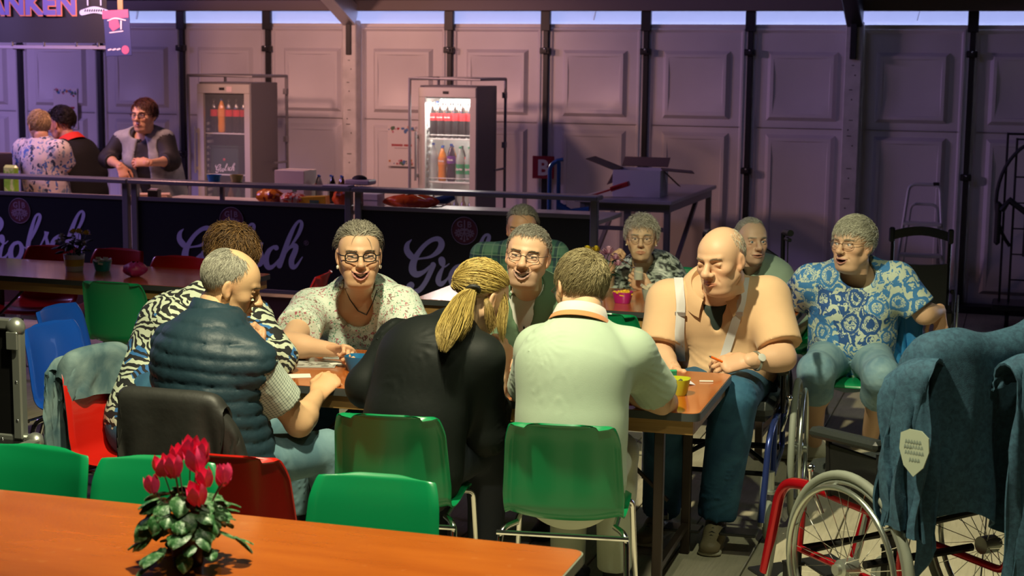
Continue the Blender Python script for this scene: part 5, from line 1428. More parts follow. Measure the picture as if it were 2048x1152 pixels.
# ------------------------------------------------------------------ heads (local frame: x = person's left... +y face, z up; origin mid-head)
def head_ops(p):
    g = lambda k, d: p.get(k, d)
    wd, jaw, fat, nose, mouth, age = g('w', 1), g('jaw', 1), g('fat', 0), g('nose', 1), g('mouth', 0), g('age', .5)
    sm = g('smile', 0); ZV = (0, 0, 1)
    o = []
    A = o.append
    A(Ball((0, -.016, .040), (.077*wd, .096, .086), k=.02))
    A(Ball((0, .028, .030), (.066*wd, .058, .064), k=.03))                      # forehead
    A(Limb((0, .018, -.010), (0, .036, -.070), (.062*wd, .058), (.041*wd*jaw, .044), k=.03))
    A(Ball((0, .068, -.100), (.021*jaw*wd, .018, .017), k=.022))                 # chin
    for s in (-1, 1):
        A(Ball((s*.043*wd, .052, -.020), (.024+fat*.006, .025+fat*.004, .024), k=.022))     # cheekbone
        A(Limb((s*.051*wd, -.003, -.048), (s*.029*wd*jaw, .048, -.094), .021+fat*.007, .016+fat*.006, k=.022))
        A(Ball((s*.034*wd, .052, -.060), (.019+fat*.006, .024, .026), k=.022))                 # lower cheek
        A(Limb((s*.009, .087, .029), (s*.043*wd, .070, .031), (.0085, .0095), (.0075, .0095), ZV, k=.012))        # brow
        A(Ball((s*.032*wd, .093, .008), (.019, .0175, .0120), k=.010, sub=True))             # eye socket
    A(Limb((0, .082, .020), (0, .107+.010*(nose-1), -.022), (.0085, .010), (.0115*nose, .012*nose), (1, 0, 0), k=.010))
    A(Ball((0, .111+.010*(nose-1), -.0265), (.0135*nose, .0125*nose, .0110*nose), k=.008))
    for s in (-1, 1):
        A(Ball((s*.0140*nose, .099, -.0310), (.0085*nose, .0110*nose, .0080*nose), k=.006))
        A(Ball((s*.0075*nose, .1060, -.0400), (.0038, .0058, .0036), k=.003, sub=True))
    A(Ball((0, .076, -.060), (.029, .0185, .024), k=.018))                          # muzzle
    if sm:
        for s in (-1, 1):
            A(Ball((s*.044*wd, .068, -.028), (.018, .019, .015), k=.014))
    mw = .0235+.0065*sm
    yc, ye = .0955, .0835-.003*sm                     # depth of lips mid / corner
    zc = -.0655; up = .0075*sm                          # corner rise
    if mouth > 0:
        op = .0085*mouth
        def cv(f, lo):                                   # lip line at fraction f of the half width
            return (ye+(yc-ye)*(1-f*f), zc+up*f**1.4-(2.0*op*(1-f**2.2) if lo else -.0016*(1-f)))
        F_ = (1.0, .72, .38, 0.0)
        for s in (-1, 1):
            for f0, f1 in zip(F_[:-1], F_[1:]):
                (y0, z0), (y1, z1) = cv(f0, 0), cv(f1, 0); (y2, z2), (y3, z3) = cv(f0, 1), cv(f1, 1)
                A(Limb((s*mw*f0, y0, z0+.0022), (s*mw*f1, y1, z1+.0030), (.0028, .0045), (.0033, .0050), ZV, k=.005))
                A(Limb((s*mw*f0, y2, z2-.0022), (s*mw*f1, y3-.001, z3-.0035), (.0029, .0045), (.0037, .0052), ZV, k=.005))
        for s in (-1, 1):
            for f0, f1 in zip(F_[:-1], F_[1:]):
                (y0, z0), (y1, z1) = cv(f0, 0), cv(f1, 0); (y2, z2), (y3, z3) = cv(f0, 1), cv(f1, 1)
                A(Limb((s*mw*f0*.95, y0+.006, (z0+z2)/2), (s*mw*f1*.95, y1+.006, (z1+z3)/2), (max((z0-z2)/2, .0008), .015), (max((z1-z3)/2, .001), .019), ZV, k=.002, sub=True))
    else:
        for s in (-1, 1):
            A(Limb((s*mw, ye, zc-.002), (s*.004, yc+.001, zc+.0040), (.0028, .0045), (.0040, .0052), ZV, k=.005))
            A(Limb((s*mw*.9, ye, zc-.004), (0, yc, zc-.0075), (.0032, .0045), (.0048, .0055), ZV, k=.005))
            A(Limb((s*mw*1.05, ye+.007, zc-.0030), (0, yc+.0065, zc-.0012), (.0013, .0045), (.0013, .0045), ZV, k=.002, sub=True))
    if age > .3:
        for s in (-1, 1):
            A(Limb((s*.0195, .098, -.031), (s*(.036+.004*sm), .084, -.062+up), (.0020*age, .005), (.0015*age, .005), (1, 0, 0), k=.006, sub=True))   # nasolabial fold
            A(Limb((s*.020, .0945, -.004), (s*.045*wd, .0785, -.010), (.0016*age, .004), (.0014*age, .004), ZV, k=.006, sub=True))   # eye bag
    # eyelids
    for s in (-1, 1):
        ex = s*.032*wd
        opn = g('eye', .5)
        A(Limb((ex-.014, .0795-.004*(s > 0), .0125+.0035*opn), (ex+.014, .0795-.004*(s < 0), .0125+.0035*opn), (.0045, .0070), None, ZV, k=.004))
        A(Limb((ex-.013, .0790-.004*(s > 0), -.0015-.0030*opn+.003*sm), (ex+.013, .0790-.004*(s < 0), -.0015-.0030*opn+.003*sm), (.0040, .0062), None, ZV, k=.004))
        # ear
        ea = np.stack([unit((s*.35, -.9, .0)), unit((s*.9, .35, 0)), vec(0, 0, 1)], 1)
        A(Ball((s*.080*wd, -.010, .000), (.019, .0085, .031), ea, k=.005)); A(Ball((s*.077*wd, .0, -.024), (.010, .008, .012), k=.006))
        A(Ball((s*.092*wd, -.007, .004), (.0105, .0075, .019), ea, k=.003, sub=True))
    A(Limb((0, -.022, -.045), (0, -.034, -.135), (.050+.008*fat, .052+.006*fat), (.050+.008*fat, .052+.006*fat), (1, 0, 0), k=.025))
    if fat > .5: A(Ball((0, .024, -.108), (.046*wd, .042, .024), k=.03))
    return o
def skull_pt(dirs, wd=1.0, grow=0.0):
    """point on the hair-bearing skull ellipsoid in direction dirs"""
    c = vec(0, -.014, .036); r = vec(.0775*wd, .0985, .0885)+grow
    return c+dirs*r
def az_el(D):
    return np.degrees(np.arctan2(np.abs(D[:, 0]), D[:, 1])), D[:, 2]
def hair_mask(D, line):
    az, z = az_el(D)
    return z > np.interp(az, [0, 40, 65, 80, 95, 120, 180], line)
FULL = [.62, .56, .40, .12, -.10, -.42, -.62]
def tube_strands(P, R, nside=3):
    """P (n, k, 3), R (n, k) -> verts, quads"""
    n, k, _ = P.shape
    T = np.gradient(P, axis=1); T /= np.linalg.norm(T, axis=2, keepdims=True)+1e-9
    ref = np.tile(np.array([.31, .52, .79]), (n, 1))[:, None, :]
    U = np.cross(T, ref); U /= np.linalg.norm(U, axis=2, keepdims=True)+1e-9
    Wv = np.cross(T, U)
    ang = 2*pi*np.arange(nside)/nside
    V = P[:, :, None, :]+R[:, :, None, None]*(U[:, :, None, :]*np.cos(ang)[None, None, :, None]+Wv[:, :, None, :]*np.sin(ang)[None, None, :, None])
    base = (np.arange(n)*k*nside)[:, None, None]; i = np.arange(k-1)[None, :, None]*nside; j = np.arange(nside)[None, None, :]; j2 = (j+1) % nside
    Q = np.stack([base+i+j, base+i+j2, base+i+nside+j2, base+i+nside+j], -1).reshape(-1, 4)
    return V.reshape(-1, 3), Q
def grow_hair(h, wd=1.0, seed=0):
    """h: n, line, style, len, lift, thick, curl, color, var -> verts, quads, colours in head frame"""
    rs = np.random.default_rng(seed)
    n = int(h.get('n', 2200)*.9); line = h.get('line', FULL)
    D = rs.normal(size=(n*4, 3)); D /= np.linalg.norm(D, axis=1, keepdims=True)
    D = D[hair_mask(D, line)]
    if 'bald' in h:
        bc, br = h['bald']; D = D[np.linalg.norm(D-unit(bc), axis=1) > br+rs.uniform(-.06, .06, len(D))]
    D = D[:n]; m = len(D); k = h.get('k', 4)
    ln = h.get('len', .04)*rs.uniform(.7, 1.25, m)
    style = h.get('style', 'crown'); cr = unit(h.get('crown', (0.1, -.55, .85)))
    P = np.zeros((m, k, 3)); cur = D.copy(); grow0 = h.get('base', .003)
    lift = h.get('lift', .012)*rs.uniform(.35, 1.0, m)
    curl = h.get('curl', 0.0); ph = rs.uniform(0, 6.28, m); fr = h.get('freq', 2.0)*rs.uniform(.8, 1.2, m)
    jit = rs.normal(size=(m, 3))*h.get('jit', .25)
    rad = .09
    for i in range(k):
        t = i/(k-1)
        g = grow0+lift*np.sin(min(t*1.6, 1.57))
        c = vec(0, -.014, .036); r = vec(.0775*wd, .0985, .0885)
        pos = c+cur*(r[None, :]+g[:, None])
        if curl:
            up = cur; sd = np.cross(up, jit+1e-3); sd /= np.linalg.norm(sd, axis=1, keepdims=True)+1e-9; s2 = np.cross(up, sd)
            a = ph+fr*6.28*t
            pos = pos+curl*t**.5*(sd*np.cos(a)[:, None]+s2*.6*np.sin(a)[:, None]+up*.5*np.sin(a)[:, None])
        P[:, i] = pos
        if style == 'crown': f = cur-cr
        elif style == 'forward': f = np.tile(vec(0, 1, -.15), (m, 1))-cur*.0
        elif style == 'back': f = np.tile(vec(0, -1, -.25), (m, 1))
        elif style == 'side': f = np.tile(vec(h.get('sx', 1), .35, -.3), (m, 1))+.5*(cur-cr)
        elif style == 'down': f = np.tile(vec(0, -.15, -1), (m, 1))+.6*(cur-cr)
        else: f = cur-cr
        f = f+jit*(.6+.8*t)
        f = f-cur*np.sum(f*cur, 1, keepdims=True); f /= np.linalg.norm(f, axis=1, keepdims=True)+1e-9
        cur = cur+f*(ln/(k-1)/rad)[:, None]; cur /= np.linalg.norm(cur, axis=1, keepdims=True)
        if h.get('stand'): lift = lift+h['stand']/k*rs.uniform(.5, 1.2, m)*0+h['stand']/k
    th = h.get('thick', .0011); tt = np.linspace(0, 1, k)
    R = th*(1-.75*tt**2)[None, :]*rs.uniform(.7, 1.3, m)[:, None]
    V, Q = tube_strands(P, R)
    base = np.array(h['color']); alt = np.array(h.get('color2', h['color']))
    mixv = rs.uniform(0, 1, m)**h.get('mixp', 1.0); C = base[None, :]*(1-mixv[:, None])+alt[None, :]*mixv[:, None]
    C = C*rs.uniform(.75, 1.2, m)[:, None]
    return V, Q, np.repeat(C, k*3, 0)
def free_strands(paths, thick, color, color2, seed, spread, k=14, n=500, curl=0.0, taper=.8):
    """bundle following a centre path list of (point, radius)"""
    rs = np.random.default_rng(seed)
    C = catmull(np.array([list(p)+[r] for p, r in paths]), 6); idx = np.linspace(0, len(C)-1, k)
    C = np.stack([np.interp(idx, np.arange(len(C)), C[:, a]) for a in range(4)], 1)
    o = rs.normal(size=(n, 3)); o /= np.linalg.norm(o, axis=1, keepdims=True); o *= rs.uniform(.2, 1, (n, 1))**.5
    T = np.gradient(C[:, :3], axis=0); T /= np.linalg.norm(T, axis=1, keepdims=True)
    P = np.zeros((n, k, 3)); ph = rs.uniform(0, 6.28, n); lf = rs.uniform(.72, 1.0, n)
    for i in range(k):
        f = np.clip(lf*i, 0, k-1)
        pt = np.stack([np.interp(f, np.arange(k), C[:, a]) for a in range(4)], 1)
        oo = o-T[i]*np.sum(o*T[i], 1, keepdims=True)
        P[:, i] = pt[:, :3]+oo*pt[:, 3:4]*spread+curl*np.stack([np.sin(ph+i*.9), np.cos(ph*1.3+i*.8), np.sin(ph*.7+i*.6)], 1)*(i/k)
    R = thick*(1-taper*np.linspace(0, 1, k)**3)[None, :]*rs.uniform(.7, 1.3, n)[:, None]
    V, Q = tube_strands(P, R)
    mv = rs.uniform(0, 1, n)[:, None]; Cc = (np.array(color)*(1-mv)+np.array(color2)*mv)*rs.uniform(.75, 1.2, n)[:, None]
    return V, Q, np.repeat(Cc, k*3, 0)
# ================================================================== person builder
def skin_mat(nm, rough=.48):
    if nm in MATS: return MATS[nm]
    m_ = mat(nm, (.6, .4, .3), rough, attr='Col', bump=(220, .05), spec=.35)
    b = m_.node_tree.nodes['Principled BSDF']
    b.inputs['Subsurface Weight'].default_value = .06; b.inputs['Subsurface Radius'].default_value = (.012, .005, .003)
    return m_
M_SKIN = skin_mat('skin')
M_HAIR = mat('hair', (.3, .25, .2), .50, attr='Col', spec=.35)
M_EYEW = mat('eye_white', (.62, .58, .54), .2); M_PUP = mat('pupil', (.01, .01, .01), .1)
M_IRIS = {'blue': mat('iris_blue', (.10, .16, .20), .2), 'brown': mat('iris_brown', (.07, .035, .015), .2)}
M_TEETH = mat('teeth', (.72, .66, .55), .3)
M_LENS = mat('spectacle_lens', (.9, .95, .95), .02, alpha=.05, spec=.25)
def axes_of(face, up=(0, 0, 1)):
    y = unit(face); z = np.asarray(up, float); z = unit(z-y*np.dot(z, y)); x = np.cross(y, z)
    return np.stack([x, y, z], 1)
def to_cam(p): return unit(CAM-np.asarray(p))
def turned(v, yaw=0, pitch=0):
    """turn a direction: yaw > 0 to the picture's right for somebody facing the camera, pitch > 0 down (degrees)"""
    v = unit(v); a = radians(yaw); c, s = cos(a), sin(a)
    v = vec(v[0]*c-v[1]*s, v[0]*s+v[1]*c, v[2])
    h = unit((v[0], v[1], 0)); e = math.asin(v[2])-radians(pitch)
    return h*cos(e)+vec(0, 0, sin(e))
def glasses(parent, R, C, hs, org, wd, style, m_):
    g = MB(); T = lambda p: tuple(C+hs*(R @ np.array(p))-org)
    for s in (-1, 1):
        cx = s*.0335*wd; pts = []
        for i in range(28):
            a = 2*pi*i/28; c, q = cos(a), sin(a)
            if style == 'round': x, z = .0215*c, .0195*q
            else: k = (abs(c)**3+abs(q)**3)**(-1/3.); x, z = .0255*c*k, .0170*q*k
            pts.append((cx+x, .1005-.010*((cx+x)/.06)**2-.001, .004+z))
        g.tube([T(p) for p in pts], (.0012 if style != 'bold' else .0026)*hs, 6, closed=True)
        lens = MB().add([T(p) for p in pts], [tuple(range(28))]).build('lens', M_LENS, parent, smooth=False)
        g.tube([T(p) for p in ((cx+s*.0235, .096, .010), (s*.073*wd, .080, .012), (s*.081*wd, .0, .014), (s*.081*wd, -.018, .002))], (.0012 if style != 'bold' else .0026)*hs, 6)
    g.tube([T(p) for p in ((-.0125*wd, .101, .008), (0, .1035, .0105), (.0125*wd, .101, .008))], .0012*hs, 6)
    return g.build('glasses', m_, parent)
def wrinkle(amp, fx, fy, fz, ridge=False):
    """patches of parallel creases whose direction drifts over the cloth"""
    def f(F, x, y, z):
        n = NOISE(x*3.1+7.3, y*3.1+3.1, z*3.1+1.7); th = n*1.1
        mk = np.clip(NOISE(x*5.5+1.3, y*5.5+8.1, z*5.5+2.2)*2.2+.12, 0, 1)
        w = NOISE(x*9+4.3, y*9+.7, z*9+6.1)
        ph = (z*np.cos(th)+(x+.6*y)*np.sin(th))*2*pi*fz*1.35+2.2*w
        s_ = np.sin(ph)
        return F+amp*((-.85*mk*(1-np.abs(s_))**1.5+.20*mk) if ridge else .12*w)
    return f
def eyes_for(t, R, C, hs, org, wd, gaze, iris):
    gz = unit(R.T @ unit(gaze)) if gaze is not None else vec(0, 1, 0)
    for s in (-1, 1):
        c = vec(s*.0320*wd, .0715, .0055); r = .0120
        M = axes_of(gz)                      # y along gaze
        vs = []; fs = []; mi = []; n = 14; lat = [0, 9, 20, 30, 50, 75, 105]
        for la in lat:
            for j in range(n):
                a = 2*pi*j/n; p = vec(sin(radians(la))*cos(a), cos(radians(la)), sin(radians(la))*sin(a))*r
                vs.append(C+hs*(R @ (c+M @ p))-org)
        mb = MB()
        for i in range(len(lat)-1):
            mb2 = [(i*n+j, i*n+(j+1) % n, (i+1)*n+(j+1) % n, (i+1)*n+j) for j in range(n)]
            fs += mb2; mi += [2 if i == 0 else 1 if i < 3 else 0]*n
        mb.v = [tuple(q) for q in vs]; mb.f = [list(f) for f in fs]; mb.mi = mi
        mb.build('eye', [M_EYEW, M_IRIS[iris], M_PUP], t)

def person(sp):
    g = sp.get
    C = np.asarray(sp['head'], float); R = axes_of(sp['face'], g('up', (0, 0, 1))); hs = g('hs', 1.03); hp = g('hp', {}); wd = hp.get('w', 1)
    P, N = np.asarray(sp['pelvis'], float), np.asarray(sp['neck'], float)
    shL, shR = np.asarray(sp['shL'], float), np.asarray(sp['shR'], float)
    org = vec(P[0], P[1], 0.0)
    t = thing('person', sp['label'], 'person', tuple(org), 0, g('group', 'people in the tent'))
    side = unit(shL-shR); spine = N-P
    fr = unit(np.cross(side, unit(spine)))
    if np.dot(fr, g('front', sp['face'])) < 0: fr = -fr
    bd = dict(hip=(.165, .120), waist=(.150, .115), chest=(.160, .115), arm=.046, fore=.037, wrist=.0265, thigh=.082, calf=.056, neck=.058, sh=.060)
    bd.update(g('body', {}))
    W1 = P+spine*.34+fr*g('bend', -.015)*1.0; C1 = P+spine*.70+fr*g('bend', -.015)*1.3
    tor = [Limb(P, W1, bd['hip'], bd['waist'], side, .04), Limb(W1, C1, bd['waist'], bd['chest'], side, .04), Limb(C1, N-spine*.06, bd['chest'], (.085, .070), side, .04),
           Limb(shR, shL, bd['sh'], bd['sh'], None, .045), Limb(N-spine*.02, shL, .052, .048, None, .035), Limb(N-spine*.02, shR, .052, .048, None, .035)]
    for e in g('extra', []):           # belly, bust: (along spine 0..1, forward, sideways, radii)
        c = P+spine*e[0]+fr*e[1]+side*e[2]; tor.append(Ball(c, e[3], np.stack([side, fr, unit(spine)], 1), .05))
    skin = np.array(g('skin', (.62, .36, .24)))*np.array((1.02, 1.08, .98))
    # ---- skin: head
    ho = head_ops(hp)
    V, Q = mesh_field(ho, g('hv', .0034), lo=vec(-.13, -.16, -.135)); V = smooth_mesh(V, Q, 1, .35)
    # colours
    col = np.tile(skin, (len(V), 1))
    def blob(c, r, cc, st):
        w = np.exp(-np.sum(((V-np.array(c))/np.array(r))**2, 1))[:, None]*st
        col[:] = col*(1-w)+np.array(cc)*w
    red = skin*np.array((1.05, .72, .66))
    blob((.045, .065, -.025), (.028, .03, .025), red, .40); blob((-.045, .065, -.025), (.028, .03, .025), red, .40); blob((0, .11, -.022), (.016, .02, .014), red, .30)
    blob((.0325*wd, .085, .006), (.022, .02, .012), skin*np.array((.72, .60, .58)), .5); blob((-.0325*wd, .085, .006), (.022, .02, .012), skin*np.array((.72, .60, .58)), .5)
    for s in (-1, 1): blob((s*.083, 0, 0), (.015, .03, .035), red, .5)
    lip = np.array(g('lip', skin*np.array((.85, .52, .52))))
    ml = hp.get('mouth', 0)
    zc = -.068
    w = np.zeros(len(V))
    for o in ho:
        if not o.sub and o.k == .005 and o.ra[0] < .0036 and abs(o.a[2]+.063) < .02: w = np.maximum(w, np.clip(1-(o.dist(V[:, 0], V[:, 1], V[:, 2])-.0008)/.0022, 0, 1))
    col[:] = col*(1-.8*w[:, None])+lip*(.8*w[:, None])
    if ml > 0:
        ins = np.zeros(len(V), bool)
        for o in ho:
            if o.sub and o.k == .002 and o.ra[1] > .012: ins |= (o.dist(V[:, 0], V[:, 1], V[:, 2]) < .0010) & (V[:, 1] < .0935)
        col[ins] = (.05, .012, .012)
    if 'stubble' in sp:
        w = (np.clip((-.035-V[:, 2])/.02, 0, 1)*np.clip((V[:, 1]+.02)/.03, 0, 1))[:, None]*.35; col[:] = col*(1-w)+np.array(sp['stubble'])*w
    h = g('hair')
    if h is not None and h.get('scalp', .8) > 0:
        Dn = (V-vec(0, -.014, .036))/vec(.0775*wd, .0985, .0885); Dn /= np.linalg.norm(Dn, axis=1, keepdims=True)
        mk = hair_mask(Dn, np.array(h.get('line', FULL))+.03)
        ln = np.linalg.norm((V-vec(0, -.014, .036))/vec(.0775*wd, .0985, .0885), axis=1); mk &= (ln > .9)
        if 'bald' in h: mk &= np.linalg.norm(Dn-unit(h['bald'][0]), axis=1) > h['bald'][1]
        col[mk] = col[mk]*(1-h.get('scalp', .8))+np.array(h['color'])*.7*h.get('scalp', .8)
    Vw = C+hs*(V @ R.T)
    parts = [(Vw, Q, col)]
    # ---- skin: neck, arms, legs
    nb = C+hs*(R @ vec(0, -.032, -.075))
    body = [Limb(N-spine*.08, nb, bd['neck']-.002, bd['neck']*.95, side, .03)]
    for o in tor[2:6]: q_ = o.grown(-.015); q_.k = .022; body.append(q_)
    if g('bare_torso', True): body += [o.grown(-.014) for o in tor[:2]+tor[6:]]
    arms = {}
    for S in 'LR':
        sh, el, wr = (np.asarray(sp[k+S], float) for k in ('sh', 'el', 'wr'))
        ua = Limb(sh, el, bd['arm']*1.08, bd['arm']*.86, None, .02); fa = Limb(el, wr, bd['fore']*1.12, bd['wrist'], None, .02)
        mus = Ball(el+(wr-el)*.25, (bd['fore']*1.16, bd['fore']*1.16, .07), axes_of(np.cross(wr-el, vec(.3, .5, .1)), wr-el), .02)
        arms[S] = (ua, fa); body += [ua, fa, mus]
    legs = {}
    for S in 'LR':
        if 'kn'+S not in sp: continue
        hipp = P+side*(.085 if S == 'L' else -.085)+vec(0, 0, -.01); kn, an = np.asarray(sp['kn'+S], float), np.asarray(sp['an'+S], float)
        toe = np.asarray(sp['to'+S], float)
        th = Limb(hipp, kn, bd['thigh']*1.12, bd['thigh']*.78, None, .03); shn = Limb(kn, an, bd['calf']*1.08, bd['calf']*.70, None, .02)
        calf = Ball(kn+(an-kn)*.28-unit(toe-an)*.02, (bd['calf']*1.15, bd['calf']*1.1, .10), axes_of(np.cross(an-kn, side), an-kn), .03)
        legs[S] = (th, shn, calf, toe, an)
        if g('bare_legs'): body += [th.grown(-.01), shn, calf]
    V, Q = mesh_field(body, g('bv', .0115)); V = smooth_mesh(V, Q, 1, .5)
    parts.append((V, Q, np.tile(skin*np.array((.98, .97, .97)), (len(V), 1))))
    for S in 'LR':
        hsp = g('hand'+S)
        if hsp is None: continue
        wr, el = np.asarray(sp['wr'+S], float), np.asarray(sp['el'+S], float)
        fore = Limb(wr-unit(wr-el)*.05, wr+unit(np.asarray(hsp['d'], float))*.012, bd['wrist']*1.04, (.026, .020), np.cross(hsp['d'], hsp['n']), .012)
        ops = hand_ops(wr, hsp['d'], hsp['n'], S == 'R', hsp.get('curl', (.5,)*4), hsp.get('thumb', .4), hsp.get('spread', .08), hsp.get('sc', 1.0), fore)
        V, Q = mesh_field(ops, hsp.get('fv', g('fv', .0036))); V = smooth_mesh(V, Q, 1, .3)
        cc = np.tile(skin*np.array((1.0, .90, .86)), (len(V), 1))
        parts.append((V, Q, cc))
    V = np.concatenate([p[0] for p in parts])-org; off = np.cumsum([0]+[len(p[0]) for p in parts[:-1]])
    mesh_np('body', V, np.concatenate([p[1]+o for p, o in zip(parts, off)]), M_SKIN, t, np.concatenate([p[2] for p in parts]))
    # ---- face details
    if g('eyes', True):
        eyes_for(t, R, C, hs, org, wd, g('gaze'), g('iris', 'blue'))
    if ml > 0 and g('teeth', True):
        mb = MB(); T = lambda p: tuple(C+hs*(R @ np.array(p))-org)
        up_ = .0075*hp.get('smile', 0); op_ = .0085*ml
        G = [[T((x, .0900-16*x*x, -.0655+.002+up_*(abs(x)/.03)**1.0-z)) for z in (-.001, 1.15*op_*(1-(abs(x)/.028)**2)+.001)] for x in np.linspace(-.021, .021, 11)]
        mb.sheet(G, .003).build('teeth', M_TEETH, t)
    HV, HQ, HC = [], [], []
    def addh(v, q, c):
        HQ.append(q+sum(len(a) for a in HV)); HV.append(v); HC.append(c)
    if h is not None:
        for layer in (h if isinstance(h, list) else [h]):
            v, q, c = grow_hair(layer, wd, layer.get('seed', 3)); addh(C+hs*(v @ R.T), q, c)
    for fs_ in g('strands', []):
        v, q, c = free_strands(*fs_[0], **fs_[1])
        addh(v if fs_[2] else C+hs*(v @ R.T), q, c)
    if g('brow') is not None and g('eyes', True):
        rs = np.random.default_rng(4); n = 70; Pb = np.zeros((2*n, 4, 3))
        for s_i, s in enumerate((-1, 1)):
            u = rs.uniform(0, 1, n); x = s*(.012+.036*u)*wd; z = .0268+.0042*np.sin(u*2.6)-.0045*u+rs.normal(0, .0015, n); y = .0955-.020*u**1.6
            for k in range(4):
                Pb[s_i*n:(s_i+1)*n, k] = np.stack([x+s*.0028*k, y+.0022-.0008*k, z+.0008*k], 1)
        v, q = tube_strands(Pb, np.tile(np.array([.0008, .0009, .0007, .0003]), (2*n, 1))); addh(C+hs*(v @ R.T), q, np.tile(np.array(sp['brow']), (len(v), 1)))
    if HV:
        ho_ = mesh_np('hair', np.concatenate(HV)-org, np.concatenate(HQ), M_HAIR, t, np.concatenate(HC)); ho_['kind'] = 'stuff'
    if g('glasses'):
        glasses(t, R, C, hs, org, wd, sp['glasses'][0], sp['glasses'][1])
    # ---- clothes
    for cl in g('clothes', []):
        kind = cl['kind']; gr = cl.get('grow', .008); ops = []; subs = []; clip = []
        if kind in ('shirt', 'vest'):
            for o in tor: q_ = o.grown(gr-.008); q_.k = .048; ops.append(q_)
            ops.append(Limb(shR-unit(spine)*.07+side*.04, shL-unit(spine)*.07-side*.04, bd['sh']*.95+gr-.008, None, None, .05))
            ops.append(Limb(C1, P, np.array(bd['chest'])*cl.get('drape', .97)+gr-.008, np.array(bd['hip'])*cl.get('drape', .97)+gr-.004, side, .05))
            sl = cl.get('sleeve', .6)
            if kind == 'shirt':
                for S in 'LR':
                    ua, fa = arms[S]; eg = cl.get('loose', .010)
                    if sl <= 1:
                        ops.append(Limb(ua.a, ua.a+(ua.b-ua.a)*sl, ua.ra+gr+eg*.5, ua.ra+(ua.rb-ua.ra)*sl+gr+eg, None, .05, cutb=True))
                        pass
                    else:
                        ops.append(Limb(ua.a, ua.b, ua.ra+gr, ua.rb+gr+eg*.6, None, .05))
                        f_ = sl-1; ops.append(Limb(fa.a, fa.a+(fa.b-fa.a)*f_, fa.ra+gr+eg*.6, fa.ra+(fa.rb-fa.ra)*f_+gr+eg*.5, None, .02, cutb=True))
            else:
                for S in 'LR':
                    ua = arms[S][0]; d_ = unit(ua.b-ua.a); subs.append(Limb(ua.a+d_*.055, ua.b, ua.ra[0]+.03, ua.ra[0]+.03, None, .006, True))
            zb = cl.get('bottom', -.06); clip.append((P+unit(spine)*zb, -unit(spine)))
            nk = cl.get('neckline')
            if nk: 
                for q in nk: subs.append(Ball(N+fr*q[0]+unit(spine)*q[1]+side*q[3] if len(q) > 3 else N+fr*q[0]+unit(spine)*q[1], q[2], np.stack([side, fr, unit(spine)], 1), .006, True))
            subs.append(Limb(N-spine*(.0 if 'under' in cl['name'] else .05), nb, bd['neck']+.004, bd['neck']+.006, side, .004, True))
        elif kind == 'trousers':
            ops.append(Limb(P-unit(spine)*.02, P+unit(spine)*cl.get('rise', .10), np.array(bd['hip'])+gr, np.array(bd['hip'])*.97+gr, side, .04))
            for S in legs:
                th, shn, calf, toe, an = legs[S]; f_ = cl.get('length', .95); lo_ = cl.get('loose', .016)
                ops.append(th.grown(gr))
                ops.append(Limb(shn.a, shn.a+(shn.b-shn.a)*f_, shn.ra+gr+lo_*.7, shn.ra+(shn.rb-shn.ra)*f_+gr+lo_, None, .03, cutb=True)); 
                if f_ > .5: ops.append(calf.grown(gr))
                pass
        elif kind == 'custom':
            ops = cl['ops']
        V, Q = mesh_field(ops+subs, cl.get('h', .008), post=cl.get('post'), clip=clip or None)
        if len(V) == 0: continue
        V = smooth_mesh(V, Q, 1, .4)
        o = mesh_np(cl['name'], V-org, Q, cl['mat'], t)
        if cl.get('armuv'):
            ua = arms[cl['armuv']][0]; rel = V-ua.a; ax_ = rel @ ua.e; an_ = np.arctan2(rel @ ua.s, rel @ ua.n)*.062
            at = o.data.attributes.new('pat', 'FLOAT_VECTOR', 'POINT'); at.data.foreach_set('vector', np.stack([ax_, an_, np.zeros(len(V))], 1).astype(np.float32).ravel())
        if 'label' in cl: o['label'] = cl['label']
    for S in legs:
        if 'shoe' not in sp: break
        th, shn, calf, toe, an = legs[S]; d = unit(vec(toe[0]-an[0], toe[1]-an[1], 0)); sd = np.cross(vec(0, 0, 1), d); hl = vec(an[0], an[1], 0)-d*.045; tp = hl+d*.265
        up = [Limb(hl+vec(0, 0, .048), hl+d*.10+vec(0, 0, .055), (.034, .046), (.040, .050), sd, .02), Limb(hl+d*.08+vec(0, 0, .050), tp-d*.045+vec(0, 0, .034), (.040, .048), (.043, .030), sd, .03), Limb(hl+d*.04+vec(0, 0, .06), an+vec(0, 0, .01), .040, .043, None, .02)]
        V, Q = mesh_field(up, g('sv', .011), clip=[((0, 0, .018), (0, 0, -1))]); s_ = mesh_np('shoe', V-org, Q, sp['shoe'][0], t)
        so = [Limb(hl+vec(0, 0, .012)+d*.0, hl+d*.11+vec(0, 0, .012), (.039, .014), (.040, .014), sd, .01), Limb(hl+d*.11+vec(0, 0, .012), tp-d*.048+vec(0, 0, .012), (.040, .014), (.050, .014), sd, .01)]
        V, Q = mesh_field(so, g('sv', .011)*.8, clip=[((0, 0, .002), (0, 0, -1))]); mesh_np('sole', V-org, Q, sp['shoe'][1], s_)
        lc = MB()
        for k in range(5):
            c = hl+d*(.115+.022*k)+vec(0, 0, .101-.009*k); lc.tube([c-sd*.026-vec(0, 0, .014)-org, c+vec(0, 0, .002)-org, c+sd*.026-vec(0, 0, .014)-org], .0028, 5)
        lc.build('laces', sp['shoe'][2] if len(sp['shoe']) > 2 else sp['shoe'][1], s_)
    return t, dict(R=R, C=C, hs=hs, org=org, N=N, P=P, side=side, fr=fr, spine=spine, arms=arms, legs=legs, tor=tor)
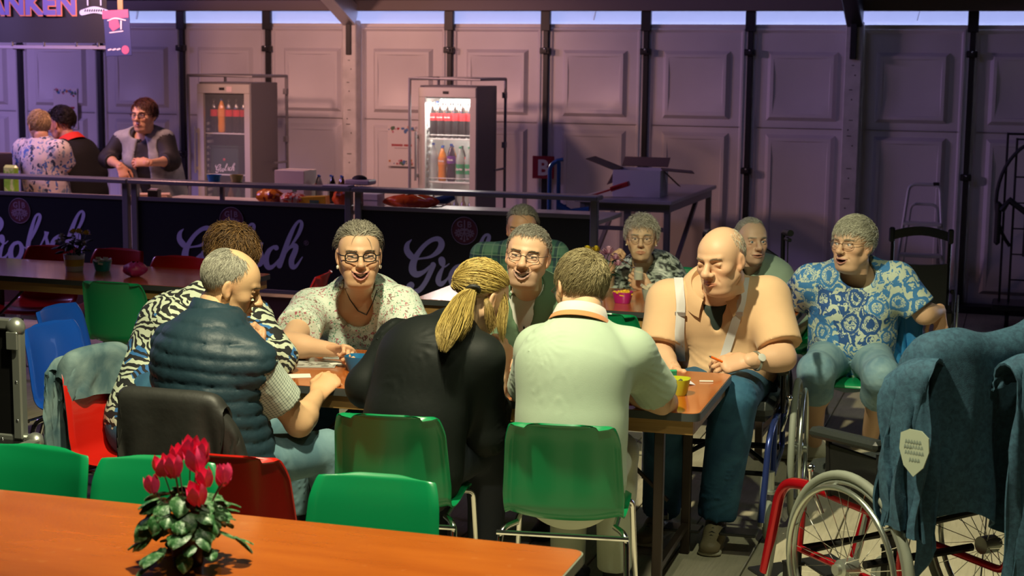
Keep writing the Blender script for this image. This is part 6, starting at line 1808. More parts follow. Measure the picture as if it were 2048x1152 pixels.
def collar(t, inf, m_, r=(.072, .078), hgt=.036, open_deg=40, flare=.014, name='collar', tilt=.15, up=.0):
    N, side, fr, sp_ = inf['N'], inf['side'], inf['fr'], unit(inf['spine'])
    ax = unit(sp_+fr*.25); fr2 = unit(fr-ax*np.dot(fr, ax)); G = []
    for i in range(33):
        a = radians(open_deg/2+(360-open_deg)*i/32); row = []
        for j, (rr, zz) in enumerate(((0.0, -.004), (.004, hgt*.6), (.008, hgt), (.014, hgt*.95), (.020+flare, hgt*.35), (.024+flare*1.6, -.004-tilt*.05))):
            dd = fr2*cos(a)+side*sin(a); f_ = max(0, cos(a))
            row.append(N+ax*(zz+up)+dd*0+fr2*cos(a)*(r[1]+rr)+side*sin(a)*(r[0]+rr)-sp_*f_*.018-inf['org'])
        G.append(row)
    return MB().sheet(np.array(G), .003).build(name, m_, t, angle=60)
# ================================================================== fabrics
def fab_floral():
    g = NG('floral_mint_cotton', .85)
    w = g.mix(.12, g.obj, g.noise(g.obj, 30, 2, 0, 'Color'))
    d = g.voro(w, 42); c = g.voro(w, 42, out='Color'); r = g.sep(c)
    d2 = g.voro(g.scale(w, (1, 1, 1), loc=(3, 5, 7)), 70); r2 = g.sep(g.voro(g.scale(w, (1, 1, 1), loc=(3, 5, 7)), 70, out='Color'))
    base = (.60, .67, .58)
    x = g.mix(g.math('MULTIPLY', g.math('LESS_THAN', d2, .36), g.math('GREATER_THAN', r2[0], .45)), base, (.13, .30, .20))
    fl = g.math('MULTIPLY', g.math('LESS_THAN', d, .40), g.math('GREATER_THAN', r[1], .50))
    x = g.mix(fl, x, g.mix(g.math('GREATER_THAN', r[2], .6), (.42, .13, .17), (.22, .10, .10)))
    x = g.mix(g.math('MULTIPLY', fl, g.math('LESS_THAN', d, .14)), x, (.6, .5, .4))
    return g.out(x, g.noise(g.obj, 60, 3), .25)
def fab_damask():
    g = NG('blue_damask_jersey', .85)
    v0 = g.scale(g.obj, (1, .5, .85)); v = g.mix(.05, v0, g.noise(v0, 14, 2, 0, 'Color'))
    d = g.voro(v, 9.0, rnd=.55); r = g.sep(g.voro(v, 9.0, out='Color', rnd=.55))
    fil = g.voro(g.mix(.10, v0, g.noise(v0, 30, 2, 0, 'Color')), 60, 'DISTANCE_TO_EDGE')
    lace = g.math('GREATER_THAN', fil, .085)
    rg = g.math('SINE', g.math('MULTIPLY', d, g.math('ADD', 22.0, g.math('MULTIPLY', r[0], 14.0))))
    ring = g.math('MULTIPLY', g.math('GREATER_THAN', rg, -.1), lace)
    leaf = g.math('MULTIPLY', g.math('GREATER_THAN', d, .46), g.math('GREATER_THAN', g.noise(v, 24, 3, 1.8), .50))
    core = g.math('LESS_THAN', d, .46)
    m = g.math('MAXIMUM', g.math('MULTIPLY', ring, core), leaf)
    c = g.mix(m, (.045, .19, .44), (.50, .58, .47))
    c = g.mix(g.math('MULTIPLY', g.math('GREATER_THAN', r[2], .65), g.math('SUBTRACT', 1.0, m)), c, (.02, .08, .26))
    return g.out(c)
def fab_geo():
    g = NG('black_white_maze_print', .8)
    v = g.mix(.08, g.obj, g.noise(g.obj, 10, 2, 0, 'Color'))
    cell = g.voro(v, 16, out='Color', metric='CHEBYCHEV'); r = g.sep(cell)
    a = g.wave(g.scale(v, (1, 1, 1), (0, .8, .3)), 13, 5, 'DIAGONAL', 2, 1.2); b = g.wave(g.scale(v, (1, 1, 1), (.4, -.8, .5)), 13, 5, 'Z', 2, 1.2)
    s = g.mix(g.math('GREATER_THAN', r[0], .5), a, b)
    s = g.math('GREATER_THAN', s, .5)
    c = g.mix(s, (.010, .011, .012), (.50, .56, .42))
    c = g.mix(g.math('MULTIPLY', g.math('GREATER_THAN', r[2], .82), s), c, (.03, .14, .36))
    return g.out(c)
def fab_check():
    g = NG('fine_check_shirt', .8)
    at = g.n('ShaderNodeAttribute'); at.attribute_name = 'pat'; q = g.sep(at.outputs['Vector']); l = None
    for i in (0, 1):
        s = g.math('LESS_THAN', g.math('FRACT', g.math('MULTIPLY', q[i], 98.0)), .26); l = s if l is None else g.math('ADD', l, s)
    return g.out(g.mix(g.math('MULTIPLY', l, .45), (.55, .62, .52), (.03, .07, .07)))
def fab_plaid():
    g = NG('green_plaid_flannel', .9)
    q = g.sep(g.obj); c = (.04, .12, .085)
    x = c
    for i, sc, lo, col, w in ((0, 9, .45, (.10, .23, .15), .6), (2, 9, .45, (.11, .24, .16), .6), (0, 9, .16, (.012, .035, .06), .75), (2, 9, .16, (.012, .035, .06), .75), (0, 18, .10, (.20, .32, .22), .5), (2, 18, .10, (.20, .32, .22), .5)):
        f = g.math('FRACT', g.math('ADD', g.math('MULTIPLY', q[i], float(sc)), .3 if lo < .2 else 0.0)); x = g.mix(g.math('MULTIPLY', g.math('LESS_THAN', f, lo), w), x, col)
    return g.out(x)
def fab_swirl(nm, cols, sc, dist):
    g = NG(nm, .45); n = g.noise(g.scale(g.obj, (1, 1, 1.6)), sc, 3, dist)
    x = g.mix(g.step(n, .42, .50), cols[0], cols[1]); x = g.mix(g.step(n, .56, .60), x, cols[2])
    return g.out(x, n, .2)
def fab_leafprint():
    g = NG('white_blue_leaf_print', .85); v = g.mix(.1, g.scale(g.obj, (1, 1, .55), (0, .5, 0)), g.noise(g.obj, 20, 2, 0, 'Color')); d = g.voro(v, 34); r = g.sep(g.voro(v, 34, out='Color'))
    m = g.math('LESS_THAN', d, .50); c = g.mix(g.math('GREATER_THAN', r[0], .55), (.03, .05, .10), (.07, .16, .45)); c = g.mix(g.math('GREATER_THAN', r[1], .7), c, (.25, .32, .42))
    return g.out(g.mix(g.math('MULTIPLY', m, g.math('GREATER_THAN', r[2], .3)), (.62, .56, .55), c))
def cotton(nm, c, bump=.25, sc=40, rough=.85, var=.06): return mat(nm, c, rough, bump=(sc*2, bump*.16), var=(7, var), sheen=.1)
FB = dict(floral=fab_floral(), damask=fab_damask(), geo=fab_geo(), check=fab_check(), plaid=fab_plaid(), silk=fab_swirl('grey_silk_swirl', ((.03, .035, .03), (.36, .42, .36), (.62, .68, .60)), 14, 2.0), leaf=fab_leafprint())
M_JEANS = denim_mat('blue_jeans', (.010, .060, .125), (.028, .115, .195), 10)
M_JEANL = denim_mat('light_jeans', (.075, .16, .20), (.16, .28, .31), 8)
M_CAPRI = denim_mat('pale_denim', (.13, .25, .32), (.24, .38, .42), 10)
M_SHOEW = mat('cream_canvas', (.50, .48, .38), .8); M_SOLEW = mat('pale_rubber', (.45, .42, .30), .7); M_SHOEB = mat('tan_leather', (.20, .16, .09), .6, bump=(90, .2)); M_LACE = mat('lace_white', (.6, .6, .52), .8); M_SHOED = mat('dark_leather', (.015, .014, .013), .5)
GREY = (.32, .30, .25); WHITE = (.52, .50, .42)
NOHAND = None
def J(x, y, Y): return atY(x, y, Y)
def TZ(x, y, z=.78): return atZ(x, y, z)
INF = {}
def add(key, sp):
    t, i = person(sp); INF[key] = (t, i); return t, i
wr_soft = wrinkle(.0045, 9, 9, 16, True); wr_knit = wrinkle(.004, 7, 7, 12); wr_sharp = wrinkle(.008, 8, 10, 10, True)
rest = lambda d, n, c=.35, th=.3, **k: dict(d=d, n=n, curl=(c, c+.05, c+.08, c+.1), thumb=th, fv=.0045, **k)

# ------------------------------------------------------------------ smiling woman in the floral blouse
hd = J(718, 512, -7.36)
add('laughW', dict(label='smiling woman with dark glasses and floral blouse at the table', head=hd, face=turned(to_cam(hd), 4, 6), hs=1.06, hp=dict(w=1.06, fat=.9, jaw=1.08, smile=1, mouth=1.0, nose=1.05, eye=.15, age=.6), skin=(.60, .35, .23), lip=(.50, .18, .17),
    neck=J(716, 570, -7.15), pelvis=vec(3.10, -6.88, .55), shL=J(800, 616, -7.12), shR=J(622, 620, -7.14), elL=J(838, 700, -7.30), wrL=TZ(800, 712, .80), elR=TZ(578, 690, .80), wrR=TZ(668, 700, .80),
    handR=dict(d=unit((.75, -.28, .12)), n=unit((-.1, -.55, -.8)), curl=(.85, .9, .95, .95), thumb=.8), handL=rest((-.7, -.4, 0), (0, 0, -1), .8, .6),
    body=dict(hip=(.19, .15), waist=(.18, .15), chest=(.178, .140), arm=.058, fore=.046, wrist=.031, neck=.064, sh=.064), extra=[(.52, .10, .075, (.085, .075, .075)), (.52, .10, -.075, (.085, .075, .075)), (.2, .06, 0, (.16, .13, .12))],
    hair=dict(n=4200, color=(.15, .13, .10), color2=(.42, .39, .31), len=.060, lift=.024, style='back', jit=.30, thick=.0011, line=[.52, .54, .44, .18, .0, -.35, -.55], scalp=.75, seed=2), brow=(.13, .10, .07), glasses=('bold', mat('black_acetate', (.012, .013, .012), .25)), iris='brown',
    clothes=[dict(kind='shirt', name='blouse', mat=FB['floral'], grow=.016, sleeve=.62, loose=.030, h=.0085, post=wrinkle(.007, 34, 10, 7, True), bottom=-.08, neckline=[(.080, -.055, (.088, .095, .10))]), dict(kind='trousers', name='trousers', mat=M_JEANS, h=.02)], knL=vec(3.20, -7.30, .55), anL=vec(3.22, -7.28, .09), toL=vec(3.22, -7.42, .03), knR=vec(2.98, -7.30, .55), anR=vec(2.97, -7.28, .09), toR=vec(2.96, -7.42, .03), shoe=(M_SHOED, M_SHOED)))
def snap(t, i, names, pts, gap=.004):
    from mathutils.bvhtree import BVHTree
    out = []; T = []
    for c in t.children:
        if any(c.name.startswith(n) for n in names): T.append(BVHTree.FromPolygons([v.co for v in c.data.vertices], [tuple(p.vertices) for p in c.data.polygons]))
    o = Vector(CAM-i['org'])
    for x, y in pts:
        d = Vector(ray(x, y)).normalized(); hs_ = [h for h in (b.ray_cast(o, d) for b in T) if h[0] is not None]
        if hs_: h = min(hs_, key=lambda q: q[3]); out.append(tuple(h[0]-d*gap))
    return out
t, i = INF['laughW']
pts = snap(t, i, ('body', 'blouse'), [(x, np.interp(x, [691, 700, 716, 733, 746, 754], [578, 600, 622, 630, 604, 580])) for x in np.linspace(691, 754, 16)])
MB().tube(pts, .0022, 6).build('necklace', M_TYD, t)
for s in (-1, 1): MB().ell(tuple(i['C']+i['hs']*(i['R'] @ vec(s*.086, .002, -.044))-i['org']), (.006, .006, .009), 10, 8).build('earring', mat('pearl', (.7, .65, .55), .2), t)
# ------------------------------------------------------------------ laughing man in the green pullover
hd = J(1055, 514, -7.32)
M_GRN = cotton('green_marl_pullover', (.115, .205, .115), .4, 130)
t, i = add('laughM', dict(label='laughing man with thin glasses and green half-zip pullover', head=hd, face=turned(to_cam(hd), -10, 3), up=(.10, 0, 1), hs=1.03, hp=dict(w=1.05, fat=.6, jaw=1.12, smile=1, mouth=.95, nose=1.22, eye=.1, age=.8), skin=(.62, .36, .25), lip=(.46, .20, .17), stubble=(.36, .27, .22),
    neck=J(1052, 570, -7.10), pelvis=vec(3.90, -6.86, .55), shL=J(1146, 612, -7.06), shR=J(968, 612, -7.08), elL=TZ(1160, 730, .80), wrL=TZ(1085, 735, .80), elR=TZ(965, 722, .80), wrR=TZ(1030, 732, .80), handL=rest((-.8, -.4, 0), (0, 0, -1)), handR=rest((.7, -.5, 0), (0, 0, -1)),
    body=dict(hip=(.18, .14), waist=(.175, .15), chest=(.185, .140), neck=.066, sh=.068), extra=[(.3, .07, 0, (.16, .13, .14))],
    hair=dict(n=4000, color=(.16, .14, .11), color2=(.42, .40, .34), len=.032, lift=.010, style='forward', curl=.003, jit=.5, thick=.001, line=[.66, .70, .52, .20, -.02, -.40, -.60], seed=4), brow=(.12, .09, .06), glasses=('rect', mat('thin_gunmetal', (.06, .05, .045), .3, .6)), iris='brown',
    clothes=[dict(kind='shirt', name='undershirt', mat=cotton('white_tee', (.66, .66, .60)), grow=.021, sleeve=.3, h=.010, neckline=[(.05, .045, (.060, .07, .045))], bottom=.25), dict(kind='shirt', name='pullover', mat=M_GRN, grow=.030, sleeve=1.9, h=.0105, post=wr_knit, neckline=[(.10, -.005, (.056, .10, .075)), (.115, -.065, (.046, .09, .06)), (.14, -.115, (.028, .08, .055))]), dict(kind='trousers', name='trousers', mat=M_JEANS, h=.02)], knL=vec(4.02, -7.26, .55), anL=vec(4.03, -7.22, .09), toL=vec(4.03, -7.4, .03), knR=vec(3.78, -7.26, .55), anR=vec(3.76, -7.22, .09), toR=vec(3.76, -7.4, .03), shoe=(M_SHOED, M_SHOED)))
collar(t, i, M_GRN, (.074, .082), .045, 62, .002, 'zip_collar')
collar(t, i, MATS['white_tee'], (.070, .082), .050, 6, .012, 'tee_neckband', up=-.075)
zp = MB(); Nn, frr, ss = i['N']-i['org'], i['fr'], unit(i['spine'])
zp.tube([Nn+frr*.150-ss*.115, Nn+frr*.153-ss*.15], .004, 6); zp.build('zip_puller', M_POLE, t)

# ------------------------------------------------------------------ man in the quilted vest
hd = J(462, 572, -8.34)
M_VEST = mat('navy_quilted_nylon', (.014, .036, .050), .52, bump=(34, .25), spec=.35)
def quilt(F, x, y, z):
    n = NOISE(x*7+2, y*7+4, z*3+1); s_ = (z+.010*n+.05*(x-3.1))/.050
    r = np.abs(np.sin(s_*pi)); pk = NOISE(x*42, y*42, np.floor(s_)*3.7+.5)
    return F-.0075*r**.5+.004+.0030*pk*(1-r)**.5+.0015*NOISE(x*18, y*18, z*18)
t, i = add('vest', dict(label='grey balding man in navy quilted vest seen from behind', head=hd, face=unit((.86, .42, -.36)), up=(.25, .1, 1), front=(.5, .8, 0), hs=1.06, hp=dict(w=1.04, nose=1.15, jaw=1.05, age=.8, fat=.3), skin=(.62, .37, .22),
    neck=J(434, 642, -8.46), pelvis=vec(3.16, -8.53, .55), shL=J(352, 690, -8.34), shR=J(505, 728, -8.56), elR=J(598, 846, -8.40), wrR=J(634, 792, -8.14), handR=dict(d=unit((.18, .62, .40)), n=unit((-.35, .25, -.85)), curl=(.62, .70, .78, .85), thumb=.35, sc=1.12), elL=J(400, 770, -8.05), wrL=TZ(505, 742, .80), handL=rest((.8, .2, 0), (0, 0, -1)),
    body=dict(hip=(.18, .15), waist=(.180, .155), chest=(.182, .140), arm=.056, fore=.047, wrist=.031, neck=.062, sh=.066, thigh=.088), bend=-.045,
    hair=dict(n=5000, color=(.22, .21, .17), color2=(.46, .45, .36), len=.030, lift=.007, base=.002, style='down', jit=.25, thick=.001, line=[1.2, 1.2, .55, .25, .0, -.42, -.62], bald=((0, .25, 1), .60), scalp=.55, seed=6), brow=(.3, .28, .22), iris='blue',
    clothes=[dict(kind='shirt', name='check_shirt', mat=FB['check'], armuv='R', grow=.006, sleeve=.66, loose=.020, h=.0095, post=wr_soft, bottom=.1), dict(kind='vest', name='quilted_vest', mat=M_VEST, grow=.030, h=.0075, post=quilt, bottom=-.13, neckline=[(.02, .05, (.066, .07, .06))]), dict(kind='trousers', name='jeans', mat=M_JEANL, h=.0085, post=wr_sharp, loose=.022)],
    knR=J(652, 905, -8.22), anR=J(690, 1085, -8.15), toR=J(720, 1110, -8.0), knL=J(560, 850, -8.02), anL=J(590, 1030, -7.95), toL=J(640, 1050, -7.9), shoe=(M_SHOED, M_SHOED)))
collar(t, i, M_VEST, (.078, .082), .060, 70, .004, 'stand_collar', up=.005)

# ------------------------------------------------------------------ curly-haired woman
hd = J(466, 512, -7.72)
BR, BR2 = (.060, .030, .012), (.24, .13, .045)
t, i = add('curly', dict(label='woman with brown curly hair and black-white print blouse', head=hd, face=turned(to_cam(hd), 38, 24), hs=1.03, hp=dict(age=.5, fat=.4), skin=(.60, .36, .24), neck=J(412, 592, -7.86), pelvis=vec(2.62, -8.10, .55), shL=J(505, 636, -7.70), shR=J(345, 651, -8.02), front=(1, .1, 0),
    elL=TZ(560, 715, .80), wrL=TZ(520, 705, .84), elR=J(262, 790, -8.05), wrR=J(330, 850, -7.75), handL=dict(d=unit((.25, -.25, .7)), n=unit((-.75, -.5, .2)), curl=(.9, .95, 1.0, 1.0), thumb=.75), handR=rest((.7, .2, -.3), (0, 0, -1)), body=dict(hip=(.18, .14), waist=(.165, .135), chest=(.168, .125), arm=.054, sh=.062), bend=-.05,
    hair=dict(n=2400, color=BR, color2=BR2, mixp=1.8, len=.13, lift=.030, style='down', curl=.013, freq=1.6, k=10, jit=.35, thick=.0014, line=[.55, .48, .25, .0, -.15, -.45, -.60], scalp=.9, seed=8, crown=(.1, 0, 1)), brow=BR,
    strands=[(((((-.07, -.02, .02), .030), ((-.10, -.03, -.04), .045), ((-.105, -.05, -.11), .045), ((-.10, -.06, -.16), .02)), .0014, BR, BR2, 9, 1.0), dict(n=420, k=11, curl=.012), False), (((((-.02, -.09, .04), .040), ((-.03, -.125, -.03), .055), ((-.05, -.115, -.11), .05), ((-.05, -.10, -.16), .02)), .0014, BR, BR2, 10, 1.0), dict(n=460, k=11, curl=.012), False), (((((.07, .0, .04), .030), ((.095, .0, -.02), .03), ((.09, .0, -.08), .02)), .0014, BR, BR2, 12, 1.0), dict(n=120, k=10, curl=.010), False)],
    clothes=[dict(kind='shirt', name='print_blouse', mat=FB['geo'], grow=.014, sleeve=1.75, loose=.02, h=.0085, post=wr_soft, bottom=-.16), dict(kind='trousers', name='trousers', mat=M_JEANS, h=.012)], knL=vec(3.0, -7.92, .55), anL=vec(3.02, -7.9, .09), toL=vec(3.16, -7.9, .03), knR=vec(3.0, -8.16, .55), anR=vec(3.0, -8.14, .09), toR=vec(3.14, -8.14, .03), shoe=(M_SHOED, M_SHOED)))

# ------------------------------------------------------------------ ponytailed woman in black
hd = J(962, 596, -8.10)
BL, BL2 = (.23, .15, .035), (.58, .43, .13)
M_BLK2 = mat('black_satin_jacket', (.0075, .010, .0092), .62, bump=(30, .10), spec=.2)
R_ = axes_of(unit((.55, .80, -.42)))
tie = vec(-.035, -.113, .022)
def pony_paths():
    rs = np.random.default_rng(3); n = 2600; D = rs.normal(size=(n*3, 3)); D /= np.linalg.norm(D, axis=1, keepdims=True)
    D = D[hair_mask(D, [.45, .40, .20, -.05, -.18, -.40, -.55])][:n]; m = len(D); k = 8; c = vec(0, -.014, .036); r = vec(.0775, .0985, .0885)
    td = unit((tie-c)/r); P = np.zeros((m, k, 3)); lift = rs.uniform(.003, .014, m)
    for a in range(k):
        s = a/(k-1)*.97; q = D*(1-s)+td*s; q /= np.linalg.norm(q, axis=1, keepdims=True)
        P[:, a] = c+q*(r[None, :]+(.004+lift*sin(pi*min(s+.08, 1)))[:, None]) + (tie-(c+td*r))*s**6
    V, Q = tube_strands(P, np.full((m, k), .0011)*rs.uniform(.7, 1.3, m)[:, None]); mv = rs.uniform(0, 1, m)[:, None]**.8
    return V, Q, np.repeat((np.array(BL)*(1-mv)+np.array(BL2)*mv)*rs.uniform(.8, 1.2, m)[:, None], k*3, 0)
_free = free_strands
def free_strands(*a, **k):
    if a and a[0] == 'pony': return pony_paths()
    return _free(*a, **k)
tw = J(946, 580, -8.20)
t, i = add('pony', dict(label='blonde ponytailed woman in black jacket seen from behind', head=hd, face=unit((.55, .80, -.42)), front=(.2, 1, 0), hs=1.04, hp=dict(age=.2), skin=(.60, .36, .24), neck=J(905, 654, -8.22), pelvis=vec(3.84, -8.40, .55), shL=J(796, 684, -8.14), shR=J(962, 716, -8.30), elL=TZ(735, 772, .80), wrL=TZ(800, 740, .80), elR=J(972, 868, -8.22), wrR=J(1005, 745, -7.98), handL=rest((.7, .6, 0), (0, 0, -1)), handR=dict(d=unit((.10, .3, .9)), n=unit((-.8, .3, 0)), curl=(.5, .55, .6, .65), thumb=.5),
    body=dict(hip=(.185, .145), waist=(.165, .13), chest=(.165, .125), arm=.050, fore=.042, sh=.060), bend=-.06,
    strands=[(('pony',), {}, False), ((((tw, .016), (tw+vec(-.03, -.05, -.035), .030), (J(906, 638, -8.40), .045), (J(893, 672, -8.50), .042), (J(886, 704, -8.54), .012)), .0011, BL, BL2, 5, 1.0), dict(n=900, k=10, curl=.004), True), ((((tw, .014), (J(932, 612, -8.27), .030), (J(922, 645, -8.38), .040), (J(915, 680, -8.46), .015)), .0011, BL, BL2, 6, 1.0), dict(n=420, k=8, curl=.004), True), ((((J(985, 548, -8.12), .004), (J(1000, 575, -8.10), .012), (J(1008, 610, -8.10), .02), (J(1002, 650, -8.14), .02), (J(1006, 688, -8.12), .008)), .0010, BL, BL2, 7, 1.0), dict(n=240, k=8, curl=.004), True), ((((J(968, 590, -8.15), .004), (J(976, 610, -8.18), .014), (J(980, 640, -8.18), .022), (J(985, 672, -8.18), .01)), .0015, BL, (.3, .2, .07), 8, 1.0), dict(n=160, k=10, curl=.004), True)], brow=BL,
    clothes=[dict(kind='shirt', name='black_jacket', mat=M_BLK2, grow=.020, sleeve=1.5, loose=.024, h=.0085, post=wrinkle(.0085, 7, 9, 10, True), bottom=-.20), dict(kind='trousers', name='dark_trousers', mat=mat('dark_denim', (.012, .016, .024), .8), h=.012)],
    knL=vec(3.78, -8.02, .56), anL=vec(3.78, -8.05, .09), toL=vec(3.78, -7.9, .03), knR=vec(4.02, -8.05, .56), anR=vec(4.02, -8.1, .09), toR=vec(4.03, -7.95, .03), shoe=(M_SHOED, M_SHOED)))
b = MB(); cc = tw-i['org']; b.tube(circle(cc, .023, 20, tuple(unit((1, .2, 0))), tuple(unit((.3, -.6, .7)))), .0075, 8, closed=True); b.build('hair_tie', M_TYD, t)

# ------------------------------------------------------------------ man in the mint polo
hd = J(1162, 578, -8.08)
M_MINT = cotton('mint_pique', (.36, .46, .34), .3, 150)
t, i = add('polo', dict(label='short-haired man in mint polo shirt seen from behind', head=hd, face=unit((-.62, .70, -.42)), up=(-.02, .2, 1), front=(0, 1, 0), hs=1.06, hp=dict(age=.3, w=1.03), skin=(.60, .36, .24), neck=J(1160, 642, -8.22), pelvis=vec(4.42, -8.34, .55), shL=J(1078, 700, -8.20), shR=J(1262, 706, -8.20), elL=J(1052, 800, -8.02), wrL=TZ(1085, 760, .80), elR=J(1328, 806, -8.02), wrR=TZ(1225, 778, .80), handL=rest((.6, .7, 0), (0, 0, -1)), handR=rest((-.8, .5, 0), (0, 0, -1)),
    body=dict(hip=(.180, .140), waist=(.170, .135), chest=(.182, .135), arm=.056, fore=.044, neck=.060, sh=.066), bend=-.04,
    hair=dict(n=4800, color=(.14, .105, .045), color2=(.44, .37, .20), len=.042, lift=.013, style='crown', crown=(.25, -.75, .75), jit=.28, thick=.0011, line=[.60, .55, .40, .15, -.05, -.45, -.66], scalp=.7, seed=14), brow=(.2, .15, .08), glasses=('rect', mat('thin_gunmetal', (.06, .05, .045), .3, .6)),
    clothes=[dict(kind='shirt', name='polo_shirt', mat=M_MINT, grow=.012, sleeve=.78, loose=.020, h=.0075, post=wrinkle(.0050, 6, 7, 13, True), bottom=-.12), dict(kind='trousers', name='pale_trousers', mat=cotton('stone_chino', (.42, .46, .36)), h=.010)],
    knL=vec(4.32, -8.0, .56), anL=vec(4.32, -8.0, .09), toL=vec(4.32, -7.85, .03), knR=vec(4.50, -8.0, .56), anR=vec(4.50, -8.0, .09), toR=vec(4.5, -7.85, .03), shoe=(M_SHOED, M_SHOED)))
collar(t, i, cotton('pale_pink_collar', (.60, .54, .50)), (.072, .078), .046, 50, .004)
col2 = collar(t, i, cotton('orange_trim', (.55, .22, .08)), (.080, .086), .014, 50, .004, 'collar_trim', up=-.004)

# ------------------------------------------------------------------ bald man with braces in the wheelchair
hd = J(1443, 522, -7.06)
M_PEACH = cotton('peach_pique', (.68, .44, .25), .3, 150)
t, i = add('bald', dict(label='bald man in peach polo with white braces in wheelchair', head=hd, face=turned(to_cam(hd), -34, 16), up=(-.06, 0, 1), hs=1.10, hp=dict(w=1.04, fat=.6, jaw=1.12, nose=1.3, age=1, eye=-1.3), skin=(.66, .39, .27), gaze=(-.5, -.6, -.6), neck=J(1430, 580, -6.90), pelvis=vec(4.685, -6.68, .60), shL=J(1536, 598, -6.84), shR=J(1338, 604, -6.90), elL=J(1566, 716, -6.98), wrL=J(1498, 722, -7.10), elR=J(1318, 712, -7.02), wrR=J(1348, 742, -7.20), front=(0, -1, 0),
    handL=dict(d=unit((-.80, -.35, -.12)), n=unit((.1, .75, -.55)), curl=(.45, .5, .55, .6), thumb=.45, sc=1.1), handR=dict(d=unit((.25, -.5, -.4)), n=unit((.8, -.1, -.2)), curl=(.4, .45, .5, .5), thumb=.4, sc=1.1),
    body=dict(hip=(.195, .155), waist=(.195, .17), chest=(.205, .155), arm=.062, fore=.050, wrist=.034, neck=.072, sh=.074, thigh=.095, calf=.066), extra=[(.28, .10, 0, (.18, .14, .16))],
    hair=dict(n=900, color=(.42, .38, .30), color2=(.6, .55, .45), len=.012, lift=.003, base=.001, style='down', thick=.0010, line=[1.3, 1.3, 1.3, .35, .10, -.40, -.62], bald=((0, .2, 1), .72), scalp=.12, seed=16), brow=(.35, .26, .18), iris='blue',
    clothes=[dict(kind='shirt', name='undershirt', mat=mat('dark_green_tee', (.02, .035, .03), .85), grow=.003, sleeve=.3, h=.010, bottom=.3, neckline=[(.05, .02, (.07, .07, .05))]), dict(kind='shirt', name='polo_shirt', mat=M_PEACH, grow=.014, sleeve=.80, loose=.026, h=.0075, post=wrinkle(.0075, 7, 8, 11, True), bottom=.02, neckline=[(.11, -.005, (.050, .10, .060)), (.13, -.060, (.026, .09, .055))]), dict(kind='trousers', name='jeans', mat=M_JEANS, h=.0085, post=wr_sharp, loose=.026, rise=.12)],
    knL=atZ(1468, 800, .62), anL=atZ(1432, 1045, .09), toL=vec(4.74, -7.4, .03), knR=atZ(1338, 806, .62), anR=atZ(1322, 1030, .09), toR=vec(4.46, -7.3, .03), sv=.007, shoe=(M_SHOEB, M_SOLEW, M_SHOED)))
collar(t, i, M_PEACH, (.088, .094), .044, 56, .024, 'collar', up=.012)
# braces, watch
def braces(t, i, off):
    from mathutils.bvhtree import BVHTree
    sh = [c for c in t.children if c.name.startswith('polo_shirt')][0]
    bv = BVHTree.FromPolygons([v.co for v in sh.data.vertices], [tuple(p.vertices) for p in sh.data.polygons])
    M_BR = mat('white_elastic', (.62, .60, .60), .6); fr = Vector(unit((0, -1, 0)))
    for s, xs in ((-1, (1357, 1362, 1358, 1362)), (1, (1490, 1482, 1462, 1446))):
        ys = (556, 610, 670, 722); G = []
        for u in np.linspace(0, 3, 22):
            x = np.interp(u, range(4), xs); y = np.interp(u, range(4), ys); row = []
            for q in (-9, -3, 3, 9):
                o = Vector(CAM-i['org']); d = Vector(ray(x+q, y)).normalized()
                h = bv.ray_cast(o, d)
                p = h[0] if h[0] is not None else Vector(J(x+q, y, -6.9)-i['org'])
                row.append(p-d*.006)
            G.append([tuple(v) for v in row])
        G = np.array(G); G[1:-1] = (G[:-2]+G[1:-1]+G[2:])/3
        MB().sheet(G, -.003).build('brace_strap', M_BR, t)
        c = G[9].mean(0); MB().box(tuple(c+vec(0, -.004, 0)), (.046, .010, .018), bev=.002).build('brace_slider', M_ALU, t)
        c = G[-1].mean(0)-vec(0, .002, .018); MB().box(tuple(c), (.020, .010, .045), bev=.002).build('brace_clip', mat('tan_leather_tab', (.45, .20, .07), .6), t)
braces(t, i, .024)
wv = np.asarray(J(1513, 722, -7.09)); d_ = unit(np.asarray(J(1498, 722, -7.10))-np.asarray(J(1566, 716, -6.98)))
A_ = axes_of(np.cross(d_, vec(0, 0, 1)), d_)
b = MB(); b.tube([tuple(wv-i['org']+A_[:, 0]*.037*cos(a)+A_[:, 1]*.037*sin(a)) for a in np.linspace(0, 2*pi, 24, endpoint=False)], .006, 8, closed=True); b.build('watch_band', M_AL2, t)
wc_ = wv-i['org']+unit(unit((-.1, -1, .35))-d_*np.dot(unit((-.1, -1, .35)), d_))*.040
b = MB(); b.lathe([(.016, 0), (.018, .003), (.017, .007), (.013, .008)], 20, tuple(wc_), Matrix(axes_of(d_, unit((-.1, -1, .35))).tolist())); b.build('watch_face', mat('watch_dial', (.6, .6, .55), .3), t)

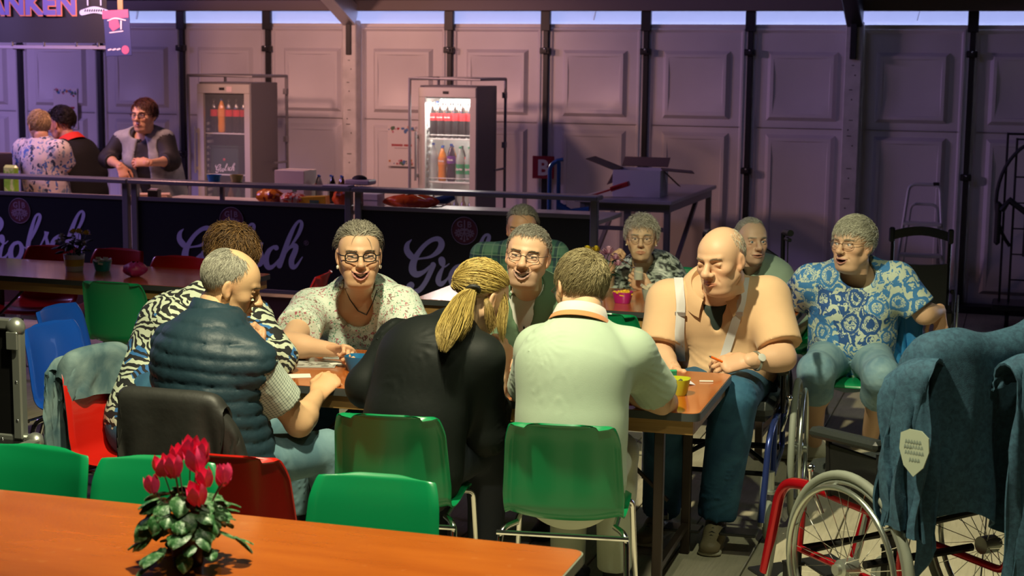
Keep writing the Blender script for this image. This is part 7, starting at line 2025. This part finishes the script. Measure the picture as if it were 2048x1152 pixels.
# ------------------------------------------------------------------ woman in the blue patterned shirt
hd = J(1706, 490, -5.72)
t, i = add('blue', dict(label='white-haired woman in blue patterned shirt and pale denim capris', head=hd, face=turned(to_cam(hd), -34, 4), hs=1.06, hp=dict(w=1.03, fat=.9, jaw=1.05, mouth=.75, nose=1.1, age=.9, eye=.4), skin=(.60, .36, .25), lip=(.42, .17, .15), teeth=False, neck=J(1714, 530, -5.58), pelvis=vec(5.09, -5.48, .545), shL=J(1794, 560, -5.54), shR=J(1622, 564, -5.60), elL=J(1848, 628, -5.55), wrL=J(1880, 622, -5.42), elR=J(1588, 600, -5.45), wrR=J(1545, 618, -5.40), front=(0, -1, 0),
    handL=dict(d=unit((.10, -.25, -.9)), n=unit((-.5, .7, 0)), curl=(.35, .4, .45, .45), thumb=.15, sc=1.05), handR=rest((-.6, 0, -.5), (0, 0, -1)),
    body=dict(hip=(.20, .16), waist=(.195, .165), chest=(.190, .145), arm=.058, fore=.046, wrist=.031, neck=.066, sh=.066, thigh=.098, calf=.058), extra=[(.55, .10, .08, (.09, .08, .085)), (.55, .10, -.08, (.09, .08, .085)), (.24, .08, 0, (.18, .14, .14))],
    hair=dict(n=4000, color=(.36, .35, .27), color2=(.66, .65, .53), len=.055, lift=.020, style='forward', crown=(0, -.7, .7), jit=.45, thick=.0012, line=[.50, .48, .35, .12, -.05, -.42, -.60], scalp=.6, seed=18), brow=(.35, .3, .22), glasses=('rect', mat('bronze_wire', (.20, .11, .06), .3, .7)), gaze=(-.9, -.6, -.05), bare_legs=True,
    clothes=[dict(kind='shirt', name='patterned_shirt', mat=FB['damask'], grow=.013, sleeve=.85, loose=.022, h=.008, post=wrinkle(.0045, 7, 7, 12, True), bottom=-.10, neckline=[(.075, -.015, (.085, .09, .075))]), dict(kind='trousers', name='capri_trousers', mat=M_CAPRI, h=.0085, length=.30, loose=.024, post=wr_soft)],
    knR=atZ(1632, 742, .53), anR=atZ(1628, 888, .085), toR=vec(4.78, -5.62, .03), knL=atZ(1764, 752, .53), anL=atZ(1738, 884, .085), toL=vec(5.14, -5.55, .03), sv=.007, shoe=(M_SHOEW, M_SOLEW, M_LACE)))
# ------------------------------------------------------------------ grey-haired woman eating
hd = J(1283, 478, -4.86)
t, i = add('elder', dict(label='elderly woman with permed grey hair holding a jar and eating', head=hd, face=turned(to_cam(hd), -2, 4), hs=1.02, hp=dict(age=1, jaw=.98, eye=.4), skin=(.62, .41, .28), neck=J(1284, 524, -4.70), pelvis=vec(3.98, -4.58, .55), shL=J(1332, 546, -4.68), shR=J(1232, 546, -4.70), elR=J(1212, 600, -4.85), wrR=J(1222, 540, -4.98), elL=J(1345, 612, -4.85), wrL=J(1300, 578, -5.02), front=(0, -1, 0), handR=dict(d=unit((.15, -.15, .9)), n=unit((.9, .2, 0)), curl=(.8, .85, .9, .9), thumb=.7), handL=dict(d=unit((-.75, -.2, .35)), n=unit((-.2, .8, .1)), curl=(.55, .6, .65, .7), thumb=.4),
    body=dict(chest=(.155, .12), sh=.055), hv=.0040, bv=.014, hair=dict(n=2000, color=(.46, .44, .36), color2=(.70, .68, .58), len=.045, lift=.026, curl=.008, freq=1.6, k=7, jit=.5, thick=.0015, line=[.56, .52, .35, .05, -.12, -.42, -.55], seed=20), brow=(.4, .36, .28), glasses=('round', mat('gold_wire', (.30, .20, .10), .3, .8)), iris='brown',
    clothes=[dict(kind='shirt', name='satin_blouse', mat=FB['silk'], grow=.014, sleeve=1.55, loose=.02, h=.0095, post=wr_soft, neckline=[(.08, .0, (.055, .08, .055))])]))
for s in (-1, 1): MB().ell(tuple(i['C']+i['hs']*(axes_of(turned(to_cam(hd), -2, 4)) @ vec(s*.083, .004, -.034))-i['org']), (.0055,)*3, 10, 8).build('earring', mat('pearl', (.7, .65, .55), .2), t)
# ------------------------------------------------------------------ old man in pale green
hd = J(1503, 484, -4.78)
t, i = add('old', dict(label='old man in pale green shirt sitting behind the bald man', head=hd, face=turned(to_cam(hd), 24, 4), hs=1.03, hp=dict(age=1, mouth=.3, nose=1.15, jaw=.98), teeth=False, skin=(.60, .39, .30), neck=J(1502, 532, -4.62), pelvis=vec(4.62, -4.62, .55), shL=J(1554, 556, -4.60), shR=J(1452, 558, -4.64), elL=J(1572, 640, -4.72), wrL=J(1530, 660, -4.95), elR=J(1440, 640, -4.75), wrR=J(1470, 655, -4.95), front=(0, -1, 0), handL=rest((-.6, -.5, 0), (0, 0, -1)), handR=rest((.6, -.5, 0), (0, 0, -1)), body=dict(chest=(.16, .12)), hv=.0040, bv=.014,
    hair=dict(n=2200, color=(.40, .40, .33), color2=(.62, .62, .52), len=.05, lift=.010, style='back', jit=.3, thick=.0013, line=[.70, .78, .55, .2, 0, -.4, -.6], scalp=.5, seed=22), brow=(.4, .38, .3), gaze=(.5, -.8, 0),
    clothes=[dict(kind='shirt', name='pale_green_shirt', mat=cotton('pale_green_cotton', (.30, .42, .32)), grow=.014, sleeve=1.3, h=.0095, post=wr_soft, neckline=[(.09, .0, (.04, .08, .045))])]))
collar(t, i, cotton('dark_green_check_collar', (.05, .13, .08)), (.072, .078), .036, 60, .014)
# ------------------------------------------------------------------ man in plaid behind
hd = J(1044, 460, -4.92)
t, i = add('plaid', dict(label='grey-haired man in green plaid shirt half hidden behind the laughing man', head=hd, face=turned(to_cam(hd), -8, 10), hs=1.05, hp=dict(age=.8), skin=(.55, .30, .19), neck=J(1040, 498, -4.78), pelvis=vec(3.24, -4.66, .55), shL=J(1110, 510, -4.74), shR=J(968, 512, -4.78), elL=J(1128, 610, -4.85), wrL=J(1090, 622, -5.1), elR=J(945, 612, -4.85), wrR=J(985, 620, -5.1), front=(0, -1, 0), handL=rest((-.6, -.5, 0), (0, 0, -1)), handR=rest((.6, -.5, 0), (0, 0, -1)), body=dict(chest=(.175, .13), sh=.066), hv=.0040, bv=.014,
    hair=dict(n=2200, color=(.20, .19, .15), color2=(.44, .43, .35), len=.055, lift=.018, style='back', jit=.35, thick=.0014, line=[.58, .56, .42, .15, 0, -.4, -.6], seed=24), brow=(.2, .18, .14),
    clothes=[dict(kind='shirt', name='plaid_shirt', mat=FB['plaid'], grow=.016, sleeve=1.85, h=.0095, post=wr_soft, neckline=[(.09, .0, (.045, .08, .05))])]))
collar(t, i, FB['plaid'], (.072, .078), .036, 60, .014)

# ------------------------------------------------------------------ people at the bar
hd = J(288, 232, -2.55)
M_GIL = denim_mat('pale_denim_gilet', (.20, .22, .25), (.34, .36, .38), 9)
t, i = add('barw', dict(label='woman in black blouse and pale gilet standing behind the bar', head=hd, face=turned(to_cam(hd), -32, 2), hs=1.02, hp=dict(age=.5, fat=.8, w=1.02), skin=(.58, .32, .22), lip=(.40, .13, .12), neck=J(287, 264, -2.47), pelvis=vec(-.70, -2.36, .92), shL=J(330, 279, -2.45), shR=J(244, 281, -2.49), elL=J(343, 322, -2.50), wrL=J(297, 326, -2.76), elR=J(216, 318, -2.55), wrR=J(240, 332, -2.76), front=(0, -1, 0), handL=dict(d=unit((-.9, -.2, .05)), n=unit((-.1, .8, -.5)), curl=(.4, .45, .5, .5), thumb=.5), handR=dict(d=unit((.45, -.2, -.7)), n=unit((-.3, .5, -.2)), curl=(.25, .3, .3, .35), thumb=.2),
    body=dict(hip=(.20, .16), waist=(.19, .16), chest=(.19, .145), arm=.055), extra=[(.58, .09, .08, (.09, .08, .085)), (.58, .09, -.08, (.09, .08, .085))], hv=.0036, bv=.012, fv=.0038,
    hair=dict(n=1400, color=(.030, .010, .008), color2=(.12, .045, .03), len=.06, lift=.022, style='side', sx=-1, jit=.3, thick=.0022, line=[.55, .5, .38, .12, -.05, -.42, -.6], scalp=.9, seed=26), brow=(.04, .02, .01), glasses=('bold', mat('dark_red_acetate', (.05, .01, .015), .3)), iris='brown',
    clothes=[dict(kind='shirt', name='black_blouse', mat=mat('black_blouse_cloth', (.010, .009, .012), .7), grow=.010, sleeve=1.35, loose=.03, h=.011, post=wr_soft, bottom=-.2, neckline=[(.08, .0, (.06, .08, .06))]), dict(kind='vest', name='gilet', mat=M_GIL, grow=.024, h=.0105, post=wr_soft, bottom=-.22, neckline=[(.20, -.22, (.062, .16, .30)), (.05, .03, (.085, .09, .07))]), dict(kind='trousers', name='trousers', mat=M_JEANS, h=.018)],
    knL=vec(-.60, -2.37, .48), anL=vec(-.60, -2.33, .09), toL=vec(-.6, -2.5, .03), knR=vec(-.80, -2.37, .48), anR=vec(-.80, -2.33, .09), toR=vec(-.8, -2.5, .03), shoe=(M_SHOED, M_SHOED)))
hd = J(78, 252, -2.72)
add('bar1', dict(label='short-haired blonde customer in blue-white print blouse at the bar, back turned', head=hd, face=unit((-.75, .55, -.15)), hs=.98, hp=dict(age=.6), skin=(.60, .32, .22), neck=J(84, 284, -2.74), pelvis=vec(-1.50, -2.70, .88), shL=J(48, 298, -2.68), shR=J(120, 302, -2.78), elL=J(40, 330, -2.62), wrL=J(20, 322, -2.4), elR=J(132, 335, -2.7), wrR=J(100, 330, -2.45), front=(-.4, 1, 0), eyes=True, hv=.004, bv=.013, body=dict(hip=(.18, .14), waist=(.17, .135), chest=(.17, .125)),
    hair=dict(n=1300, color=(.30, .20, .10), color2=(.62, .47, .28), len=.045, lift=.014, style='crown', jit=.35, thick=.0022, seed=28, line=[.55, .5, .35, .1, -.1, -.45, -.62]),
    clothes=[dict(kind='shirt', name='print_blouse', mat=FB['leaf'], grow=.016, sleeve=.9, loose=.03, h=.011, post=wr_soft, bottom=-.15), dict(kind='trousers', name='trousers', mat=M_JEANS, h=.02)], knL=vec(-1.42, -2.70, .47), anL=vec(-1.42, -2.72, .09), toL=vec(-1.42, -2.58, .03), knR=vec(-1.60, -2.70, .47), anR=vec(-1.60, -2.72, .09), toR=vec(-1.60, -2.58, .03), shoe=(M_SHOED, M_SHOED)))
hd = J(122, 249, -2.30)
t, i = add('bar2', dict(label='dark-haired customer in black coat with red scarf leaning at the bar', head=hd, face=unit((-.92, .05, -.25)), up=(-.2, 0, 1), hs=1.04, hp=dict(age=.4), skin=(.52, .24, .18), neck=J(143, 286, -2.30), pelvis=vec(-1.42, -2.28, .90), shL=J(118, 302, -2.45), shR=J(170, 300, -2.18), elL=J(108, 335, -2.5), wrL=J(80, 340, -2.4), elR=J(196, 345, -2.2), wrR=J(160, 350, -2.3), front=(-1, 0, 0), hv=.004, bv=.013,
    hair=dict(n=1300, color=(.008, .006, .006), color2=(.03, .02, .018), len=.09, lift=.030, style='back', jit=.4, curl=.006, thick=.0026, seed=30, line=[.5, .45, .3, .0, -.2, -.45, -.62]),
    clothes=[dict(kind='shirt', name='black_coat', mat=mat('black_wool', (.006, .006, .007), .9), grow=.022, sleeve=1.85, loose=.02, h=.012, bottom=-.2), dict(kind='trousers', name='trousers', mat=M_SHOED, h=.02)], knL=vec(-1.45, -2.38, .47), anL=vec(-1.45, -2.36, .09), toL=vec(-1.6, -2.36, .03), knR=vec(-1.45, -2.18, .47), anR=vec(-1.45, -2.18, .09), toR=vec(-1.6, -2.18, .03), shoe=(M_SHOED, M_SHOED)))
collar(t, i, mat('bright_red_scarf', (.70, .03, .015), .8), (.078, .085), .055, 20, .010, 'scarf')
